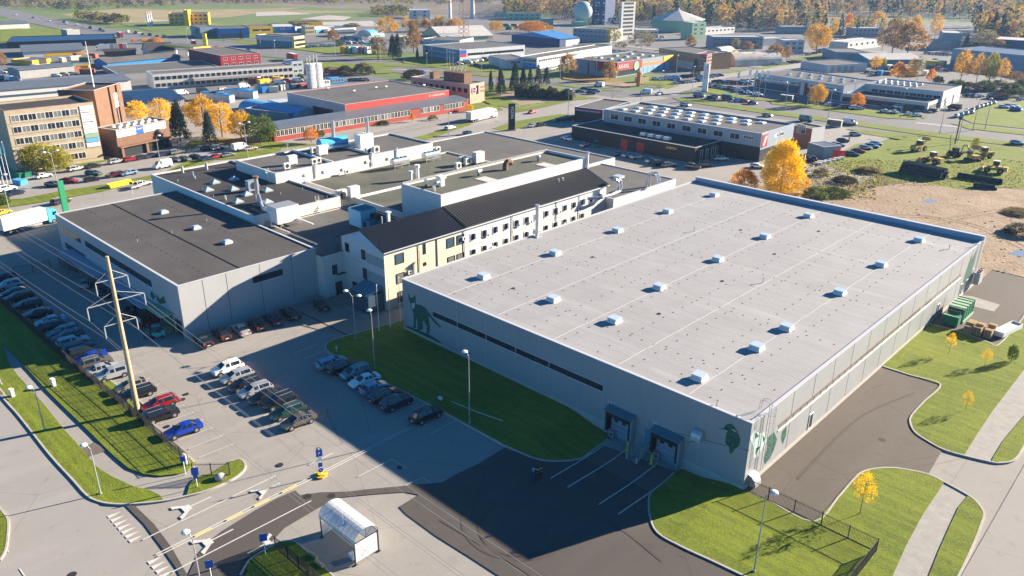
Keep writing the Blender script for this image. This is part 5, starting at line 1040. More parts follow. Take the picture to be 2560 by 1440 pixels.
# ---- outer districts: (kind, label, front-left base, front-right base, top row, depth, wall, roof, windows, gable)
FAR = [
 ('warehouse', 'long navy-roofed depot at the far left of the industrial estate', (20, 121), (292, 112), 97, 45, 'dark_wall', 'blue_roof', 0, 0),
 ('storage_hall', 'pale blue-grey hall with pitched metal roof and yellow base strip', (60, 143), (212, 136), 124, 34, 'pale_wall', 'metal_roof', 0, 2.5),
 ('garage', 'small bright yellow garage with a dark door opening', (82, 163), (129, 157), 150, 16, 'yellow_wall', 'metal_roof', 0, 0),
 ('storage_shed', 'long grey concrete shed with slightly sloping metal roof', (52, 197), (188, 184), 164, 14, 'grey_wall', 'metal_roof', 0, .8),
 ('blue_depot', 'long bright blue depot with dark curved roof', (270, 173), (452, 155), 141, 14, 'blue_wall', 'roof_mid', 0, 1.8),
 ('flat_workshop', 'wide flat dark-roofed workshop in front of the dark red hall', (300, 200), (560, 182), 170, 42, 'grey_wall', 'roof_mid', 0, 0),
 ('dark_red_hall', 'tall dark red hall with a row of small white-framed windows', (555, 172), (653, 164), 132, 45, 'dark_red', 'roof_mid', 5, 0),
 ('white_works', 'long white two-storey works with strip windows and loading canopy', (387, 223), (737, 197), 163, 14, 'white_wall', 'roof_mid', 26, 0),
 ('long_factory', 'long low factory with blue-grey roof and white wall behind the tower', (-60, 266), (331, 231), 200, 24, 'white_wall', 'metal_roof', 0, 1.2),
 ('blue_roof_hall', 'hall with a broad dark blue metal roof behind the autumn trees', (352, 274), (462, 263), 252, 36, 'grey_wall', 'blue_roof', 0, 2.),
 ('brown_shed', 'long brown timber shed near the row of lorries', (262, 141), (341, 138), 127, 10, 'brown_wall', 'roof_black', 0, 1),
 ('gabled_house', 'dark-roofed house with a cream gable beside the filling station', (372, 140), (437, 136), 124, 12, 'white_wall', 'roof_black', 0, 4),
 ('orchard_factory', 'pale factory with striped dark roof at the very left edge', (-60, 76), (75, 70), 58, 24, 'pale_wall', 'metal_roof', 0, 1),
 ('billboard_house', 'grey windowless block rising behind the navy depot', (170, 94), (202, 92), 73, 10, 'grey_wall', 'pale_wall', 0, 0),
 ('yellow_offices', 'bright yellow two-storey offices alone on the meadow', (424, 63), (523, 62), 33, 18, 'yellow_wall', 'roof_mid', 8, 0),
 ('yellow_tower', 'yellow stair tower attached to the bright yellow offices', (463, 64), (474, 64), 25, 10, 'yellow_wall', 'yellow_wall', 0, 0),
 ('grey_store', 'grey glass-fronted store at the left end of the blue row', (503, 94), (547, 92), 67, 26, 'grey_blue', 'roof_mid', 0, 0),
 ('blue_store', 'bright blue store with curved glazed front by the avenue', (548, 96), (624, 94), 70, 26, 'blue_wall', 'roof_mid', 0, 0),
 ('yellow_store', 'yellow store with black lettering between two blue stores', (625, 85), (683, 83), 65, 28, 'yellow_wall', 'roof_mid', 0, 0),
 ('blue_shop', 'sky blue shop to the right of the yellow store', (684, 82), (739, 81), 66, 34, 'blue_wall', 'pale_roof', 0, 0),
 ('yellow_rear_hall', 'dark-roofed hall with yellow wall far behind the blue shop', (738, 66), (807, 64), 54, 24, 'yellow_wall', 'roof_black', 0, 0),
 ('beige_tower', 'small cream three-storey tower block behind the store', (764, 87), (788, 86), 63, 9, 'pale_yellow', 'roof_mid', 4, 0),
 ('pale_hall', 'low pale hall left of the cream tower block', (728, 80), (763, 77), 66, 20, 'pale_wall', 'pale_roof', 0, 0),
 ('white_gable_hall', 'white and blue gabled hall right of the cream tower block', (790, 83), (826, 79), 71, 20, 'blue_wall', 'pale_wall', 0, 1.5),
 ('grey_shed', 'grey gabled shed next to the blue round hall', (848, 92), (893, 90), 79, 16, 'grey_wall', 'metal_roof', 0, 1.2),
 ('long_pale_shed', 'long pale shed in the distance above the car park', (820, 82), (890, 76), 69, 26, 'pale_wall', 'metal_roof', 0, 0),
 ('white_cube', 'small white cube building alone in the far field', (1024, 46), (1075, 46), 25, 18, 'white_wall', 'pale_wall', 2, 0),
 ('wash_hall', 'low white hall beside the large teal-fronted wholesale building', (1058, 108), (1150, 112), 101, 26, 'pale_wall', 'roof_mid', 0, 0),
 ('control_tower_podium', 'pinkish low podium with dark windows left of the white tower', (1432, 100), (1525, 106), 75, 22, 'grey_wall', 'roof_mid', 9, 0),
 ('right_podium', 'cream low wing right of the white tower', (1588, 93), (1645, 94), 75, 18, 'cream_wall', 'pale_roof', 6, 0),
 ('checkered_block', 'dark blue and white checkered block beside the white tower', (1479, 60), (1511, 62), -3, 18, 'navy_wall', 'roof_mid', 0, 0),
 ('green_school', 'long pale green low building at the forest edge', (1270, 50), (1352, 50), 33, 18, 'green_wall', 'roof_mid', 6, 0),
 ('green_block', 'small pale green block left of the dome', (1355, 61), (1383, 61), 46, 14, 'green_wall', 'green_wall', 0, 0),
 ('green_annex', 'pale green annex under the grey dome', (1435, 66), (1466, 66), 54, 14, 'green_wall', 'green_wall', 0, 0),
 ('green_gate_tower', 'pale green square tower beside the tent-roofed hall', (1728, 100), (1762, 98), 55, 12, 'green_wall', 'pale_wall', 2, 0),
 ('grey_offices', 'pale grey office row at the foot of the forest', (1756, 88), (1836, 82), 67, 14, 'pale_wall', 'pale_roof', 8, 0),
 ('long_grey_offices', 'long grey office wing with many windows behind the birches', (1780, 122), (1906, 122), 92, 15, 'grey_blue', 'pale_roof', 14, 0),
 ('forest_barracks', 'narrow grey barracks left of the large orange tree', (1952, 84), (2022, 84), 66, 12, 'grey_blue', 'pale_roof', 9, 0),
 ('teal_barracks', 'blue-grey barracks right of the large orange tree', (2055, 88), (2110, 87), 73, 12, 'grey_blue', 'metal_roof', 6, 0),
 ('glazed_barracks', 'grey block with blue windows below the golden birch', (2133, 93), (2206, 93), 70, 14, 'grey_wall', 'pale_roof', 7, 0),
 ('white_corner_block', 'pale block with small windows in front of the orange tree', (1957, 131), (2008, 131), 101, 14, 'pale_wall', 'pale_roof', 3, 0),
 ('white_yard_hall', 'low white hall at the left of the pale corner block', (1905, 114), (1967, 111), 94, 12, 'white_wall', 'pale_roof', 0, 0),
 ('long_white_hall', 'long bright white hall with many small roof vents', (2118, 126), (2200, 116), 97, 14, 'white_wall', 'pale_roof', 6, 0),
 ('blue_grey_store', 'blue-grey flat store behind the showroom', (2088, 153), (2165, 154), 131, 26, 'grey_blue', 'roof_mid', 0, 0),
 ('sunlit_hall', 'hall with brilliantly sunlit white roof and turquoise wall', (2172, 165), (2303, 164), 149, 26, 'teal_wall', 'pale_roof', 0, 2.2),
 ('tall_grey_hall', 'tall grey-white hall with saw-tooth roof in front of the field', (2350, 122), (2398, 124), 83, 26, 'grey_wall', 'pale_roof', 0, 0),
 ('low_grey_hall', 'low grey hall at the foot of the tall grey-white hall', (2326, 123), (2376, 125), 103, 16, 'grey_wall', 'pale_roof', 0, 0),
 ('long_blue_grey_hall', 'very long blue-grey hall at the right edge behind poplars', (2374, 162), (2640, 192), 147, 34, 'grey_blue', 'metal_roof', 0, 0),
 ('dark_blue_hall', 'dark blue hall with pale roof at the far right', (2480, 132), (2640, 142), 106, 30, 'navy_wall', 'pale_roof', 0, 0),
 ('blue_kiosk', 'small bright blue site kiosk with four windows near the silos', (828, 211), (862, 208), 193, 5, 'blue_wall', 'sky_blue', 4, 0),
 ('grey_site_hut', 'small grey site hut with three windows next to the silos', (803, 216), (826, 213), 203, 5, 'pale_wall', 'pale_wall', 3, 0),
 ('rusty_shed', 'small rust-red shed between the round bushes', (826, 190), (853, 189), 173, 8, 'brick', 'brown_wall', 0, 0),
 ('small_grey_office', 'small grey office with dark blue side near the spruces', (732, 187), (760, 184), 151, 9, 'grey_blue', 'navy_wall', 2, 0),
 ('transformer_house', 'small cream kiosk with teal roof by the avenue', (1600, 207), (1622, 205), 192, 4, 'pale_yellow', 'teal_wall', 0, 0),
 ('yellow_wash_hall', 'low yellow trimmed hall behind the golden birches', (1010, 102), (1070, 98), 90, 14, 'pale_yellow', 'pale_roof', 6, 0),
 ('teal_far_hall', 'teal-fronted hall far behind near the chimneys', (1240, 42), (1290, 42), 32, 14, 'green_wall', 'metal_roof', 0, 0),
 ('far_grey_row', 'low grey row of sheds beside the long distant road', (860, 98), (905, 102), 92, 10, 'grey_wall', 'metal_roof', 0, 0),
]
FB = {}
for nm, lab, fl, fr, ty, dp, wl, rf, nw, gb_ in FAR:
    b = bldB(nm, lab, {'garage': 'garage', 'gabled_house': 'house'}.get(nm, 'building'), fl, fr, ty, dp, wl, rf, gable=gb_, par=.3, cop='coping' if nm in ('dark_red_hall', 'white_works', 'flat_workshop') else None); FB[nm] = b
    if nw:
        H = b[3]; rows = 1 if H < 6.5 else min(4, int(H/3.3))
        for r_ in range(rows): wrow(b, 'F', nw, H-2.6-3.1*r_ if H > 4 else 1., min(2.2, b[1]/nw*.6), 1.3, fr='frame_white' if wl not in ('white_wall',) else 'frame_dark', mull=1)
b = FB['storage_hall']; bandp(b, 'F', 0, 2, 'yellow_wall', .35, 1); b = FB['garage']; windows(b[0], 'F', [b[1]*.55], .1, b[1]*.4, 2.6, b[1], b[2], fr='black', gl='black', mull=0, name='door')
b = FB['white_works']; bandp(b, 'F', b[3]*.45, b[3]*.6, 'grey_wall', .25, .72, name='loading_canopy', t_=5)
b = FB['long_factory']; bandp(b, 'F', b[3]*.45, b[3]*.62, 'glass_blue', 0, .6, name='window_strip')
b = FB['dark_red_hall']; bandp(b, 'F', b[3]-3, b[3]-2, 'dark_red', 0, 1, name='cladding')
b = FB['yellow_store']; bandp(b, 'F', b[3]*.4, b[3]*.62, 'dark_wall', .15, .9, name='lettering_band'); b = FB['blue_shop']; sign(b, 'F', 'K-RAUTA', .3, b[3]*.45, 3.2, 'white_paint', width=b[1]*.5)
b = FB['blue_store']; bandp(b, 'F', .3, b[3]*.45, 'glass_blue', .05, .8, name='glass_front'); b = FB['grey_store']; bandp(b, 'F', .3, b[3]*.6, 'glass_blue', .3, .9, name='glass_front')
b = FB['checkered_block']; t, W_, D_, H = b
for i in range(9):
    for j in range(5):
        if (i*3+j*7+(i*j) % 3) % 3: mb = MB(); mb.box(W_*j/5+.4, -.1, H*i/9+.8, W_*(j+1)/5-.5, -.01, H*(i+1)/9-.5, 'white_paint' if (i+j) % 2 else 'sky_blue'); mb.build('cladding_panel', t)
# type A further buildings
b = bldA('wholesale_hall', 'wholesale building with teal banded front and long pale side wall', 'commercial building', (1149, 157), (1150, 125), (1057, 112), (1283, 109), 'light_panel', 'roof_mid', edge='L', par=.3)
t, W_, D_, H = b; bandp(b, 'F', 0, H-.1, 'teal_wall', name='teal_front'); bandp(b, 'F', H*.55, H*.72, 'grey_blue', .02, .7, name='window_strip', t_=.1); bandp(b, 'F', H*.2, H*.36, 'grey_blue', .02, .9, name='window_strip', t_=.1); sign(b, 'F', 'onninen', .68, H-2.4, 2.4, 'white_paint', width=W_*.24)
wrow(b, 'R', 22, H*.52, 1.6, 1.2, .12, .98, fr='frame_dark'); bandp(b, 'R', H-4, H-.3, 'sign_blue', 0, .1, name='sign_panel', t_=.15); bandp(b, 'R', H-4, H-2.6, 'sign_red', 0, .1, name='sign_stripe', t_=.2)
b = bldA('white_office_cube', 'white and pale blue small hall in front of the wholesale building', 'commercial building', (1265, 171), (1265, 149), (1222, 138), (1302, 141), 'pale_wall', 'roof_mid', edge='L', par=.3)
bandp(b, 'R', b[3]*.55, b[3]*.75, 'sign_blue', .2, .6, name='sign_panel')
b = bldA('blue_hall', 'deep blue hall with bright sky blue roof', 'commercial building', (1399, 118), (1399, 98), (1279, 87), (1490, 97), 'navy_wall', 'bright_blue_roof', edge='L', par=.0, cop=None)
t, W_, D_, H = b; mb = MB(); mb.ext([(-1, H), (W_+.5, H), (W_*.45, H+3.2)], 'y', 0, D_, 'bright_blue_roof'); mb.build('pitched_roof', t); bandp(b, 'R', 0, H*.8, 'pale_wall', .3, 1, name='pale_wing'); wrow(b, 'R', 6, 1, 2.2, 2.4, .4, 1)
b = bldA('long_workshop', 'long grey-roofed workshop with blue and white office front', 'workshop', (1342, 172), (1342, 145), (1304, 140), (1530, 114), 'white_wall', 'roof_mid', edge='R', par=.3)
bandp(b, 'F', 0, b[3]*.5, 'blue_wall', name='blue_base'); wrow(b, 'F', 8, b[3]*.6, 1.6, 1.4); wrow(b, 'R', 18, b[3]*.62, 1.6, 1.0, .02, .5, fr='frame_dark'); wrow(b, 'F', 4, b[3]*.2, 2, 1.4)
b = bldA('parts_store', 'grey parts store with dark red fascia, orange stripe and roof letters', 'store', (1539, 193), (1539, 157), (1437, 146), (1694, 138), 'grey_blue', 'roof_green', edge='L', par=.3)
t, W_, D_, H = b; bandp(b, 'R', H*.42, H-.1, 'dark_red', 0, .42, name='red_fascia', t_=.6); bandp(b, 'F', H*.38, H-.1, 'dark_red', .52, 1, name='red_fascia', t_=.6); sign(b, 'F', 'www.alas-kuul.ee', .56, H*.6, 2.0, 'white_paint', width=W_*.3); b2 = b[:]
text('ALAS-KUUL', 3.0, 'white_paint', t, (W_+.75, D_*.02, H*.58), (pi/2, 0, pi/2), width=D_*.17); mb = MB(); mb.tube((W_+.6, D_*.32, H*.62), (W_+.8, D_*.32, H*.62), 2.4, 'green_wall', 18); mb.build('green_logo', t)
bandp(b, 'R', H*.52, H*.7, 'orange_wall', .42, .97, name='orange_stripe', t_=.1); bandp(b, 'R', H*.6, H-.05, 'yellow_wall', .82, 1, name='yellow_corner', t_=.2); text('JAANOR', 3.4, 'sign_red', t, (W_*.22, .6, H+.1), (pi/2, 0, 0), width=W_*.22)
windows(t, 'R', [D_*.5, D_*.58, D_*.68, D_*.78, D_*.9], .1, 3.2, H*.38, W_, D_, fr='frame_white', gl='sky_blue', mull=0, name='door'); bandp(b, 'R', .3, H*.35, 'glass', .02, .4, name='glass_front'); rlights(b, 3, 3, .15, .9, .1, .9, 'dome', 2.4)
bandp(b, 'F', 0, H*.9, 'dark_wall', .33, .36, name='dark_strip')
b = bldA('red_office_block', 'bright red four-storey office block by the rusty arch hall', 'office building', (1764, 177), (1766, 136), (1741, 134), (1802, 131), 'red_wall', 'roof_mid', edge='L', par=.3)
for z in (.2, .42, .64, .84): wrow(b, 'R', 4, b[3]*z-1, 2.4, 1.2, .05, .8, gl='glass'); wrow(b, 'F', 3, b[3]*z-1, 2.6, 1.4)
b = bldB('orange_brown_hall', 'orange-brown clad hall adjoining the red office block', 'building', (1645, 158), (1741, 176), 135, 24, 'orange_brown', 'roof_mid', cop='coping_shade'); bandp(b, 'F', 0, b[3]*.45, 'pale_wall', .5, 1)
barrel('arch_hangar', 'arched hangar with rust-streaked pale roof beside the road', 'hangar', (1803, 160), (1837, 167), (1899, 152), (1818, 131), 'arch_roof', 'grey_wall')
barrel('arch_hangar', 'second pale arched hangar, half hidden behind the first', 'hangar', (1775, 133), (1805, 136), (1825, 131), (1792, 118), 'arch_roof', 'grey_wall')
barrel('blue_barrel_hall', 'small blue round-roofed hall in the middle distance', 'storage hall', (893, 93), (930, 95), (952, 90), (912, 75), 'sky_blue', 'pale_wall')
barrel('pale_dome_hall', 'low white arched hall behind the poplars at the right', 'hangar', (2500, 172), (2550, 176), (2560, 168), (2525, 150), 'white_paint', 'pale_wall')
b = bldA('white_tower', 'tall white office tower with rows of small windows', 'tower block', (1550, 101), (1542, 5), (1509, 6), (1590, 4), 'tower_white', 'roof_mid', edge='R', par=.5)
t, W_, D_, H = b
for k in range(9): wrow(b, 'R', 8, H*.93-k*H*.1, 1.1, 1.5, .16, .86, fr='tower_white', gl='glass', mull=0)
mb = MB(); mb.box(W_*.55, -.12, H*.2, W_*.68, -.01, H*.72, 'dark_wall'); mb.build('stair_window', t); sign(b, 'F', 'Tartu Maantee', .1, H-4.5, 2.4, 'dark_wall', width=W_*.6)
b = bldA('showroom_neighbor', 'grey hall with white yard wall behind the car showroom', 'building', (2067, 182), (2067, 163), (2003, 152), (2120, 151), 'pale_wall', 'roof_mid', edge='L', par=.3); wrow(b, 'R', 4, .2, 3, 3, .05, .7, gl='grey_wall', mull=0)
b = bldA('avenue_store', 'cream and glass two-storey store with long grey roof by the avenue', 'store', (737, 120), (734, 92), (640, 87), (821, 92), 'pale_yellow', 'roof_mid', edge='L', par=.4)
bandp(b, 'F', 0, b[3]-.2, 'teal_wall', 0, .93, name='glass_front'); bandp(b, 'F', b[3]*.55, b[3]-.5, 'pale_wall', 0, .93, name='sign_band', t_=.4); wrow(b, 'R', 9, b[3]*.55, 1.8, 1.5, .05, .98, fr='frame_dark'); wrow(b, 'R', 8, 1, 1.8, 1.6, .1, .98, fr='frame_dark')
b = bldB('yellow_hangar', 'yellow-skirted hangar with wide pale pitched roof', 'hangar', (1105, 102), (1232, 97), 89, 40, 'pale_yellow', 'pale_roof', gable=6); bandp(b, 'F', 0, b[3]*.7, 'green_wall', .3, .9)
# dome, tent-roofed hall
q = P(1456, 62); t = thing('dome', 'grey-green dome standing on a pale green base', 'dome', (q.x, q.y, 0)); mb = MB(); mb.ball((0, 0, 12), 9.5, 'dome_grey', 20, 12); mb.build('cupola', t, smooth=True); mb = MB(); mb.tube((0, 0, 0), (0, 0, 9), 7, 'green_wall', 12); mb.build('base', t)
q = P(1692, 76); t = thing('tent_hall', 'octagonal pale green hall with white tent-like roof', 'hall', (q.x, q.y, 0)); mb = MB(); mb.tube((0, 0, 0), (0, 0, 9.5), 22, 'green_wall', 8); mb.build('wall', t); mb = MB(); mb.tube((0, 0, 9.5), (0, 0, 17), 25, 'pale_roof', 8, 1.5); mb.tube((0, 0, 17), (0, 0, 19), 1.5, 'pale_wall', 8, .8); mb.build('roof', t)
# silos
for i, (px, py) in enumerate(((780, 219), (797, 217))):
    q = P(px, py); t = thing('silo', ['white ribbed silo, left of the two with a tall pipe', 'white ribbed silo, right of the two, closer to the hut'][i], 'silo', (q.x, q.y, 0), group='white silos by the red works')
    mb = MB(); mb.tube((0, 0, 0), (0, 0, 11), 2.2, 'white_paint', 16); mb.build('shell', t)
    for z in (2, 4, 6, 8, 10): mb = MB(); mb.tube((0, 0, z), (0, 0, z+.15), 2.3, 'galv', 16); mb.build('hoop', t)
    mb = MB(); mb.path([(1, -2.3, 0), (1, -2.3, 15), (2, -2.3, 16), (3.5, -2.3, 15), (3.5, -2.3, 0)], .25, 'steel', 8); mb.build('pipe', t)
def chimney(px, py, h_, r, lab, m='offwhite', name='chimney', grp=None, cat='chimney'):
    q = P(px, py); t = MB(); t.tube((0, 0, 0), (0, 0, h_), r, m, 10, r*.75); t.tube((0, 0, h_*.9), (0, 0, h_*.93), r*1.1, 'sign_red', 10); return t.build(name, loc=(q.x, q.y, 0), label=lab, cat=cat, group=grp)
chimney(1125, 46, 18, 2.0, 'single white chimney in the far field'); chimney(1178, 46, 20, 1.6, 'left of the pair of white chimneys'); chimney(1183, 46, 20, 1.6, 'right of the pair of white chimneys')
for i, px in enumerate((371, 376, 381)): chimney(px, 66-i, 12, .9, ['left', 'middle', 'right'][i]+' of three white tanks beside the yellow offices', name='white_tank', cat='tank', grp='white tanks by the yellow offices')

# shipping containers and stored goods in the yards
RC = random.Random(21); cm = {}
for where, x0, y0, x1, y1, n in (('in the yard beyond the grey shed', 60, 166, 210, 180, 7), ('behind the yellow garage', 140, 140, 250, 158, 6), ('along the blue depot yard', 205, 160, 265, 186, 4), ('in the scrap yard by the silos', 640, 222, 720, 236, 5), ('beyond the white works', 600, 200, 700, 212, 5), ('behind the advert cubes', 862, 116, 950, 126, 6), ('by the yellow hangar', 1010, 92, 1070, 104, 5), ('in the far storage yard', 1240, 60, 1420, 76, 8), ('below the barracks', 2060, 96, 2140, 112, 6), ('in the machine yard', 2190, 172, 2330, 196, 9), ('in the birch yard', 1790, 128, 1900, 140, 5), ('in the right storage yard', 2320, 150, 2370, 172, 5)):
    seen = {}
    for i in range(n):
        m_ = RC.choice(['white', 'green', 'blue', 'rust', 'grey', 'yellow']); seen[m_] = seen.get(m_, 0)+1
        if m_ not in cm:
            k = {'white': 'offwhite', 'green': 'green_bin', 'blue': 'blue_wall', 'rust': 'brick', 'grey': 'galv', 'yellow': 'yellow_wall'}[m_]; mb = MB(); mb.box(-3, -1.2, .1, 3, 1.2, 2.6, k)
            for q_ in range(14): mb.box(-2.9+q_*.43, -1.24, .2, -2.75+q_*.43, 1.24, 2.5, k)
            mb2 = MB(); mb2.box(3, -1.15, .15, 3.06, 1.15, 2.5, k); mb2.box(3.06, -.5, .15, 3.1, -.42, 2.5, 'galv'); mb2.box(3.06, .42, .15, 3.1, .5, 2.5, 'galv'); cm[m_] = (mb.mesh('body'), mb2.mesh('door'))
        q = P(RC.uniform(x0, x1), RC.uniform(y0, y1)); t = thing('shipping_container', f"{m_} container {where}" + (f", {['first', 'second', 'third', 'fourth', 'fifth'][seen[m_]-1]} {m_} one counted from the left" if seen[m_] > 1 else ''), 'container', (q.x, q.y, -.1), rad(RC.choice((0, 15, 90, 100, 60))), 'containers '+where)
        inst('body', cm[m_][0], t); inst('door', cm[m_][1], t)
# ------------------------------------------------------------------ cars: lofted bodies, one prototype per kind
PAINT = {'white': (.78, .78, .76), 'silver': (.42, .43, .44), 'grey': (.14, .145, .15), 'black': (.012, .012, .014), 'dark blue': (.012, .025, .065), 'blue': (.01, .05, .42), 'light blue': (.22, .36, .50),
 'red': (.36, .012, .018), 'dark red': (.085, .008, .012), 'green': (.03, .085, .06), 'beige': (.36, .30, .22), 'brown': (.05, .03, .026), 'yellow': (.75, .48, .03), 'teal': (.12, .25, .27), 'pink': (.50, .12, .15), 'bronze': (.13, .115, .10)}
for k, c in PAINT.items(): M('car_'+k, c, .32, .35 if k not in ('white', 'yellow', 'black') else 0, coat=.6)
M('car_glass', (.012, .016, .02), .05, spec=.9); M('lamp_red', (.45, .01, .01), .3); M('lamp_clear', (.6, .62, .62), .15); M('plate', (.65, .65, .62), .5); M('tyre', (.018, .018, .018), .9); M('rim', (.40, .41, .42), .3, .6); M('trim', (.02, .02, .022), .6)
# profile rows: x, height of roof/bonnet line, half width at that height, side glass up to next row?, top glass up to next row?
KIND = {
 'hatchback': (4.25, 1.78, 1.46, [(2.1, .62, .55, 0, 0), (2.0, .76, .62, 0, 0), (1.1, .98, .66, 0, 1), (.3, 1.36, .54, 1, 0), (-.25, 1.41, .56, 1, 0), (-1.3, 1.35, .53, 1, 1), (-1.95, 1.02, .60, 0, 0), (-2.1, .9, .62, 0, 0), (-2.13, .55, .6, 0, 0)]),
 'saloon car': (4.65, 1.80, 1.44, [(2.3, .6, .55, 0, 0), (2.2, .74, .62, 0, 0), (1.15, .96, .67, 0, 1), (.35, 1.38, .55, 1, 0), (-.3, 1.43, .56, 1, 0), (-1.0, 1.38, .55, 1, 1), (-1.65, 1.05, .64, 0, 0), (-2.25, 1.0, .62, 0, 0), (-2.33, .6, .6, 0, 0)]),
 'estate car': (4.75, 1.82, 1.48, [(2.35, .6, .55, 0, 0), (2.25, .76, .63, 0, 0), (1.2, .98, .67, 0, 1), (.4, 1.41, .57, 1, 0), (-.3, 1.46, .58, 1, 0), (-1.95, 1.42, .57, 1, 1), (-2.3, 1.0, .64, 0, 0), (-2.37, .9, .64, 0, 0), (-2.4, .55, .62, 0, 0)]),
 'off-road car': (4.6, 1.88, 1.68, [(2.25, .75, .6, 0, 0), (2.15, .93, .66, 0, 0), (1.2, 1.12, .70, 0, 1), (.5, 1.60, .60, 1, 0), (-.2, 1.68, .61, 1, 0), (-1.75, 1.63, .60, 1, 1), (-2.15, 1.15, .66, 0, 0), (-2.25, 1.0, .68, 0, 0), (-2.3, .6, .66, 0, 0)]),
 'people carrier': (4.6, 1.84, 1.66, [(2.25, .66, .58, 0, 0), (2.15, .85, .64, 0, 0), (1.5, 1.05, .68, 0, 1), (.6, 1.60, .58, 1, 0), (-.2, 1.66, .6, 1, 0), (-1.85, 1.60, .58, 1, 1), (-2.15, 1.05, .66, 0, 0), (-2.25, .95, .66, 0, 0), (-2.3, .55, .62, 0, 0)]),
 'van': (5.4, 2.0, 2.35, [(2.65, .8, .7, 0, 0), (2.55, 1.1, .76, 0, 0), (2.0, 1.35, .80, 0, 1), (1.25, 2.2, .74, 1, 0), (.5, 2.33, .78, 0, 0), (-.6, 2.35, .80, 0, 0), (-2.6, 2.33, .80, 0, 0), (-2.68, 1.2, .86, 0, 0), (-2.7, .5, .86, 0, 0)]),
}
def car_meshes(kind):
    L, Wd, Ht, rows = KIND[kind]; hw = Wd/2; body = MB(); gl = MB(); pm = MATS['car_white']; body.mi(pm); sec = []
    for i, (x, zt_, wt, sg, tg) in enumerate(rows):
        tap = .86 if i in (0, len(rows)-1) else (.95 if i in (1, len(rows)-2) else 1.)
        zb = .30 if 0 < i < len(rows)-1 else .38
        belt = min(zt_-.03, (.94 if Ht < 1.55 else 1.12 if Ht < 2 else 1.35))
        sec.append([(x, -hw*tap*.93, zb), (x, -hw*tap, zb+.12), (x, -hw*tap, (zb+belt)/2+.1), (x, -hw*tap*.95, belt), (x, -min(wt, hw*tap*.93)*1., zt_), (x, 0, zt_+.03), (x, min(wt, hw*tap*.93), zt_), (x, hw*tap*.95, belt), (x, hw*tap, (zb+belt)/2+.1), (x, hw*tap, zb+.12), (x, hw*tap*.93, zb)])
    for i in range(len(rows)-1):
        a, b_ = sec[i], sec[i+1]; sg, tg = rows[i][3], rows[i][4]
        for j in range(10):
            q = [a[j], a[j+1], b_[j+1], b_[j]]; isg = (j in (3, 6) and (sg or (tg and rows[i+1][3]) or (i and rows[i-1][3] and tg))) or (j in (4, 5) and tg)
            if isg and j in (3, 6) and sg:      # window with a roof rail and pillars left in paint
                V = [Vector(v) for v in q]; c = sum(V, Vector())/4
                up = (V[1] if j == 3 else V[0])-(V[0] if j == 3 else V[1]); inn = [c+(v-c)*.86 for v in V]
                for k in range(4): body.face([q[k], q[(k+1) % 4], tuple(inn[(k+1) % 4]), tuple(inn[k])], pm)
                gl.face([tuple(v) for v in inn], 'car_glass')
            elif isg and j in (4, 5): gl.face(q, 'car_glass')
            elif isg: body.face(q, pm)
            else: body.face(q, pm if j not in (0, 9) else 'trim')
    body.face(sec[0], pm); body.face(sec[-1][::-1], pm)
    if kind == 'van':
        x0 = 2.0
    body.box(-L/2+.6, -hw*.9, .2, L/2-.6, hw*.9, .34, 'trim')
    xs = (L*.31, -L*.29); 
    for x in xs:
        for s in (-1, 1): body.tube((x, s*(hw-.3), .34), (x, s*(hw+.004), .34), .41 if Ht < 1.6 else .44, 'trim', 14)
    if kind in ('estate car', 'off-road car'):
        for s in (-1, 1): body.box(-1.7, s*.52-.02, rows[4][1]-.0, .2, s*.52+.02, rows[4][1]+.045, 'galv')
    for s in (-1, 1): body.box(rows[2][0]-.35, s*(hw+.02)-.1, .95, rows[2][0]-.15, s*(hw+.02)+.1, 1.1, pm)
    wh_ = MB(); wh_.tube((0, -.1, 0), (0, .1, 0), .325, 'tyre', 16); rim = MB(); rim.tube((0, -.11, 0), (0, .11, 0), .21, 'rim', 10)
    r0 = rows[1]; hz = r0[1]-.2; hl = MB(); hl.box(-.1, -.19, -.07, .07, .19, .07, 'lamp_clear'); tl = MB(); tl.box(-.06, -.13, -.12, .06, .13, .12, 'lamp_red'); np_ = MB(); np_.box(-.02, -.26, -.06, .02, .26, .06, 'plate')
    me = dict(body=body.mesh('body', fix=True), windows=gl.mesh('windows', fix=False), wheel=wh_.mesh('wheel'), rim=rim.mesh('rim'), headlight=hl.mesh('headlight'), tail_light=tl.mesh('tail_light'), number_plate=np_.mesh('number_plate'))
    return me, xs, hw, L, rows, hz
CAR = {}
def proto_car(kind, col, level):
    key = (kind, col, level)
    if key in CAR: return CAR[key]
    if (kind, 'me') not in CAR: CAR[(kind, 'me')] = car_meshes(kind)
    me, xs, hw, L, rows, hz = CAR[(kind, 'me')]
    t = bpy.data.objects.new('car' if kind != 'van' else 'van', None)
    t.empty_display_size = .5
    parts = []
    def add(name, mesh, loc, par=None):
        o = bpy.data.objects.new(name, mesh); o.parent = par or t; o.location = loc; parts.append(o); return o
    b_ = add('body', me['body'], (0, 0, 0)); b_['pc'] = 1
    add('windows', me['windows'], (0, 0, 0))
    if level < 2:
        for x in xs:
            for s in (-1, 1):
                wl = add('wheel', me['wheel'], (x, s*(hw-.1), .325))
                if level == 0: add('rim', me['rim'], (0, 0, 0), wl)
    if level == 0:
        for s in (-1, 1): add('headlight', me['headlight'], (rows[1][0]+.02, s*hw*.68, hz)); add('tail_light', me['tail_light'], (rows[-2][0]-.02, s*hw*.74, rows[-2][1]-.14))
        add('number_plate', me['number_plate'], (rows[-1][0]-.02, 0, .62)); add('number_plate', me['number_plate'], (rows[0][0]+.02, 0, .5))
    CAR[key] = (t, parts); return CAR[key]
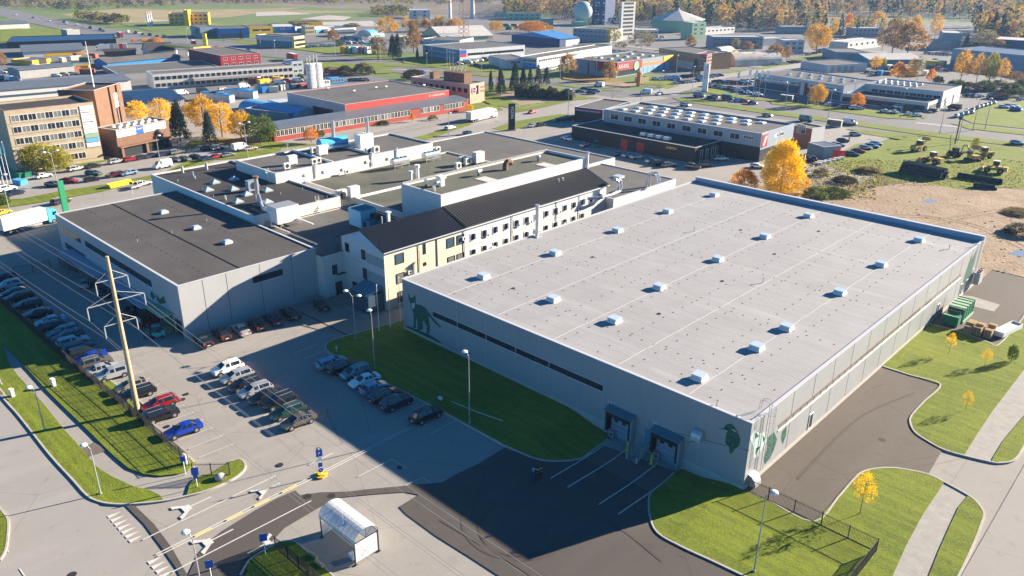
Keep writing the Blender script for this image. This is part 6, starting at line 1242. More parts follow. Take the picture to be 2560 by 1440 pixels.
def put_car(x, y, ang, kind, col, label, group=None, level=0, sc=1., z=0.):
    t, parts = proto_car(kind, col, level); c = t.copy(); C.objects.link(c); c.location = (x, y, z+zt(x, y)); c.rotation_euler = (0, 0, ang)
    if sc != 1: c.scale = (sc, sc, sc)
    mp_ = {}
    for p in parts:
        d = p.copy(); C.objects.link(d); mp_[p.name] = d; d.parent = c if p.parent == t else mp_[p.parent.name]
        if 'pc' in d.keys():
            del d['pc']; d.material_slots[0].link = 'OBJECT'; d.material_slots[0].material = MATS['car_'+col]
    tag(c, label, 'van' if kind == 'van' else 'car', group); return c
ORD = ['first', 'second', 'third', 'fourth', 'fifth', 'sixth', 'seventh', 'eighth', 'ninth', 'tenth', 'eleventh', 'twelfth', 'thirteenth', 'fourteenth', 'fifteenth', 'sixteenth', 'seventeenth', 'eighteenth', 'nineteenth', 'twentieth']
def row(where, frm, cars, ang, level=0, z=.7, z0=0.):
    """cars: (px, py, kind, colour[, heading override in degrees]) seen at body height z"""
    cnt = {}
    for c in cars: cnt[(c[2], c[3])] = cnt.get((c[2], c[3]), 0)+1
    seen = {}
    for i, c in enumerate(cars):
        k = (c[2], c[3]); seen[k] = seen.get(k, 0)+1
        lab = f"{c[3]} {c[2]} {where}" + (f", {ORD[seen[k]-1]} such {frm}" if cnt[k] > 1 else '')
        lab = ' '.join(lab.split()[:16]) if len(lab.split()) > 16 else lab
        q = P(c[0], c[1], z); a = rad(c[4]) if len(c) > 4 else rad(ang)+random.uniform(-.02, .02)
        put_car(q.x, q.y, a, c[2], c[3], lab, 'cars '+where, level, z=z0)
h, s_, e, o_, p_, v = 'hatchback', 'saloon car', 'estate car', 'off-road car', 'people carrier', 'van'
row('in the shaded fence row', 'from the far end', [(7, 693, e, 'dark blue', 265), (24, 712, o_, 'silver', 265), (34, 730, h, 'dark blue', 265), (45, 741, e, 'dark red', 265), (66, 761, e, 'black', 265), (92, 783, s_, 'black', 265), (126, 801, s_, 'light blue', 265), (137, 814, p_, 'black', 85), (156, 826, e, 'teal', 265), (168, 839, e, 'dark blue', 265), (182, 851, e, 'silver', 85), (199, 866, e, 'dark blue', 85), (209, 880, p_, 'black', 85), (226, 892, s_, 'blue', 265), (240, 905, o_, 'bronze', 85)], 85)
row('in the sunlit fence row', 'from the far end', [(257, 920, s_, 'silver', 85), (281, 933, o_, 'silver', 265), (327, 962, h, 'beige', 265), (343, 980, e, 'black', 265), (399, 1006, e, 'red', 265), (402, 1034, o_, 'black', 85), (458, 1071, s_, 'blue', 265)], 85)
row('in the middle parking row', 'from the far end', [(568, 919, o_, 'white'), (591, 938, e, 'silver'), (612, 957, e, 'black'), (637, 973, e, 'silver'), (663, 988, s_, 'black'), (698, 1001, o_, 'black'), (718, 1026, e, 'green'), (746, 1049, s_, 'bronze')], 266)
row('along the dark lawn', 'from the far end', [(829, 904, e, 'light blue', 86), (856, 916, o_, 'black', 86), (889, 929, p_, 'teal', 266), (911, 949, s_, 'white', 266), (935, 967, h, 'light blue', 86), (962, 986, e, 'black', 86), (991, 1004, o_, 'dark blue', 86), (1065, 1035, o_, 'black', 86)], 86)
row('nosed up to the grey hall wall', 'from the near end', [(508, 850, s_, 'black'), (553, 833, s_, 'brown'), (601, 822, s_, 'silver'), (640, 808, s_, 'brown'), (681, 796, s_, 'dark blue'), (724, 783, o_, 'black')], 175)
row('alone in front of the glass porch', 'x', [(803, 760, s_, 'black')], 165)
row('in the shade under the hall canopy', 'from the left', [(216, 705, h, 'silver', 150), (262, 728, s_, 'dark blue', 150), (322, 778, e, 'black', 150), (376, 798, p_, 'red', 100)], 150)
# office car park across the street
row('in the row nearest the brown hall', 'from the left', [(190, 420, e, 'silver', 100), (232, 413, s_, 'black', 95), (291, 402, e, 'silver', 95), (325, 397, h, 'red', 95), (354, 392, h, 'black', 95), (381, 387, s_, 'dark blue', 95), (407, 384, h, 'dark blue', 95), (441, 379, e, 'grey', 98)], 95, 1)
row('in the office car park behind the street', 'from the left', [(109, 438, h, 'white', 100), (134, 459, s_, 'grey', 35), (171, 450, s_, 'red', 40), (234, 432, e, 'green', 30), (229, 446, h, 'black', 85), (286, 435, e, 'dark red', 275), (321, 431, e, 'light blue', 275)], 95, 1)
row('in the office second row', 'from the left', [(437, 398, h, 'grey', 20), (461, 396, h, 'grey', 20), (489, 391, h, 'dark blue', 20), (516, 395, s_, 'dark blue', 95), (543, 390, h, 'red', 95), (568, 386, s_, 'grey', 95)], 95, 1)
row('under the office spruces', 'from the left', [(519, 369, s_, 'black'), (543, 369, h, 'silver'), (600, 369, v, 'white'), (625, 370, s_, 'beige')], 95, 1)
row('standing across the office car park aisle', 'x', [(406, 411, v, 'white')], 278, 1, z=1.)
row('driving on the street past the green pylon', 'x', [(152, 501, e, 'black')], 105, 1)
row('at the left picture edge on the street', 'x', [(4, 530, h, 'yellow')], 105, 1)
row('towing a trailer along the street', 'x', [(356, 458, e, 'silver')], 102, 1)
row('by the flagpoles at the left', 'from the left', [(17, 471, o_, 'white', 100), (36, 480, s_, 'dark blue', 100)], 100, 1)
# around the black hall
row('outside the black workshop doors', 'from the left', [(1462, 361, h, 'silver', 95), (1550, 383, h, 'grey', 70), (1572, 387, s_, 'silver', 70), (1593, 391, s_, 'silver', 70), (1632, 401, s_, 'silver', 70), (1647, 407, o_, 'black', 70), (1673, 411, e, 'grey', 70)], 70, 1)
row('left of the black workshop', 'x', [(1416, 345, s_, 'white')], 165, 1)
row('at the sunlit workshop corner', 'from the left', [(1733, 416, o_, 'black', 20), (1762, 410, p_, 'grey', 40), (1803, 396, p_, 'silver', 50)], 20, 1)
row('by the black pylon', 'from the left', [(1332, 313, s_, 'silver', 80), (1350, 311, s_, 'black', 80), (1397, 299, s_, 'dark blue', 80), (1413, 297, s_, 'dark blue', 80), (1427, 294, h, 'dark blue', 80)], 80, 1)
row('beside the large yellow tree', 'from the near end', [(1893, 414, h, 'white', 20), (2000, 404, e, 'teal', 300), (2016, 397, o_, 'dark blue', 300), (2034, 398, p_, 'dark red', 300), (2008, 422, h, 'light blue', 320)], 300, 1)
row('parked beyond the open shed', 'from the near end', [(2096, 361, h, 'silver', 40), (2107, 350, h, 'dark blue', 40), (2138, 334, h, 'silver', 30), (2130, 384, e, 'green', 20), (2146, 376, s_, 'red', 20), (2164, 368, h, 'silver', 20), (2180, 364, e, 'light blue', 20), (2190, 358, h, 'silver', 20)], 30, 1)
# traffic
row('driving behind the silver lorry', 'x', [(1125, 319, e, 'silver')], 100, 1); row('turning in from the street', 'x', [(1172, 332, s_, 'teal')], 10, 1)
row('coming down the sunlit street', 'x', [(1330, 279, h, 'pink')], 278, 1)
row('on the avenue', 'from the left', [(1055, 178, e, 'blue', 0), (1498, 211, v, 'white', 180), (1615, 229, v, 'white', 200), (1648, 232, h, 'white', 270), (1713, 260, o_, 'silver', 0), (1919, 285, h, 'beige', 0), (2125, 305, v, 'silver', 5), (2545, 354, e, 'silver', 5), (2016, 297, v, 'green', 0)], 0, 1, z=1.)
row('parked on the lay-by of the avenue', 'from the left', [(1748, 239, v, 'grey', 8), (1780, 244, e, 'black', 8), (1819, 246, v, 'black', 8), (1846, 250, s_, 'light blue', 5), (1860, 251, h, 'red', 5), (1881, 256, s_, 'black', 5), (1787, 241, h, 'dark red', 5)], 5, 1)
row('by the bushes at the junction', 'from the left', [(1420, 225, s_, 'grey', 60), (1450, 227, s_, 'teal', 30), (1462, 221, h, 'black', 30), (1478, 231, s_, 'dark blue', 30), (1479, 225, h, 'dark blue', 30), (1490, 226, e, 'light blue', 30)], 30, 2)
# outer car parks: small, body and windows only
def lot(where, spec, n, cols, kinds, ang, jit=0., z=.7):
    a, b_ = spec; cs = []
    for i in range(n):
        t_ = i/max(1, n-1); cs.append((a[0]+(b_[0]-a[0])*t_, a[1]+(b_[1]-a[1])*t_, random.choice(kinds), random.choice(cols)))
    row(where, 'from the left', cs, ang, 2, z)
CL = ['white', 'silver', 'grey', 'black', 'dark blue', 'red', 'light blue', 'dark red']
ALLK = [h, s_, e, o_, p_]
lot('in the avenue dealership front row', ((1690, 207), (1750, 200)), 7, CL, ALLK, 60); lot('in the red office second row', ((1700, 192), (1745, 187)), 5, CL, ALLK, 60); lot('outside the parts store', ((1640, 197), (1690, 196)), 4, ['silver', 'white', 'light blue'], [e, v, p_], 20)
lot('beside the white advertising pylon', ((1772, 212), (1840, 222)), 7, CL, ALLK, 20); lot('in the dealer yard behind the pylon', ((1790, 203), (1870, 208)), 8, CL, ALLK, 20); lot('at the dealer flagpoles', ((1848, 226), (1895, 236)), 3, ['dark blue', 'silver', 'white'], ALLK, 20); lot('near the red office block entrance', ((1750, 195), (1800, 187)), 5, CL, ALLK, 60); lot('left of the showroom glass front', ((1848, 204), (1885, 200)), 4, CL, ALLK, 20)
lot('on the forecourt of the showroom', ((2060, 257), (2090, 262)), 3, ['white', 'blue', 'dark blue'], ALLK, 60); lot('by the small golden tree', ((2110, 265), (2148, 270)), 4, ['white', 'red', 'silver', 'blue'], ALLK, 60); lot('in front of the service annex', ((2212, 277), (2235, 279)), 2, ['white'], [h, s_], 150); lot('at the annex entrance', ((2272, 284), (2292, 287)), 2, ['white', 'black'], [h], 60); lot('under the annex glass front', ((2215, 264), (2330, 275)), 5, ['black', 'grey', 'dark blue', 'white'], [s_, e, o_], 160)
lot('in the close-packed used car row', ((2392, 288), (2430, 279)), 4, ['white', 'light blue', 'silver', 'dark blue'], [s_, h], 100); lot('in the far used car row', ((2445, 267), (2485, 255)), 5, ['silver', 'dark blue', 'light blue', 'silver'], [s_, h], 100); row('between the two used car rows', 'x', [(2432, 273, h, 'red')], 100, 2); row('alone at the end of the service hall', 'x', [(2386, 269, v, 'black')], 165, 2)
lot('in the back yard of the service hall', ((2418, 237), (2450, 239)), 3, ['dark blue', 'silver', 'white'], ALLK, 60); lot('in the shaded back yard', ((2478, 243), (2505, 245)), 3, ['dark blue', 'black'], ALLK, 60); lot('on the gravel lot at the right edge', ((2510, 266), (2535, 264)), 3, ['white', 'silver'], ALLK, 10); row('at the gravel lot edge', 'x', [(2540, 273, e, 'blue')], 165, 2); row('on the grass at the right edge', 'x', [(2552, 247, h, 'silver')], 60, 2)
lot('in the yard of the office cube', ((1193, 163), (1215, 165)), 3, ['dark blue', 'grey'], ALLK, 30); lot('at the wholesale building corner', ((1138, 160), (1180, 154)), 5, ['black', 'white', 'grey', 'silver'], [v, e, o_], 30); lot('along the wholesale side wall', ((1185, 152), (1225, 148)), 4, ['white', 'black'], [v], 30)
lot('outside the long workshop', ((1370, 175), (1395, 168)), 4, ['light blue', 'silver', 'white'], ALLK, 80); lot('beyond the white works wall', ((880, 199), (915, 198)), 4, ['black', 'grey', 'dark blue'], [s_, h], 30)
lot('in front of the cream avenue store', ((770, 117), (812, 112)), 6, ['dark blue', 'light blue', 'silver', 'grey'], ALLK, 60); lot('behind the cream store row', ((815, 113), (850, 111)), 4, ['silver', 'white', 'grey'], ALLK, 60)
for k in range(4): lot('in the %s row of the dealer park' % ORD[k], ((858, 108-k*4), (905-k*3, 106-k*4)), 7, CL, ALLK, 20, z=.7)
lot('by the loading side of the white works', ((700, 206), (760, 200)), 5, ['white', 'grey', 'red', 'silver'], [v, e, h], 60); lot('in the scrap yard by the silos', ((705, 220), (760, 212)), 5, CL, [v, e, o_], 100); lot('beside the blue roofed containers', ((455, 233), (610, 216)), 4, ['white', 'white', 'black', 'silver'], [v, v, e], 90)
lot('on the left far yard', ((5, 180), (45, 172)), 4, CL, ALLK, 60); lot('by the grey concrete shed', ((140, 188), (182, 183)), 3, ['silver', 'dark blue', 'white'], ALLK, 60); lot('in the far yard of the blue depot', ((2, 195), (40, 200)), 4, CL, [v, e], 40)
for nm, a, b_, n in (('on the distant highway, outer lane', (40, 36), (250, 74), 6), ('on the distant highway, inner lane', (160, 55), (290, 84), 5), ('near the distant roundabout', (320, 80), (410, 92), 6), ('on the avenue past the filling station', (420, 108), (620, 124), 6)):
    lot(nm, (a, b_), n, CL, [h, s_, e, v], 170)
lot('in the yard of the sunlit hall', ((2190, 170), (2290, 172)), 7, CL, [v, e, o_], 60); lot('in the second row by the sunlit hall', ((2170, 180), (2225, 184)), 5, ['black', 'dark blue', 'white', 'green'], ALLK, 20); lot('along the poplar yard', ((2320, 168), (2370, 176)), 6, CL, [v, e], 60); lot('behind the orange tree clump', ((2318, 132), (2372, 136)), 7, ['white', 'silver', 'light blue'], ALLK, 20)
lot('on the road by the corner block', ((2020, 135), (2080, 124)), 5, ['black', 'dark blue', 'silver'], ALLK, 60); lot('on the machinery lot by the barracks', ((2070, 103), (2140, 94)), 7, ['red', 'white', 'yellow', 'blue'], [v, e], 60); lot('left of the showroom neighbour', ((1935, 160), (2000, 153)), 6, CL, ALLK, 60)
lot('between the grey offices', ((1620, 98), (1650, 100)), 3, ['white', 'silver'], ALLK, 60); lot('by the white tower car park', ((1640, 90), (1655, 92)), 2, CL, ALLK, 30)
# ------------------------------------------------------------------ lorries
def lorry(px, py, ang, lab, body, cab, txt=None, L=12., z=1.6, trailer=True, kind='lorry'):
    q = P(px, py, z); t = thing(kind, lab, 'lorry', (q.x, q.y, 0), rad(ang)); b_ = MB(); b_.box(-L/2, -1.25, 1.15, L/2-2.6, 1.25, 3.95, body); b_.build('box_body', t)
    f = MB(); f.box(-L/2, -1.25, 3.95, L/2-2.6, 1.25, 4.0, 'offwhite'); f.build('body_roof', t)
    c = MB(); c.ext([(L/2-2.3, .5), (L/2, .5), (L/2, 1.7), (L/2-.35, 3.2), (L/2-.8, 3.5), (L/2-2.3, 3.7)], 'y' if False else 'x', 0, 1, cab) if False else None
    x0, x1 = L/2-2.4, L/2; k = [(x0, .5), (x1, .5), (x1, 1.8), (x1-.35, 3.0), (x1-.9, 3.4), (x0, 3.6)]; m0 = len(c.v)
    c.v += [(x, -1.2, zz) for x, zz in k]+[(x, 1.2, zz) for x, zz in k]; i0 = c.mi(cab)
    for j in range(6): c.f.append((m0+j, m0+(j+1) % 6, m0+6+(j+1) % 6, m0+6+j)); c.i.append(i0)
    c.f.append(tuple(range(m0, m0+6))); c.i.append(i0); c.f.append(tuple(range(m0+11, m0+5, -1))); c.i.append(i0); co = c.build('cab', t)
    w_ = MB(); w_.face([(x1+.01, -1.05, 1.85), (x1+.01, 1.05, 1.85), (x1-.34, 1.05, 2.95), (x1-.34, -1.05, 2.95)], 'car_glass'); w_.build('windscreen', co, fix=False)
    for s in (-1, 1): w_ = MB(); w_.box(x1-1.3, s*1.21-.01, 1.9, x1-.45, s*1.21+.01, 2.7, 'car_glass'); w_.build('side_window', co)
    ch = MB(); ch.box(-L/2+.2, -.5, .7, L/2-.5, .5, 1.12, 'trim'); ch.box(-L/2+3.6, -1.2, .45, L/2-4, -1.1, 1.0, 'galv'); ch.box(-L/2+3.6, 1.1, .45, L/2-4, 1.2, 1.0, 'galv'); ch.build('chassis', t)
    for x in (-L/2+1.4, -L/2+2.7, L/2-1.3) + ((-L/2+4.0, L/2-4.2) if trailer else ()):
        for s in (-1, 1): wl = MB(); wl.tube((x, s*.95, .5), (x, s*1.22, .5), .5, 'tyre', 14); wo = wl.build('wheel', t); r_ = MB(); r_.tube((x, s*1.1, .5), (x, s*1.235, .5), .27, 'rim', 10); r_.build('rim', wo)
    if txt: text(txt, .9, 'dark_wall', t, (-L/2+3, -1.262, 2.1), (pi/2, 0, 0), width=3.6); text('DB', .9, 'sign_red', t, (-L/2+1.2, -1.262, 2.1), (pi/2, 0, 0), width=1.2)
    return t
lorry(72, 553, 103, 'white box lorry with a light blue cab by the grey hall', 'offwhite', 'lorry_blue', L=12.4, trailer=False)
lorry(1205, 289, 97, 'silver articulated lorry with dark lettering on the street', 'silver_body', 'white_paint', 'SCHENKER', L=16)
lorry(300, 88, 170, 'red lorry on the distant highway ramp', 'dark_red', 'dark_red', L=10, trailer=False); lorry(484, 109, 160, 'dark red tanker lorry on the avenue', 'dark_red', 'sign_red', L=10, trailer=False)
lorry(730, 143, 170, 'dark red lorry with load on the avenue', 'dark_red', 'sign_red', L=12, trailer=False)
for i, px in enumerate((255, 268, 280, 291, 301)): lorry(px, 120-i*.5, 245, ['white', 'grey', 'pale', 'red', 'silver'][i]+' lorry cab parked in the row before the navy depot', ['white_paint', 'galv', 'offwhite', 'sign_red', 'steel'][i], ['white_paint', 'galv', 'offwhite', 'sign_red', 'steel'][i], L=8, trailer=False, kind='parked_lorry')
# car trailer with bicycles by the stop sign
q = P(338, 466, .6); t = thing('car_trailer', 'small grey car trailer beside the yellow pipes', 'trailer', (q.x, q.y, 0), rad(102)); mb = MB(); mb.box(-1.5, -.8, .5, 1.5, .8, .9, 'galv'); mb.build('bed', t)
for s in (-1, 1): mb = MB(); mb.tube((0, s*.85, .3), (0, s*.98, .3), .3, 'tyre', 12); mb.build('wheel', t)
mb = MB(); mb.box(1.5, -.05, .45, 2.5, .05, .55, 'galv'); mb.build('drawbar', t)
# forklift trucks
def forklift(px, py, ang, lab, m):
    q = P(px, py, 1.); t = thing('forklift', lab, 'forklift', (q.x, q.y, 0), rad(ang)); mb = MB(); mb.box(-1.3, -.55, .3, .6, .55, 1.0, m); mb.box(-1.35, -.5, .3, -.9, .5, 1.25, m); mb.build('body', t)
    mb = MB()
    for x in (-.8, .5):
        for s in (-.5, .5): mb.tube((x, s, 1), (x*.9, s, 2.1), .04, 'trim')
    mb.box(-.8, -.55, 2.1, .55, .55, 2.16, 'grey_blue'); mb.build('overhead_guard', t)
    mb = MB()
    for s in (-.3, .3): mb.box(.75, s-.06, .1, .87, s+.06, 2.6, 'trim')
    mb.build('mast', t)
    for s in (-.3, .3): mb = MB(); mb.box(.87, s-.06, .1, 2.0, s+.06, .15, 'trim'); mb.build('fork', t)
    mb = MB(); mb.box(-.5, -.25, 1, 0, .25, 1.15, 'trim'); mb.box(-.6, -.25, 1.1, -.5, .25, 1.6, 'trim'); mb.build('seat', t)
    for x in (-.9, .5):
        for s in (-.55, .55): mb = MB(); mb.tube((x, s-.08, .28), (x, s+.08, .28), .28, 'tyre', 12); mb.build('wheel', t)
forklift(390, 829, 240, 'turquoise forklift truck by the hall door', 'turquoise'); forklift(1492, 361, 60, 'green forklift truck outside the black workshop', 'green_bin')
# ------------------------------------------------------------------ construction machines
def digger_wheels(t, L, r, x=(1.7, -1.7), y=1.1):
    for a in x:
        for s in (-1, 1): mb = MB(); mb.tube((a, s*(y-.35), r), (a, s*(y+.1), r), r, 'tyre', 16); wo = mb.build('wheel', t); mb = MB(); mb.tube((a, s*y, r), (a, s*(y+.13), r), r*.45, 'cat_yellow', 10); mb.build('rim', wo)
def loader(px, py, ang, lab, up=False):
    q = P(px, py, 1.3); t = thing('wheel_loader', lab, 'wheel loader', (q.x, q.y, 0), rad(ang), group='ochre wheel loaders on the lawn'); digger_wheels(t, 6, .85)
    mb = MB(); mb.ext([(-3.2, 1), (-.4, 1), (-.4, 2.1), (-2.9, 1.9)], 'x', -1, 1, 'cat_yellow') if False else mb.box(-3.3, -1, .9, -.2, 1, 2.1, 'cat_yellow'); mb.box(-.2, -.5, .8, 2.4, .5, 1.5, 'cat_yellow'); mb.build('body', t)
    mb = MB(); mb.box(-.9, -.75, 2.1, .6, .75, 2.2, 'cat_yellow'); 
    for x in (-.85, .55):
        for s in (-.7, .7): mb.box(x-.05, s-.05, 2.2, x+.05, s+.05, 3.5, 'trim')
    mb.box(-.8, -.68, 2.25, .5, .68, 3.45, 'car_glass'); mb.box(-1., -.85, 3.5, .7, .85, 3.62, 'offwhite'); mb.build('cab', t)
    mb = MB(); z = 3.8 if up else .9
    for s in (-.6, .6): mb.tube((.6, s, 1.9), (3.0, s, z), .14, 'cat_yellow', 6)
    mb.build('lift_arm', t); mb = MB(); mb.ext([(2.9, z-.5), (4.1, z-.6), (4.2, z-.4), (3.2, z+.6), (2.9, z+.6)], 'y', -1.4, 1.4, 'cat_yellow'); mb.build('bucket', t)
    mb = MB(); mb.tube((-1.9, .5, 2.1), (-1.9, .5, 3.0), .08, 'trim'); mb.build('exhaust', t)
loader(2330, 398, 165, 'ochre wheel loader directly behind the stacked pipes'); loader(2487, 421, 185, 'ochre wheel loader nearest the lamp post'); loader(2458, 386, 240, 'ochre wheel loader with its bucket raised', True); loader(2298, 368, 75, 'ochre wheel loader farthest left with raised rake', True)
q = P(2385, 382, 1.3); t = thing('tractor', 'dark tractor with raised boom on the lawn', 'tractor', (q.x, q.y, 0), rad(150)); digger_wheels(t, 4, .75, (1.2, -1.2), .9); mb = MB(); mb.box(-1.4, -.6, .8, 1.9, .6, 1.7, 'dark_wall'); mb.build('body', t); mb = MB(); mb.box(-1.2, -.7, 1.7, .3, .7, 2.9, 'car_glass'); mb.box(-1.3, -.8, 2.9, .4, .8, 3.0, 'trim'); mb.build('cab', t); mb = MB(); mb.path([(1.6, 0, 1.2), (2.4, 0, 5.2), (2.6, 0, 6.5)], .16, 'cat_yellow'); mb.build('boom', t)
q = P(2432, 392, 1.3); t = thing('excavator', 'tracked excavator with folded arm on the lawn', 'excavator', (q.x, q.y, 0), rad(150))
for s in (-1, 1): mb = MB(); mb.ext([(-1.9, .1), (-1.6, 0), (1.6, 0), (1.9, .1), (1.9, .7), (1.6, .85), (-1.6, .85), (-1.9, .7)], 'y', s*1.2-.3, s*1.2+.3, 'trim'); mb.build('track', t)
mb = MB(); mb.box(-1.9, -1.2, .95, 1.1, 1.2, 2.0, 'cat_yellow'); mb.build('body', t); mb = MB(); mb.box(.0, .2, 2.0, 1.3, 1.2, 3.0, 'car_glass'); mb.box(-.1, .1, 3.0, 1.4, 1.3, 3.1, 'offwhite'); mb.build('cab', t)
mb = MB(); mb.path([(1, -.3, 1.8), (3.2, -.3, 4.2), (4.6, -.3, 3.9)], .22, 'cat_yellow'); mb.build('boom', t); mb = MB(); mb.path([(4.6, -.3, 3.9), (5.1, -.3, 1.6)], .18, 'cat_yellow'); mb.build('dipper', t); mb = MB(); mb.box(4.7, -.8, .7, 5.5, .2, 1.6, 'trim'); mb.build('bucket', t)
q = P(2387, 360, 0.); t = thing('drilling_mast', 'tall dark mast standing behind the tractor', 'mast', (q.x, q.y, 0)); mb = MB(); mb.tube((0, 0, 0), (0, 0, 8.5), .2, 'trim', 8); mb.build('post', t); mb = MB(); mb.tube((0, 0, 8.3), (0, 0, 9.2), .6, 'trim', 8); mb.build('head', t)
def cyl_stack(name, lab, cat, a, b_, rows_, r, m, group=None, z=0.):
    A = P(*a); B_ = P(*b_); A.z = B_.z = 0; d = B_-A; ang = math.atan2(d.y, d.x); L = d.length; t = thing(name, lab, cat, (A.x, A.y, z), ang, group)
    for k, n in enumerate(rows_):
        for j in range(n): mb = MB(); y = (j+k*.5)*2*r; zz = r+k*r*1.74; mb.tube((0, y, zz), (L+random.uniform(-.6, .6), y, zz), r, m, 10); mb.tube((L+.62, y, zz), (L+.64, y, zz), r*.8, 'wood', 10) if False else None; mb.build('pipe', t)
cyl_stack('pipe_stack', 'big stack of black pipes on the waste ground', 'pipes', (2247, 430), (2345, 452), [7, 6, 5, 4], .42, 'black_pipe')
cyl_stack('pipe_bundle', 'long low black pipe bundle, upper of two by the sand', 'pipes', (2392, 444), (2505, 462), [2, 1], .4, 'black_pipe', 'low pipe bundles'); cyl_stack('pipe_bundle', 'shorter low black pipe bundle, nearer the sand', 'pipes', (2432, 469), (2490, 476), [2, 1], .35, 'black_pipe', 'low pipe bundles')
cyl_stack('yellow_pipes', 'bundle of bright yellow pipes on the street verge', 'pipes', (276, 472), (331, 459), [4, 3], .3, 'yellow_paint')
# ------------------------------------------------------------------ trees: trunk, limbs and thousands of leaf-sized faces in clumps
RT = random.Random(11)
def crown_mesh(shape, n_cl, per, leaf, mat, seed, mats=None):
    """unit crown: height 1 from z=0, radius about .5; shape(z) gives the radius at height z"""
    R_ = random.Random(seed); V = []; F = []; 
    for c in range(n_cl):
        z = R_.betavariate(1.5, 1.5)*.96+.02; r = shape(z)*(.35+.65*R_.random()**.45); a = R_.uniform(0, 2*pi); c0 = (r*cos(a), r*sin(a), z); cr = .11*(.6+R_.random()*.9)
        for k in range(per):
            d = Vector((R_.gauss(0, 1), R_.gauss(0, 1), R_.gauss(0, .8))).normalized()*cr*R_.random()**.4; p = Vector(c0)+d
            if p.z < 0: p.z = -p.z
            u = Vector((R_.gauss(0, 1), R_.gauss(0, 1), R_.gauss(0, 1))).normalized(); v = u.orthogonal().normalized(); s = leaf*(.6+.8*R_.random()); k0 = len(V)
            V += [tuple(p+u*s), tuple(p+v*s*.8), tuple(p-u*s), tuple(p-v*s*.8)]; F.append((k0, k0+1, k0+2, k0+3))
    me = bpy.data.meshes.new('crown'); me.from_pydata(V, [], F); me.materials.append(MATS[mat]); me.update(); return me
SH = {'round': lambda z: .5*max(0., sin(pi*min(1, z*.92+.06)))**.55, 'tall': lambda z: .5*max(0., sin(pi*(z**.8)*.96+.05))**.7, 'cone': lambda z: .5*(1-z)**.85+.015, 'egg': lambda z: .5*max(0., sin(pi*(z**.62)*.97+.02))**.8, 'bush': lambda z: .5*max(0., 1-z*z)**.5}
def trunk_mesh(hh, r, m, limbs, seed, cb):
    R_ = random.Random(seed); mb = MB(); mb.tube((0, 0, -.03), (R_.uniform(-.01, .01), 0, hh*.55), r, m, 8, r*.6); mb.tube((0, 0, hh*.55), (0, R_.uniform(-.03, .03), hh), r*.6, m, 6, r*.15)
    for i in range(limbs):
        a = R_.uniform(0, 2*pi); z = cb+(hh-cb)*R_.random()*.8; l = .28*R_.uniform(.6, 1.1); mb.tube((0, 0, z), (l*cos(a), l*sin(a), z+l*.8), r*.3, m, 5, r*.08)
    return mb.mesh('trunk')
TP = {}
def tree_proto(kind):
    if kind in TP: return TP[kind]
    #        shape  clumps per leaf  mat   crown base, width ratio, trunk radius, trunk mat
    D = {'big_yellow': ('egg', 420, 42, .0125, 'leaf_yellow', .02, .78, .012, 'trunk'), 'gold': ('round', 150, 26, .021, 'leaf_gold', .14, .85, .02, 'trunk'), 'yellow': ('round', 150, 26, .021, 'leaf_yellow', .12, .9, .02, 'trunk'),
         'olive': ('round', 170, 28, .019, 'leaf_olive', .1, 1.0, .02, 'trunk'), 'green': ('round', 170, 26, .021, 'leaf_green', .1, .95, .025, 'trunk'), 'rust': ('egg', 120, 24, .025, 'leaf_rust', .15, .75, .018, 'trunk'),
         'pale': ('tall', 90, 22, .025, 'leaf_pale', .2, .5, .014, 'birch'), 'birch': ('tall', 110, 22, .023, 'leaf_gold', .2, .42, .014, 'birch'), 'spruce': ('cone', 230, 22, .019, 'leaf_spruce', .05, .42, .016, 'trunk'), 'blue_spruce': ('cone', 230, 24, .02, 'leaf_bluespruce', .03, .5, .016, 'trunk'),
         'orange': ('egg', 130, 26, .024, 'leaf_orange', .15, .7, .016, 'trunk'), 'sapling': ('egg', 60, 22, .02, 'leaf_yellow', .36, .45, .008, 'trunk'), 'bush_green': ('bush', 130, 26, .03, 'leaf_green', 0, 1.6, .0, None), 'bush_gold': ('bush', 120, 26, .03, 'leaf_dry', 0, 1.5, .0, None), 'bush_brown': ('bush', 130, 26, .03, 'bush_brown', 0, 2.0, .0, None)}[kind]
    L = []
    for v_ in range(2 if kind not in ('big_yellow',) else 1):
        cr = crown_mesh(SH[D[0]], D[1], D[2], D[3], D[4], hash(kind) % 97+v_ if False else len(TP)*7+v_); tm = trunk_mesh(.92, D[7], D[8], 9, len(TP)*3+v_, D[5]) if D[8] else None
        L.append((cr, tm))
    TP[kind] = (L, D); return TP[kind]
def tree(px, py, topy, kind, label, name='tree', group=None, wpx=None, cat=None, H=None):
    q = P(px, py); q.z = zt(q.x, q.y); H = H or hgt((px, py), (px, topy)); L, D = tree_proto(kind); cr, tm = L[RT.randrange(len(L))]; t = thing(name, label, cat or ('bush' if D[8] is None else 'tree'), q, RT.uniform(0, 6.28), group)
    dist = (q-Vector((0, 0, CAMH))).length; wd = (wpx*dist/FPX) if wpx else H*D[6]; cb = D[5]*H
    c = bpy.data.objects.new('crown', cr); C.objects.link(c); c.parent = t; c.location = (0, 0, cb); c.scale = (wd, wd, H-cb)
    if tm: k = bpy.data.objects.new('trunk', tm); C.objects.link(k); k.parent = t; k.scale = (H, H, H)
    return t
tree(1950, 480, 351, 'big_yellow', 'huge bright yellow autumn tree behind the pale warehouse', 'yellow_tree', wpx=96)
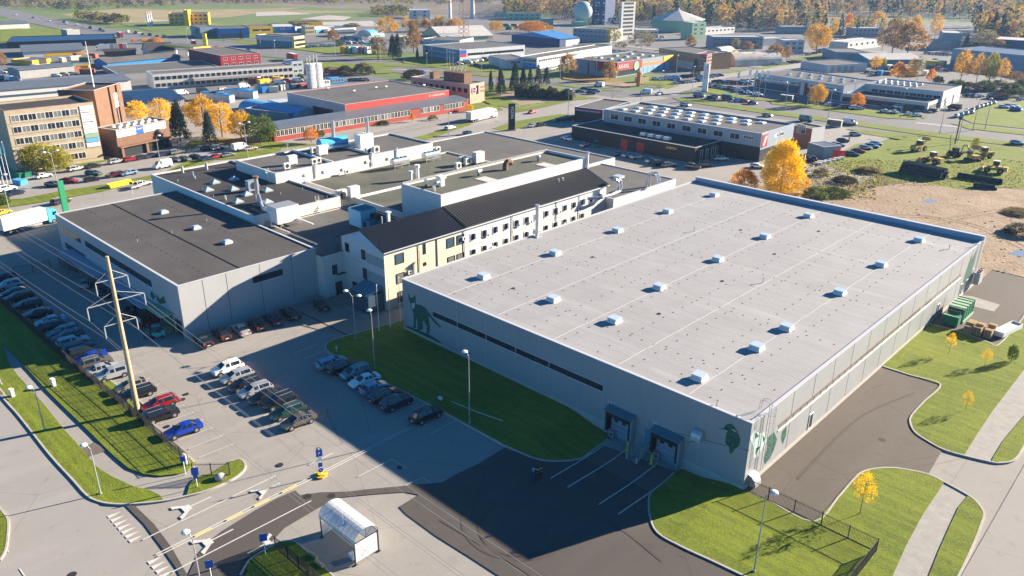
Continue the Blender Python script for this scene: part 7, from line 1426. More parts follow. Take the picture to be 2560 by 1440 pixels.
tree(1858, 478, 425, 'orange', 'ragged orange shrub left of the huge yellow tree', 'shrub', wpx=66); tree(2012, 484, 444, 'yellow', 'small yellow bush right of the huge yellow tree', 'shrub', wpx=24); tree(2035, 502, 464, 'bush_green', 'bright green bush at the warehouse roof edge', 'shrub', wpx=56); tree(2085, 490, 470, 'bush_green', 'low green creeper spreading toward the sand', 'shrub', wpx=66)
tree(2050, 440, 420, 'bush_gold', 'dry golden bush by the white concrete blocks', 'shrub', wpx=34); tree(2170, 430, 418, 'bush_gold', 'dry brown-gold scrub on the waste ground', 'shrub', wpx=60); tree(2110, 456, 441, 'bush_brown', 'dry brown weeds on the rubble mound', 'shrub', wpx=56); tree(2562, 585, 562, 'bush_brown', 'dry brown scrub at the right edge of the sand', 'shrub', wpx=80); tree(2548, 535, 524, 'bush_gold', 'faded weeds at the right edge above the brown scrub', 'shrub', wpx=70)
for px, py, ty, k, lab in ((2149, 1286, 1182, 'sapling', 'young golden tree on the lawn by the iron fence'), (2371, 886, 832, 'sapling', 'small orange sapling nearest the stacked pallets'), (2461, 916, 872, 'sapling', 'thin orange sapling on the right lawn, middle one'), (2412, 1028, 978, 'sapling', 'small yellow sapling on the lawn below the tree shadow'), (2527, 905, 862, 'green', 'dark little leafless sapling at the right edge of the lawn')):
    tree(px, py, ty, k, lab, 'sapling', 'saplings on the right lawns', wpx={1286: 52, 886: 22, 916: 22, 1028: 24, 905: 20}[py])
OFF = [(112, 428, 357, 'olive', 78, 'golden-green tree, left of the pair before the office block'), (148, 427, 372, 'olive', 58, 'golden-green tree, right of the pair before the office block'), (346, 312, 252, 'yellow', 50, 'bright yellow tree nearest the brown hall'), (406, 320, 247, 'yellow', 54, 'bright yellow tree left of the dark spruce'),
 (452, 356, 252, 'spruce', 50, 'dark spruce taller of the two beside the office car park'), (526, 363, 278, 'blue_spruce', 36, 'bluish spruce smaller of the two beside the office car park'), (512, 330, 238, 'gold', 60, 'tall golden tree between the two spruces'), (556, 342, 256, 'yellow', 62, 'large golden yellow tree right of the bluish spruce'), (480, 300, 258, 'gold', 40, 'golden tree hidden behind the dark spruce'),
 (604, 350, 278, 'gold', 56, 'dull golden tree left of the round dark green tree'), (652, 360, 287, 'green', 74, 'round dark green tree at the end of the red wing'), (778, 358, 317, 'orange', 36, 'small orange tree in front of the red wing'), (800, 345, 325, 'green', 24, 'low green bush against the red wing'), (1031, 304, 283, 'orange', 13, 'tiny orange tree near the dark gate of the red wing'),
 (1173, 279, 261, 'yellow', 24, 'small yellow tree beside the silver lorry'), (1082, 300, 288, 'bush_gold', 26, 'golden shrub before the red wing end'), (958, 312, 302, 'bush_green', 30, 'green weeds along the red wing')]
for px, py, ty, k, wp, lab in OFF: tree(px, py, ty, k, lab, {'spruce': 'spruce', 'blue_spruce': 'spruce'}.get(k, 'tree'), 'trees round the red works and offices', wpx=wp)
MID = [(945, 147, 84, 'rust', 44, 'rust-brown birch left of the two spruces on the avenue lawn'), (982, 146, 86, 'spruce', 24, 'dark spruce, left of two on the avenue lawn'), (995, 146, 84, 'spruce', 24, 'dark spruce, right of two on the avenue lawn'), (1034, 132, 50, 'rust', 32, 'tall rust-brown birch behind the spruces'), (1012, 132, 88, 'pale', 22, 'pale thin birch between spruces and rust birch'), (968, 98, 42, 'birch', 56, 'wide golden birch above the avenue lawn'),
 (833, 106, 71, 'rust', 28, 'rust-orange tree at the cream avenue store'), (849, 114, 99, 'green', 20, 'dark round green tree beside the rust-orange tree'), (1044, 150, 118, 'spruce', 10, 'slim dark tree, left of two by the teal front'), (1068, 148, 115, 'spruce', 9, 'slim dark tree, right of two by the teal front'), (1240, 82, 52, 'gold', 34, 'golden tree right of the yellow hangar'), (1331, 82, 53, 'orange', 86, 'wide orange-yellow tree behind the deep blue hall'),
 (1135, 98, 80, 'spruce', 10, 'small dark spruce in front of the yellow hangar'), (864, 191, 164, 'bush_brown', 36, 'round olive bush by the rust-red shed'), (906, 185, 159, 'bush_brown', 58, 'broad olive bush right of the rust-red shed'), (1033, 198, 174, 'bush_brown', 56, 'broad olive bush near the beige office block'), (790, 185, 146, 'spruce', 18, 'dark spruce behind the silos, taller one'), (768, 190, 157, 'spruce', 16, 'dark spruce behind the silos, shorter one'), (822, 182, 168, 'bush_brown', 24, 'small bush left of the rust-red shed'), (752, 199, 184, 'bush_green', 16, 'small green bush at the white works corner'),
 (1227, 232, 176, 'spruce', 16, 'spruce standing apart left of the hedge'), (1252, 238, 170, 'spruce', 28, 'first large spruce of the row over the hedge'), (1287, 232, 153, 'spruce', 30, 'tallest spruce of the row over the hedge'), (1308, 225, 168, 'spruce', 22, 'third spruce of the row over the hedge'), (1325, 222, 170, 'spruce', 20, 'fourth spruce of the row over the hedge'), (1345, 216, 158, 'spruce', 22, 'fifth spruce of the row over the hedge'), (1366, 214, 166, 'spruce', 20, 'last spruce of the row over the hedge'),
 (1418, 190, 132, 'rust', 46, 'golden brown tree left of the parts store'), (1524, 200, 152, 'rust', 38, 'brownish golden tree at the parts store corner'), (1738, 192, 145, 'spruce', 24, 'dark spruce beside the red office block'), (1534, 110, 68, 'olive', 34, 'olive tree at the foot of the white tower'), (1603, 126, 76, 'pale', 66, 'broad pale autumn tree right of the white tower'), (1552, 124, 104, 'pale', 30, 'low pale tree below the white tower'), (1726, 122, 86, 'rust', 24, 'rust birch in front of the green gate tower'),
 (1778, 118, 92, 'pale', 20, 'first pale birch before the grey offices'), (1800, 120, 96, 'birch', 16, 'second golden birch before the grey offices'), (1838, 124, 94, 'pale', 22, 'third pale birch before the grey offices'), (1868, 126, 104, 'rust', 30, 'rusty bush-like tree before the grey offices'), (1885, 122, 102, 'pale', 18, 'last pale birch before the grey offices'), (1935, 158, 106, 'rust', 44, 'rust tree at the left of the pale corner block'), (1966, 150, 112, 'rust', 22, 'small rust tree in front of the pale corner block'),
 (2040, 130, 60, 'gold', 58, 'large orange-gold tree by the road bend'), (2230, 132, 48, 'rust', 60, 'great rust-orange tree, left part of the big clump'), (2268, 136, 55, 'rust', 74, 'great rust-orange tree, right part of the big clump'), (2205, 128, 66, 'pale', 34, 'pale tree at the left of the big rust clump'), (2336, 99, 33, 'birch', 26, 'tall golden birch alone before the clearing'), (2120, 76, 34, 'orange', 24, 'orange birch above the teal barracks'), (2193, 70, 28, 'gold', 30, 'golden birch above the glazed barracks'), (2150, 72, 38, 'pale', 26, 'pale birch between orange and golden birches'), (2285, 92, 40, 'gold', 22, 'golden birch right above the rust clump'),
 (2244, 200, 157, 'orange', 36, 'bright orange tree in the used machine yard'), (2275, 200, 145, 'birch', 22, 'golden-green poplar right of the orange tree'), (2292, 200, 140, 'pale', 22, 'pale poplar second right of the orange tree'), (2187, 176, 139, 'birch', 24, 'golden poplar in front of the sunlit hall'), (2206, 166, 144, 'olive', 14, 'small green tree in front of the sunlit hall'), (2326, 206, 174, 'orange', 20, 'orange bush by the low kiosk'), (2345, 207, 190, 'bush_green', 22, 'green bush next to the orange bush'),
 (2400, 206, 124, 'birch', 34, 'first golden poplar before the long blue-grey hall'), (2440, 206, 134, 'birch', 30, 'second golden poplar before the long blue-grey hall'), (2472, 206, 132, 'olive', 26, 'third, greenish poplar before the long blue-grey hall'), (2500, 206, 146, 'birch', 28, 'fourth golden poplar before the long blue-grey hall'), (2538, 206, 178, 'rust', 40, 'rusty bush at the right end of the poplars'), (2412, 128, 84, 'spruce', 16, 'dark spruce beside the tall grey-white hall'), (2460, 124, 74, 'pale', 46, 'pale wood edge tree right of the dark spruce'), (2490, 134, 98, 'rust', 40, 'reddish tree before the dark blue hall'), (2450, 134, 104, 'bush_brown', 60, 'dark thicket below the wood edge tree'),
 (2041, 264, 212, 'gold', 40, 'olive-gold tree in front of the showroom portal'), (2142, 268, 232, 'orange', 30, 'small orange tree by the showroom corner'), (2435, 378, 343, 'olive', 16, 'small round tree on the avenue verge'), (2264, 280, 262, 'spruce', 10, 'narrow conifer at the annex parking'), (1990, 258, 243, 'spruce', 10, 'narrow conifer by the bus shelter'), (10, 510, 485, 'bush_green', 26, 'dark round shrub at the left picture edge'),
 (5, 168, 126, 'rust', 26, 'rust tree at the left edge beyond the yellow garage'), (500, 92, 68, 'olive', 18, 'tree at the corner of the grey store'), (604, 98, 74, 'spruce', 10, 'small spruce in front of the blue store'), (600, 50, 40, 'rust', 0, ''), (365, 108, 96, 'gold', 28, 'golden row of small trees by the lorries, left'), (390, 108, 94, 'orange', 30, 'golden row of small trees by the lorries, right'), (335, 108, 97, 'orange', 12, 'lone orange tree by the lorry row')]
for px, py, ty, k, wp, lab in MID:
    if lab: tree(px, py, ty, k, lab, {'spruce': 'spruce', 'bush_brown': 'bush', 'bush_green': 'bush'}.get(k, 'tree'), 'trees among the industrial estate', wpx=wp)
for i, (px, ty) in enumerate(((1015, 42), (1032, 48), (1050, 40), (1066, 46), (1082, 50), (1096, 40), (1112, 38), (1128, 48), (1145, 44))): tree(px, 78, ty, ['birch', 'gold', 'pale', 'orange'][i % 4], ORD[i]+' birch from the left in the row behind the yellow hangar', 'tree', 'birch row behind the yellow hangar', wpx=24)
for i, (px, py, ty) in enumerate(((760, 66, 56), (730, 64, 56), (690, 66, 58), (880, 66, 58))): tree(px, py, ty, 'bush_gold', ORD[i]+' low orange thicket from the left behind the blue row of shops', 'bush', 'thickets behind the shops', wpx=40)
for i, (px, py, ty, k) in enumerate(((2392, 222, 200, 'bush_green'), (2425, 228, 205, 'bush_brown'), (2460, 226, 200, 'bush_green'), (2495, 224, 200, 'bush_brown'), (2528, 232, 208, 'bush_green'), (2556, 226, 200, 'bush_brown'), (2500, 246, 232, 'bush_brown'), (2540, 240, 222, 'bush_green'))): tree(px, py, ty, k, ORD[i]+' dark bush from the left in the hedge belt behind the service hall', 'bush', 'dark hedge belt at the right', wpx=44)
# clipped hedge
A = P(1288, 243); B_ = P(1432, 250); A.z = B_.z = 0; d = B_-A; t = thing('hedge', 'long tall brown-green hedge in front of the spruce row', 'hedge', A, math.atan2(d.y, d.x)); V = []; F = []; L_ = d.length
for i in range(9000):
    s = RT.random(); w2 = 3.5; u = Vector((RT.gauss(0, 1), RT.gauss(0, 1), RT.gauss(0, 1))).normalized(); vv = u.orthogonal().normalized(); hh = 4.6+.8*sin(s*23)+.5*sin(s*57)-2.*s*s
    th_ = RT.uniform(0, pi); p = Vector((s*L_, w2*cos(th_)*RT.uniform(.85, 1.05)+2, hh*sin(th_)**.6*RT.uniform(.8, 1.05))); k0 = len(V); q_ = .32; V += [tuple(p+u*q_), tuple(p+vv*q_), tuple(p-u*q_), tuple(p-vv*q_)]; F.append((k0, k0+1, k0+2, k0+3))
me = bpy.data.meshes.new('foliage'); me.from_pydata(V, [], F); me.materials.append(MATS['bush_brown']); inst('foliage', me, t)
mb = MB(); mb.box(0, -.8, 0, L_, 4.8, 2.4, 'bush_brown'); mb.build('inner_twigs', t)
# ------------------------------------------------------------------ far woods and scrub (beyond counting)
def wood(name, polys, n, hmin, hmax, mats_, label, wr=(.32, .5), cone=.12, seed=3, leaf=.9):
    R_ = random.Random(seed); V = []; F = []; MI = []
    def inside(x, y, poly):
        c = False; j = len(poly)-1
        for i in range(len(poly)):
            xi, yi = poly[i]; xj, yj = poly[j]
            if (yi > y) != (yj > y) and x < (xj-xi)*(y-yi)/(yj-yi)+xi: c = not c
            j = i
        return c
    for poly, share in polys:
        wp = poly; xs = [p[0] for p in wp]; ys = [p[1] for p in wp]; k = 0
        while k < int(n*share):
            x = R_.uniform(min(xs), max(xs)); y = R_.uniform(min(ys), max(ys))
            if not inside(x, y, wp): continue
            k += 1; q = P(x, y); q.z = -.25; H = R_.uniform(hmin, hmax); rr = H*R_.uniform(*wr)*.5; mi = R_.randrange(len(mats_)); isc = R_.random() < cone
            f_ = SH['cone'] if isc else SH['tall']; cb = .05 if isc else .22; nl = 44
            if isc: mi = 0
            for c in range(nl):
                z = R_.random()**.8; r = 2*rr*f_(z)*(.5+.5*R_.random()); a = R_.uniform(0, 2*pi); p = Vector((q.x+r*cos(a), q.y+r*sin(a), q.z+H*(cb+(1-cb)*z)))
                u = Vector((R_.gauss(0, 1), R_.gauss(0, 1), R_.gauss(0, 1))).normalized(); vv = u.orthogonal().normalized(); s = H*.062*leaf*(.6+.8*R_.random()); k0 = len(V); V += [tuple(p+u*s), tuple(p+vv*s), tuple(p-u*s), tuple(p-vv*s)]; F.append((k0, k0+1, k0+2, k0+3)); MI.append(mi)
            if not isc and H > 8: k0 = len(V); w_ = H*.008; V += [(q.x-w_, q.y-w_, q.z), (q.x+w_, q.y+w_, q.z), (q.x+w_, q.y+w_, q.z+H*.7), (q.x-w_, q.y-w_, q.z+H*.7)]; F.append((k0, k0+1, k0+2, k0+3)); MI.append(len(mats_))
    me = bpy.data.meshes.new(name); me.from_pydata(V, [], F)
    for m_ in mats_+['birch']: me.materials.append(MATS[m_])
    me.polygons.foreach_set('material_index', MI); me.update(); o = bpy.data.objects.new(name, me); C.objects.link(o); return tag(o, label, 'forest' if hmax > 10 else 'scrub', None, 'stuff')
wood('forest', [([(1262, 44), (1430, 50), (1640, 60), (1760, 68), (1880, 76), (1950, 80), (2050, 74), (2070, 55), (1990, 40), (2150, 40), (2330, 44), (2600, 56), (2600, 14), (1262, 6)], .66), ([(2430, 60), (2600, 70), (2600, 120), (2500, 118), (2440, 104)], .06), ([(1240, 6), (2700, 10), (2700, -30), (1240, -30)], .28)], 3000, 15, 24,
    ['leaf_spruce', 'leaf_pale', 'leaf_wood', 'leaf_gold', 'leaf_wood', 'leaf_rust', 'leaf_pale', 'leaf_olive', 'leaf_wood'], 'autumn forest of birch and spruce closing the view behind the estate')
wood('scrub', [([(0, 20), (220, 30), (460, 14), (760, 12), (1230, 14), (1230, 2), (0, -20)], .45), ([(0, 8), (1250, 6), (1250, -40), (0, -50)], .45), ([(210, 44), (320, 58), (300, 64), (190, 50)], .05), ([(930, 40), (1010, 44), (1020, 30), (930, 26)], .05)], 1500, 3.5, 8.5, ['bush_brown', 'bush_brown', 'leaf_pale', 'leaf_olive'], 'brownish scrub and willow thickets scattered over the far heath', wr=(.9, 1.6), cone=0, seed=5, leaf=1.6)
wood('tree_belt', [([(2060, 96), (2140, 92), (2200, 84), (2290, 82), (2290, 70), (2060, 76)], .4), ([(1960, 70), (2060, 80), (2060, 70), (1960, 60)], .3), ([(2430, 110), (2600, 130), (2600, 108), (2440, 96)], .3)], 110, 9, 15, ['leaf_spruce', 'leaf_pale', 'leaf_gold', 'leaf_rust', 'leaf_olive'], 'loose belt of autumn trees between the barracks and the clearing', seed=9)
# grass tufts on the waste ground
V = []; F = []; MI = []
for i in range(6000):
    x = RT.uniform(2010, 2560); y = RT.uniform(400, 500)
    if y > 462+.02*(x-2100) and x > 2190: continue
    q = P(x, y); s = RT.uniform(.25, .8)*(.8 if x < 2200 else .6); a = RT.uniform(0, 3.14); k0 = len(V); dx, dy = cos(a)*s*.5, sin(a)*s*.5; V += [(q.x-dx, q.y-dy, 0), (q.x+dx, q.y+dy, 0), (q.x+dx*.4, q.y+dy*.4, s*.8), (q.x-dx*.4, q.y-dy*.4, s*.7)]; F.append((k0, k0+1, k0+2, k0+3)); MI.append(RT.choice((0, 1, 2, 2)))
me = bpy.data.meshes.new('weeds'); me.from_pydata(V, [], F)
for m_ in ('leaf_olive', 'bush_brown', 'leaf_pale'): me.materials.append(MATS[m_])
me.polygons.foreach_set('material_index', MI); o = bpy.data.objects.new('weeds', me); C.objects.link(o); tag(o, 'tall dry weeds growing over the waste ground', 'weeds', None, 'stuff')
# ------------------------------------------------------------------ utility pole and its wires
PX0, PY0 = -99.1, 31.8
up = thing('utility_pole', 'tall tapering concrete power pole with three crossarms by the parked cars', 'power pole', (PX0, PY0, 0))
mb = MB(); mb.tube((0, 0, -.2), (0, 0, 22.3), .36, 'pole_concrete', 12, .2); mb.build('pole', up)
ends = []
for z, y0, y1 in ((19.25, 29.86, 33.75), (16.35, 28.35, 35.35), (13.35, 29.85, 33.86)):
    mb = MB(); mb.box(-.05, y0-PY0, z-.05, .05, y1-PY0, z+.05, 'lamp_pole'); mb.tube((0, y0-PY0, z), (0, 0, z+1.3), .03, 'galv', 5); mb.tube((0, y1-PY0, z), (0, 0, z+1.3), .03, 'galv', 5); mb.build('crossarm', up)
    for y in (y0, y1):
        mb = MB(); mb.tube((0, y-PY0, z), (0, y-PY0, z-1.7), .04, 'insulator', 6)
        for k in range(9): mb.tube((0, y-PY0, z-.3-k*.14), (0, y-PY0, z-.35-k*.14), .09, 'insulator', 8)
        mb.build('insulator', up); ends.append((y, z-1.7))
def wire(a, b_, sag, lab, r=.018):
    a = Vector(a); b_ = Vector(b_); pts = []
    for i in range(25): t_ = i/24; p = a+(b_-a)*t_; p.z -= sag*4*t_*(1-t_); pts.append(tuple(p))
    mb = MB(); mb.path(pts, r, 'wire', 4); mb.build('power_wire', label=lab, cat='wire', group='power wires from the concrete pole')
nm = ['upper front', 'upper rear', 'middle front', 'middle rear', 'lower front', 'lower rear']
for i, (y, z) in enumerate(ends):
    wire((PX0, y, z), (PX0+150, y+2, z+.5), 3.2, f'thin sagging power wire running right from the {nm[i]} insulator of the concrete pole'); wire((PX0, y, z), (PX0-150, y+.5, z), 3., f'thin sagging power wire running left from the {nm[i]} insulator of the concrete pole')
# ------------------------------------------------------------------ street lamps and flagpoles
def lamp(px, py, H, lab, heads=1, ang=0., grp='street lamps around the car park', hs=1., r=.09):
    q = P(px, py); q.z = zt(q.x, q.y); t = thing('street_lamp', lab, 'street lamp', q, ang, grp)
    mb = MB(); mb.tube((0, 0, -.1), (0, 0, H), r, 'lamp_pole', 8, r*.55); mb.tube((0, 0, -.1), (0, 0, .25), r*2, 'lamp_pole', 8); mb.build('pole', t)
    for k in range(heads):
        s = 1 if k == 0 else -1; mb = MB(); a_ = .5 if heads == 1 else 1.2; mb.path([(0, 0, H-.3), (s*a_*.5, 0, H+.15*heads), (s*a_, 0, H+.2*heads)], r*.45, 'lamp_pole', 6); mb.build('arm', t)
        mb = MB(); x = s*(a_+.35); mb.ball((x, 0, H+.2*heads), .42*hs, 'lamp_head', 10, 6, .45); mb.build('lamp_head', t)
lamp(889, 848, 7.6, 'double-headed street lamp at the corner of the paved forecourt', 2, .1); lamp(937, 922, 9., 'tall single street lamp on the dark lawn', 1, 2.8); lamp(1174, 1060, 10.1, 'tall single street lamp in the middle of the dark lawn', 1, 3.); lamp(252, 1236, 6.2, 'street lamp on the verge at the junction', 1, 3.6)
lamp(112, 1077, 6., 'street lamp on the verge left of the power pole', 1, 3.6); lamp(505, 1478, 6.5, 'street lamp at the bottom edge by the entrance lane', 1, 3.4); lamp(1885, 1430, 9.3, 'tall street lamp on the corner lawn by the iron fence', 1, 1.); lamp(3, 962, 5, 'street lamp at the left edge of the footpath', 1, 3.6)
for px, py, H, lab in ((150, 489, 11, 'brown-grey street lamp between parked cars and street, left'), (406, 440, 11, 'street lamp beside the white van'), (621, 402, 11, 'street lamp near the round dark green tree'), (28, 545, 10, 'street lamp beside the white box lorry'), (1420, 290, 10, 'pole with small sign left of the black block'), (1122, 352, 9, 'thin lamp in the verge before the main complex roof')): lamp(px, py, H, lab, 2 if px in (621, 150) else 1, 1.6, 'street lamps along the back street', 1.2, .12)
AV = [(652, 120), (690, 150), (838, 138), (952, 158), (1068, 187), (1012, 150), (1204, 185), (1150, 175), (1252, 190), (1490, 200), (1400, 205), (1532, 244), (1648, 240), (1730, 228), (1603, 250), (1840, 246), (2018, 262), (2070, 296), (2130, 262), (2250, 294), (2350, 330), (2432, 325), (2462, 322), (2395, 352), (470, 112), (1080, 150), (1885, 262), (1962, 275), (1110, 105), (1690, 192), (1920, 160), (1875, 160)]
for i, (px, py) in enumerate(AV): lamp(px, py, 11, f'thin street lamp along the avenue and its side roads, number {i+1} as spread from west to east' if False else f'thin avenue street lamp, {ORD[i] if i < 20 else ORD[i-20]} {"of the western" if i < 20 else "of the eastern"} stretch', 1, 1.5+i, 'thin street lamps along the avenue', 1.3, .13)
def flagpole(px, py, H, lab, flag=False):
    q = P(px, py); t = thing('flagpole', lab, 'flagpole', q, 0, 'flagpoles'); mb = MB(); mb.tube((0, 0, 0), (0, 0, H), .075, 'white_paint', 8, .04); mb.ball((0, 0, H), .12, 'white_paint', 8, 4); mb.build('pole', t)
    if flag:
        mb = MB(); n = 6; pts = [(.05+.22*k, .06*sin(k*1.4), 0) for k in range(n)]
        for a, b_ in zip(pts, pts[1:]): mb.face([(a[0], a[1], H-.3), (b_[0], b_[1], H-.35), (b_[0]-.05, b_[1], H-3.2), (a[0]-.05, a[1], H-3.1)], flag)
        mb.build('flag', t, fix=False)
for i, (px, py, H) in enumerate(((948, 829, 8.2), (976, 819, 8.2), (1002, 808, 8.2))): flagpole(px, py, H, ['left', 'middle', 'right'][i]+' of three bare flagpoles by the glass porch')
for i, (px, py) in enumerate(((2, 462), (10, 460), (19, 458), (28, 456))): flagpole(px, py, 11, ['first', 'second', 'third', 'fourth'][i]+' of four flagpoles with blue-white flags at the left edge', 'sky_blue' if i % 2 else 'white_paint')
for i, px in enumerate((1866, 1882, 1896, 1910, 1838)): flagpole(px, 240+i, 12, ORD[i]+' white flagpole from the left in front of the showroom', 'white_paint')
for i, px in enumerate((1118, 1125, 1133)): flagpole(px, 166, 11, ORD[i]+' white flagpole from the left before the wholesale building')
# ------------------------------------------------------------------ fences
def fence(name, lab, pts, H, m='iron', step=2.5, bars=.14, spikes=False, top=True, mesh=False):
    q = [Vector((p[0], p[1], zt(p[0], p[1]))) for p in pts]; t = thing(name, lab, 'fence', q[0]); 
    for a, b_ in zip(q, q[1:]):
        L = (b_-a).length; n = max(1, round(L/step)); d = (b_-a)/L; o = a-q[0]
        for i in range(n+1): mb = MB(); p = o+d*L*i/n; mb.box(p.x-.04, p.y-.04, p.z-.1, p.x+.04, p.y+.04, p.z+H+.1, m); mb.build('post', t)
        for i in range(n):
            mb = MB(); u0 = L*i/n; u1 = L*(i+1)/n; M4 = Matrix.Translation(o) @ Matrix.Rotation(math.atan2(d.y, d.x), 4, 'Z')
            for z in ((.15, H-.1) if not mesh else (.05, H*.5, H)): mb.box(u0, -.022, z-.022, u1, .022, z+.022, m, M4=M4)
            x = u0+bars/2
            while x < u1: mb.box(x-.011, -.011, .1, x+.011, .011, H+(.15 if spikes else 0), m, M4=M4); x += bars
            if mesh:
                z = .2
                while z < H: mb.box(u0, -.008, z-.006, u1, .008, z+.006, m, M4=M4); z += .2
            mb.build('panel', t)
fence('mesh_fence', 'long black mesh fence between the lawn and the parked cars', [(-156, 30.2), (-115.8, 30.4), (-98.9, 30.9), (-82.6, 31.0)], 1.75, mesh=True, bars=.12)
fence('gate_fence', 'black spiked sliding gate section by the grey boulder', [(-80.3, 30.4), (-77.4, 33.5)], 1.7, spikes=True, step=2.2)
fence('iron_fence', 'black spiked iron fence running from the warehouse corner along the kerb', [(-32.1, 73.5), (-29.7, 73.6), (-23.5, 73.55), (-17.6, 73.5)], 1.7, spikes=True); fence('mesh_fence', 'dark mesh fence at the bottom right corner of the lawn', [(-17.6, 73.5), (-17.6, 60)], 1.7, mesh=True, bars=.12)
fence('mesh_fence', 'black mesh fence on the small lawn by the bike shelter', [(-62.1, 30.4), (-59.9, 30.5), (-57.9, 30.5), (-50, 30.7)], 1.8, mesh=True, bars=.12); fence('yard_gate', 'dark gate across the shaded car park entrance', [(-164.8, 33), (-164.2, 42.2)], 2.0, step=3); fence('yard_gate', 'small dark gate beside the shaded hall canopy', [(-164, 43.8), (-158.5, 45.2)], 2.0, step=3)
a, b_, c = P(1450, 352), P(1240, 352), P(1160, 260); fence('yard_fence', 'thin wire fence around the works yard by the street', [tuple(P(1160, 292).to_2d()), tuple(P(900, 345).to_2d()), tuple(P(790, 365).to_2d())], 1.6, 'galv', 4, .5); fence('yard_fence', 'thin wire fence left of the black workshop', [tuple(P(1350, 350).to_2d()), tuple(P(1425, 352).to_2d())], 1.8, 'galv', 3, .4)
fence('paddock_fence', 'thin wire fence by the long hedge', [tuple(P(1280, 275).to_2d()), tuple(P(1350, 262).to_2d())], 1.5, 'galv', 4, .6)
# ------------------------------------------------------------------ bike shelter
sh = thing('bike_shelter', 'open shelter with rounded translucent roof in the foreground', 'shelter', (-60.5, 34.9, 0)); SL, SD, SH_ = 5.95, 2.9, 2.6
prof = [(SD/2-SD/2*1.06*cos(pi*i/14), SH_+1.25*sin(pi*i/14)) for i in range(15)]
mb = MB()
for (y0, z0), (y1, z1) in zip(prof, prof[1:]): mb.face([(-.1, y0, z0), (SL+.1, y0, z0), (SL+.1, y1, z1), (-.1, y1, z1)], 'polycarb')
mb.build('curved_roof', sh, fix=False)
for i in range(10):
    mb = MB(); x = -.1+(SL+.2)*i/9; mb.path([(x, y, z+.015) for y, z in prof], .022, 'lamp_pole', 5); mb.build('roof_rib', sh)
for x in (0, SL):
    for y in (0, SD): mb = MB(); mb.box(x-.05, y-.05, 0, x+.05, y+.05, SH_, 'iron'); mb.box(x-.15, y-.15, 0, x+.15, y+.15, .03, 'iron'); mb.build('post', sh)
mb = MB()
for y in (0, SD): mb.box(0, y-.03, SH_-.05, SL, y+.03, SH_+.03, 'iron'); 
for x in (0, SL): mb.box(x-.03, 0, SH_-.05, x+.03, SD, SH_+.03, 'iron'); mb.tube((x, SD/2, SH_), (x, SD/2, SH_+1.25), .025, 'iron', 5); mb.tube((x, .3, .3), (x, SD, SH_), .025, 'iron', 5); mb.tube((x, SD/2, SH_), (x, SD*.25, SH_+1.0), .02, 'iron', 5); mb.tube((x, SD/2, SH_), (x, SD*.75, SH_+1.0), .02, 'iron', 5)
mb.build('frame', sh)
for x in (0, SL): mb = MB(); mb.box(x-.01, .1, .25, x+.01, SD-.1, SH_-.1, 'polycarb'); mb.build('side_panel', sh)
mb = MB(); mb.box(.1, SD-.02, .25, SL-.1, SD+.0, SH_-.1, 'polycarb'); mb.build('back_panel', sh)
t = thing('storage_box', 'small white box on the ground under the bike shelter', 'box', (-55.6, 35.3, 0)); mb = MB(); mb.box(-.35, -.25, 0, .35, .25, .5, 'white_paint'); mb.build('body', t); mb = MB(); mb.box(-.38, -.28, .5, .38, .28, .56, 'white_paint'); mb.build('lid', t)
for i, (px, py, l) in enumerate(((776, 1388, 1.1), (788, 1408, 1.2))):
    q = P(px, py); mb = MB(); mb.tube((0, 0, .3), (l, .1, .3), .16, 'wood', 10); mb.build('log', loc=(q.x, q.y, .0), label=['shorter', 'longer'][i]+' sawn log lying on the small lawn by the shelter', cat='log', group='sawn logs')
# ------------------------------------------------------------------ signs
def road_sign(px, py, H, lab, parts, ang=0.):
    q = P(px, py); t = thing('road_sign', lab, 'road sign', q, ang); mb = MB(); mb.tube((0, 0, 0), (0, 0, H), .045, 'lamp_head', 8); mb.build('post', t)
    for kind, z, s, m in parts:
        mb = MB()
        if kind == 'disc': mb.tube((0, -.05, z), (0, -.08, z), s, m, 20); mb.tube((0, -.045, z), (0, -.05, z), s*1.02, 'lamp_head', 20)
        else: mb.box(-s*.5, -.08, z-s*.6, s*.5, -.05, z+s*.6, m)
        mb.build('sign_plate', t)
    return t
t = road_sign(803, 1188, 3.7, 'post with blue arrow and parking signs on a yellow base', [('disc', .75, .3, 'sign_blue'), ('box', 1.5, .5, 'sign_blue'), ('box', 2.3, .5, 'white_paint'), ('box', 3.1, .75, 'sign_blue')], rad(70))
mb = MB(); mb.box(-.3, -.02, 3.3, .3, .0, 3.4, 'white_paint'); mb.tube((0, .05, 3.55), (0, .1, 3.55), .33, 'galv', 18); mb.build('back_disc', t); text('P', .5, 'white_paint', t, (-.15, -.1, 2.9), (pi/2, 0, 0)); text('1', .3, 'white_paint', t, (-.08, -.1, .65), (pi/2, 0, 0))
mb = MB(); mb.prism([(.75*cos(rad(a)), .75*sin(rad(a))) for a in range(0, 360, 45)], 0, .18, 'bollard_yellow'); mb.prism([(.45*cos(rad(a)), .45*sin(rad(a))) for a in range(0, 360, 45)], .18, .32, 'bollard_yellow')
for a in (20, 110, 200, 290): mb.box(.5*cos(rad(a))-.12, .5*sin(rad(a))-.12, .1, .5*cos(rad(a))+.12, .5*sin(rad(a))+.12, .2, 'black')
mb.build('base', t)
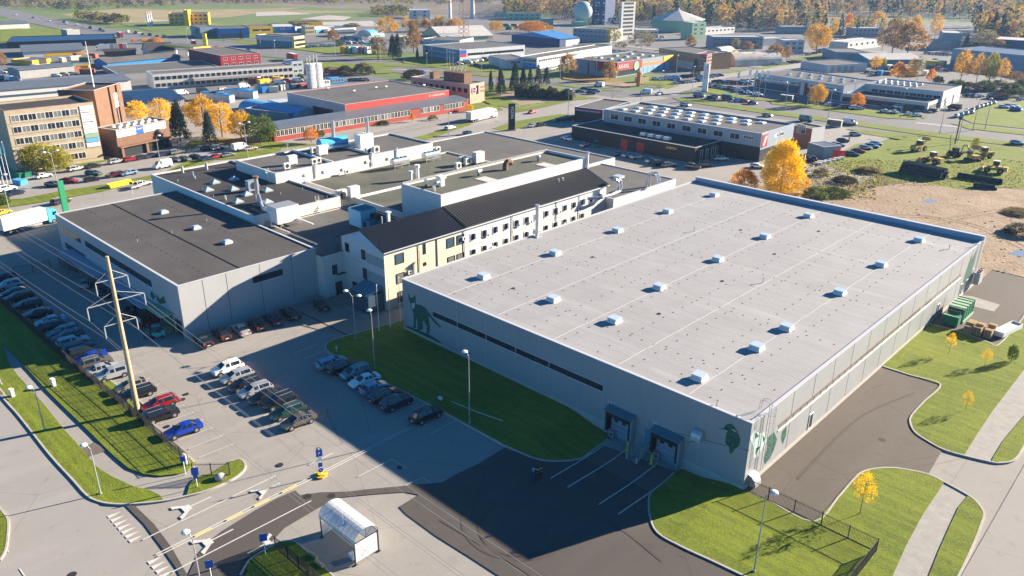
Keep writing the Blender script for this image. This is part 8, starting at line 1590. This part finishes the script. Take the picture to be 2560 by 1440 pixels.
road_sign(494, 1219, 2.9, 'blue information sign on the island beside the gate', [('box', 2.3, .8, 'sign_blue'), ('box', 1.6, .5, 'sign_blue')], rad(60)); road_sign(464, 1186, 2.6, 'small blue sign at the end of the mesh fence', [('box', 2.2, .6, 'sign_blue')], rad(60)); road_sign(664, 1386, 2.6, 'blue sign with a car symbol on the small lawn by the shelter', [('box', 2.2, .75, 'sign_blue')], rad(60)); road_sign(530, 1452, 2.5, 'blue sign at the very bottom edge near the street lamp', [('box', 2.1, .75, 'sign_blue')], rad(60))
road_sign(332, 486, 3.2, 'red round no-entry sign by the car trailer', [('disc', 3.0, .4, 'sign_red'), ('box', 2.2, .4, 'white_paint')], rad(60)); road_sign(707, 868-8, 1.6, 'tiny white sign at the tip of the dark lawn', [('box', 1.5, .25, 'white_paint')], rad(60)) if False else None
road_sign(842, 882, 1.1, 'short white marker post on the dark lawn tip', [('box', 1.0, .25, 'white_paint')], rad(60)); road_sign(720, 378, 2.6, 'white direction sign at the car park corner', [('box', 2.3, .8, 'white_paint')], rad(60))
def pylon(px, py, w_, H, m, lab, d=.5, ang=0., name='sign_pylon', txt=None, tm='white_paint'):
    q = P(px, py); t = thing(name, lab, 'sign pylon', q, ang); mb = MB(); mb.box(-w_/2, -d/2, .3, w_/2, d/2, H, m); mb.build('panel', t); mb = MB(); mb.box(-w_/2-.3, -d/2-.3, 0, w_/2+.3, d/2+.3, .3, 'concrete'); mb.build('base', t)
    if txt: text(txt, w_*.8, tm, t, (w_*.3, -d/2-.02, H*.45), (pi/2, -pi/2, 0), width=H*.45)
pylon(168, 541, 1.3, 8.6, 'green_sign', 'slim green advertising pylon behind the grey hall', .5, rad(100)); pylon(1279, 326, 2.2, 9.5, 'black', 'tall black advertising pylon by the street', 1.2, rad(60), txt='MAZDA'); pylon(1761, 229, 2.6, 13, 'white_paint', 'tall white advertising pylon at the dealership', .8, rad(20), txt='TOYOTA', tm='sign_red'); pylon(515, 121, 2.8, 9.5, 'yellow_paint', 'yellow and red filling station pylon', 1, rad(30)); pylon(1595, 215, 1.8, 7, 'orange_wall', 'orange and white pylon in front of the parts store', .6, rad(30))
# filling station canopy
q = P(452, 141); t = thing('filling_station', 'filling station canopy with yellow edge', 'filling station', q, rad(10)); mb = MB(); mb.box(-16, 0, 5, 14, 12, 6.2, 'yellow_paint', 'roof_mid'); mb.build('canopy', t)
for x in (-12, 0, 11): mb = MB(); mb.box(x-.4, 5, 0, x+.4, 6, 5, 'white_paint'); mb.build('column', t)
# flag banners / bus shelters
for i, (px, py) in enumerate(((2085, 316), (1966, 252))):
    q = P(px, py); t = thing('bus_shelter', ['bus shelter with dark panels near the stair tower', 'glass bus shelter in front of the showroom'][i], 'bus shelter', q, rad(5)); mb = MB(); mb.box(-2.8, -.8, 2.4, 2.8, .8, 2.55, 'white_paint'); mb.build('roof', t); mb = MB(); mb.box(-2.6, .65, .2, 2.6, .7, 2.3, 'glass_lit'); mb.build('back_glass', t)
    for x in (-2.6, 2.6): mb = MB(); mb.box(x-.05, -.6, 0, x+.05, .7, 2.4, 'galv'); mb.build('side_frame', t)
    mb = MB(); mb.box(-1.5, .1, .45, 1.5, .5, .52, 'wood'); mb.build('bench', t)
# ------------------------------------------------------------------ yard objects at the right
t = thing('waste_compactor', 'large green waste compactor container beside the warehouse', 'container', (-31.3, 138.3, 0)); mb = MB(); mb.box(0, 0, .2, 2.5, 1.7, 1.9, 'green_bin'); mb.box(.3, 1.7, .4, 2.2, 2.6, 2.3, 'green_bin', 'brown_wall'); mb.build('press_unit', t); mb = MB(); mb.box(0, 2.6, .2, 2.5, 8.4, 2.6, 'green_bin', 'green_wall'); mb.build('container_body', t)
for y in (3, 4.4, 5.8, 7.2, 8.3): mb = MB(); mb.box(-.08, y, .2, 2.58, y+.14, 2.68, 'green_bin'); mb.build('rib', t)
mb = MB(); mb.box(2.55, 2.6, .1, 2.7, 8.5, .5, 'green_wall'); mb.box(-.2, 2.6, .1, -.05, 8.5, .5, 'green_wall'); mb.build('skid', t)
def pallets(x, y, n, lab, ang=0., grp='stacks of wooden pallets', z=0.):
    t = thing('pallet_stack', lab, 'pallets', (x, y, z), ang, grp)
    for k in range(n):
        mb = MB(); dx = RT.uniform(-.05, .05)
        for j in range(5): mb.box(-.6+dx, -.4+j*.18, k*.15+.11, .6+dx, -.3+j*.18, k*.15+.135, 'wood')
        for j in (-.5, 0, .5): mb.box(j-.06+dx, -.4, k*.15, j+.06+dx, .42, k*.15+.11, 'wood')
        mb.build('pallet', t)
for i, (x, y, n) in enumerate(((-27, 137.7, 9), (-27, 138.8, 11), (-27, 140, 10), (-25.6, 137.9, 10), (-25.6, 139, 12), (-25.6, 140.2, 9), (-24.1, 138.1, 10), (-24.1, 139.3, 8), (-24.1, 140.4, 11))):
    pallets(x, y, n, f"pallet stack in the {['left', 'middle', 'right'][i//3]} column, {['front', 'middle', 'back'][i % 3]} one, beside the green container", rad(RT.uniform(-6, 6)))
pallets(*P(422, 829).to_2d(), 5, 'low stack of wooden pallets on the shaded ground by the forklift', .3)
q = P(2517, 832); t = thing('skip', 'long narrow white skip at the corner of the back yard', 'skip', (q.x, q.y, 0), rad(78)); mb = MB(); mb.box(-3.2, -.8, .2, 3.2, .8, .3, 'white_paint')
for s in (-1, 1): mb.box(-3.2, s*.8-.05, .3, 3.2, s*.8+.05, 1.1, 'white_paint'); mb.box(s*3.2-.05, -.8, .3, s*3.2+.05, .8, 1.1, 'white_paint')
mb.build('body', t); mb = MB(); mb.box(-3, -.7, .3, 3, .7, .85, 'offwhite'); mb.build('load', t)
t = thing('outdoor_unit', 'grey outdoor cooling unit on the far end wall of the warehouse', 'cooling unit', (-32.2, 159.8, 1.2)); mb = MB(); mb.box(-.1, -1.2, 0, .9, 1.2, 2.3, 'galv'); mb.build('casing', t); mb = MB(); mb.tube((.4, -.5, 2.3), (.4, -.5, 2.4), .4, 'black', 12); mb.tube((.4, .55, 2.3), (.4, .55, 2.4), .4, 'black', 12); mb.build('fan', t)
# white utility cabinets on the verge, boulder, hose, floodlight
for i, (px, py) in enumerate(((135, 966), (32, 992))):
    q = P(px, py); t = thing('utility_cabinet', ['white utility cabinet on the fence lawn', 'white utility cabinet on the street verge'][i], 'cabinet', q, .2); mb = MB(); mb.box(-.3, -.2, 0, .3, .2, 1.2, 'white_paint'); mb.build('body', t); mb = MB(); mb.box(-.34, -.24, 1.2, .34, .24, 1.27, 'white_paint'); mb.build('lid', t)
q = P(467, 1160); t = thing('utility_cabinet', 'white cabinet at the end of the mesh fence', 'cabinet', q, .2); mb = MB(); mb.box(-.25, -.2, 0, .25, .2, 1.5, 'white_paint'); mb.build('body', t)
q = P(551, 1198); mb = MB(); mb.ball((0, 0, .25), .62, 'plinth', 12, 8, .7); mb.build('boulder', loc=(q.x, q.y, .1), label='rounded grey-pink boulder in front of the black gate', cat='boulder', smooth=True)
q0, q1, q2 = P(1128, 1006), P(1190, 1032), P(1257, 1055); mb = MB(); mb.path([(q0.x, q0.y, .2), (q1.x, q1.y, .2), (q2.x, q2.y, .2)], .06, 'mural_light', 6); mb.build('lawn_pipe', label='thin pale turquoise pipe lying across the dark lawn', cat='pipe')
q = P(1101, 1002); t = thing('floodlight', 'small white floodlight on the dark lawn', 'floodlight', q, 0); mb = MB(); mb.box(-.3, -.2, .25, .3, .2, .6, 'white_paint'); mb.build('lamp_body', t); mb = MB(); mb.box(-.25, -.05, 0, .25, .05, .25, 'galv'); mb.build('bracket', t)
# wheelie bins and blue skip at the far left
for i, (px, py, m, lab) in enumerate(((48, 443, 'green_bin', 'green waste skip by the office car park, left'), (62, 441, 'green_bin', 'green waste skip by the office car park, right'), (51, 461, 'tank_blue', 'light blue waste skip by the office car park'))):
    q = P(px, py); t = thing('skip', lab, 'skip', q, rad(20)); mb = MB(); mb.ext([(-1.4, 0), (1.4, 0), (1.9, 1.4), (-1.9, 1.4)], 'y', -1, 1, m); mb.build('body', t)
# red banner fence and concrete blocks
A, B_ = P(2052, 392), P(2110, 396); A.z = B_.z = 0; t = thing('banner_fence', 'red advertising banner fence beside the open shed', 'banner', A, math.atan2((B_-A).y, (B_-A).x)); mb = MB(); mb.box(0, 0, .3, (B_-A).length, .1, 2.4, 'sign_red'); mb.build('banner', t); mb = MB(); mb.box(0, -.2, 0, .2, .3, 2.5, 'galv'); mb.build('post', t)
for i, (px, py) in enumerate(((2045, 412), (2056, 409), (2068, 407), (2080, 404), (2092, 401), (2102, 398))):
    q = P(px, py); mb = MB(); mb.box(-1, -.4, 0, 1, .4, .8, 'offwhite'); mb.build('concrete_block', loc=(q.x, q.y, 0), rz=rad(20), label=ORD[i]+' white concrete block from the near end of the line', cat='concrete block', group='white concrete blocks')
# blue-roofed containers
for i, (px, py) in enumerate(((527, 248), (545, 250), (563, 254), (585, 240), (605, 240), (622, 244))):
    q = P(px, py); t = thing('site_container', ORD[i]+' blue-roofed site container from the left behind the autumn trees', 'container', q, rad(20), 'blue-roofed site containers'); mb = MB(); mb.box(-4, -1.5, 0, 4, 1.5, 2.8, 'galv'); mb.build('body', t); mb = MB(); mb.box(-4.1, -1.6, 2.8, 4.1, 1.6, 3.1, 'blue_wall'); mb.build('roof', t)
# vending kiosks in the pink park
for i, (px, m) in enumerate(((862, 'leaf_yellow'), (872, 'green_wall'), (892, 'white_paint'), (905, 'car_pink'), (918, 'white_paint'))):
    q = P(px, 133); t = thing('advert_cube', ['yellow', 'green', 'white', 'pink', 'last white'][i]+' advertising cube in the park by the avenue', 'advertising cube', q, rad(15), 'advertising cubes'); mb = MB(); mb.box(-2, -2, .4, 2, 2, 4.2, m); mb.build('cube', t); mb = MB(); mb.box(-1.6, -1.6, 0, 1.6, 1.6, .4, 'galv'); mb.build('foot', t)
# lattice mast
q = P(1160, 99); t = thing('lattice_mast', 'tall dark lattice mast rising out of the picture', 'mast', (q.x, q.y, 0)); mb = MB(); Hh = 62
for sx, sy in ((-1, -1), (1, -1), (1, 1), (-1, 1)): mb.tube((sx*3, sy*3, 0), (sx*.8, sy*.8, Hh), .16, 'mast_paint', 5)
mb.build('leg_frame', t)
mb = MB()
for k in range(20):
    z0, z1 = Hh*k/20, Hh*(k+1)/20; r0, r1 = 3-2.2*k/20, 3-2.2*(k+1)/20
    for a, b_ in (((-1, -1), (1, -1)), ((1, -1), (1, 1)), ((1, 1), (-1, 1)), ((-1, 1), (-1, -1))): mb.tube((a[0]*r0, a[1]*r0, z0), (b_[0]*r1, b_[1]*r1, z1), .09, 'mast_paint', 4); mb.tube((b_[0]*r0, b_[1]*r0, z0), (a[0]*r1, a[1]*r1, z1), .09, 'mast_paint', 4)
mb.build('bracing', t)
# ------------------------------------------------------------------ people
for nm_, c_ in (('skin', (.45, .27, .18)), ('cloth_blue', (.04, .12, .42)), ('cloth_black', (.012, .012, .016)), ('cloth_red', (.35, .02, .03)), ('hair', (.03, .02, .015)), ('jeans', (.02, .03, .06))): M(nm_, c_, .8, var=.1, scale=8.)
def skin_mesh(name, verts, edges, rad_, mat, lv=1):
    me = bpy.data.meshes.new(name); me.from_pydata(verts, edges, []); o = bpy.data.objects.new(name, me); C.objects.link(o); sm = o.modifiers.new('s', 'SKIN'); ss = o.modifiers.new('u', 'SUBSURF'); ss.levels = lv; ss.render_levels = lv
    for v_, r in zip(me.skin_vertices[0].data, rad_): v_.radius = (r, r)
    me.skin_vertices[0].data[0].use_root = True
    m2 = bpy.data.meshes.new_from_object(o.evaluated_get(bpy.context.evaluated_depsgraph_get())); bpy.data.objects.remove(o); m2.materials.clear(); m2.materials.append(MATS[mat]); m2.polygons.foreach_set('use_smooth', [True]*len(m2.polygons)); m2.name = name; return m2
def person(px, py, ang, lab, top, legs, z=0., grp=None, stride=.22):
    q = P(px, py); t = thing('person', lab, 'person', (q.x, q.y, q.z), ang, grp)
    V = [(0, 0, .95), (0, 0, 1.2), (0, 0, 1.42), (0, 0, 1.52), (.02, 0, 1.62), (.03, 0, 1.72),
         (0, .1, .9), (stride*.6, .1, .5), (stride*.6, .1, .08), (stride*.6+.16, .1, .04), (0, -.1, .9), (-stride*.3, -.1, .5), (-stride*1.2, -.1, .12), (-stride*1.2+.15, -.1, .05),
         (0, .2, 1.4), (-.12, .26, 1.15), (.02, .27, .92), (.06, .27, .84), (0, -.2, 1.4), (.12, -.26, 1.15), (.24, -.26, .95), (.28, -.26, .88)]
    E_ = [(0, 1), (1, 2), (2, 3), (3, 4), (4, 5), (0, 6), (6, 7), (7, 8), (8, 9), (0, 10), (10, 11), (11, 12), (12, 13), (2, 14), (14, 15), (15, 16), (16, 17), (2, 18), (18, 19), (19, 20), (20, 21)]
    R_ = [.13, .13, .13, .055, .09, .08, .09, .065, .045, .035, .09, .065, .045, .035, .065, .045, .035, .03, .065, .045, .035, .03]
    inst('body', skin_mesh('body', V, E_, R_, 'skin'), t)
    jv = [V[0], V[1], V[2], V[14], V[15], V[16], V[18], V[19], V[20]]; inst('jacket', skin_mesh('jacket', jv, [(0, 1), (1, 2), (2, 3), (3, 4), (4, 5), (2, 6), (6, 7), (7, 8)], [.16, .16, .15, .085, .065, .05, .085, .065, .05], top), t)
    tv = [V[0], V[6], V[7], V[8], V[10], V[11], V[12]]; inst('trousers', skin_mesh('trousers', tv, [(0, 1), (1, 2), (2, 3), (0, 4), (4, 5), (5, 6)], [.15, .11, .085, .06, .11, .085, .06], legs), t)
    mb = MB(); mb.ball((.0, 0, 1.69), .105, 'hair', 12, 8, 1.05); mb.build('hair', t, smooth=True)
    for f in (8, 12): mb = MB(); x, y, _ = V[f]; mb.box(x-.06, y-.045, 0, x+.2, y+.045, .08, 'black'); mb.build('shoe', t)
person(1334, 1197, 1.9, 'person in a blue jacket walking on the dark asphalt', 'cloth_blue', 'jeans', grp='people walking on the dark asphalt'); person(1343, 1199, 1.9, 'person in black clothes between two others on the dark asphalt', 'cloth_black', 'cloth_black', grp='people walking on the dark asphalt'); person(1351, 1196, 1.8, 'person in a red jacket walking on the dark asphalt', 'cloth_red', 'cloth_black', grp='people walking on the dark asphalt')
person(912, 338, .5, 'dark-clothed person walking on the gravel by the red works, left', 'cloth_black', 'jeans', grp='people by the red works'); person(920, 337, .5, 'dark-clothed person walking on the gravel by the red works, right', 'cloth_black', 'cloth_black', grp='people by the red works'); person(2122, 353, .5, 'dark-clothed person standing beside a dark blue car', 'cloth_black', 'cloth_black')
# ------------------------------------------------------------------ haze: the far forest and fields fade to blue
hz = bpy.data.materials.new('haze_air'); hz.use_nodes = True; n = hz.node_tree.nodes; n.remove(n['Principled BSDF']); pv = n.new('ShaderNodeVolumePrincipled'); pv.inputs['Color'].default_value = (.36, .60, 1., 1); pv.inputs['Density'].default_value = .00009; pv.inputs['Anisotropy'].default_value = .2; hz.node_tree.links.new(pv.outputs[0], n['Material Output'].inputs['Volume']); MATS['haze_air'] = hz
mb = MB(); mb.box(-9500, -400, -3, 6500, 14500, 85, 'haze_air'); o = mb.build('haze', kind='stuff', label='pale bluish autumn haze over the far estate and forest'); o['category'] = 'haze'
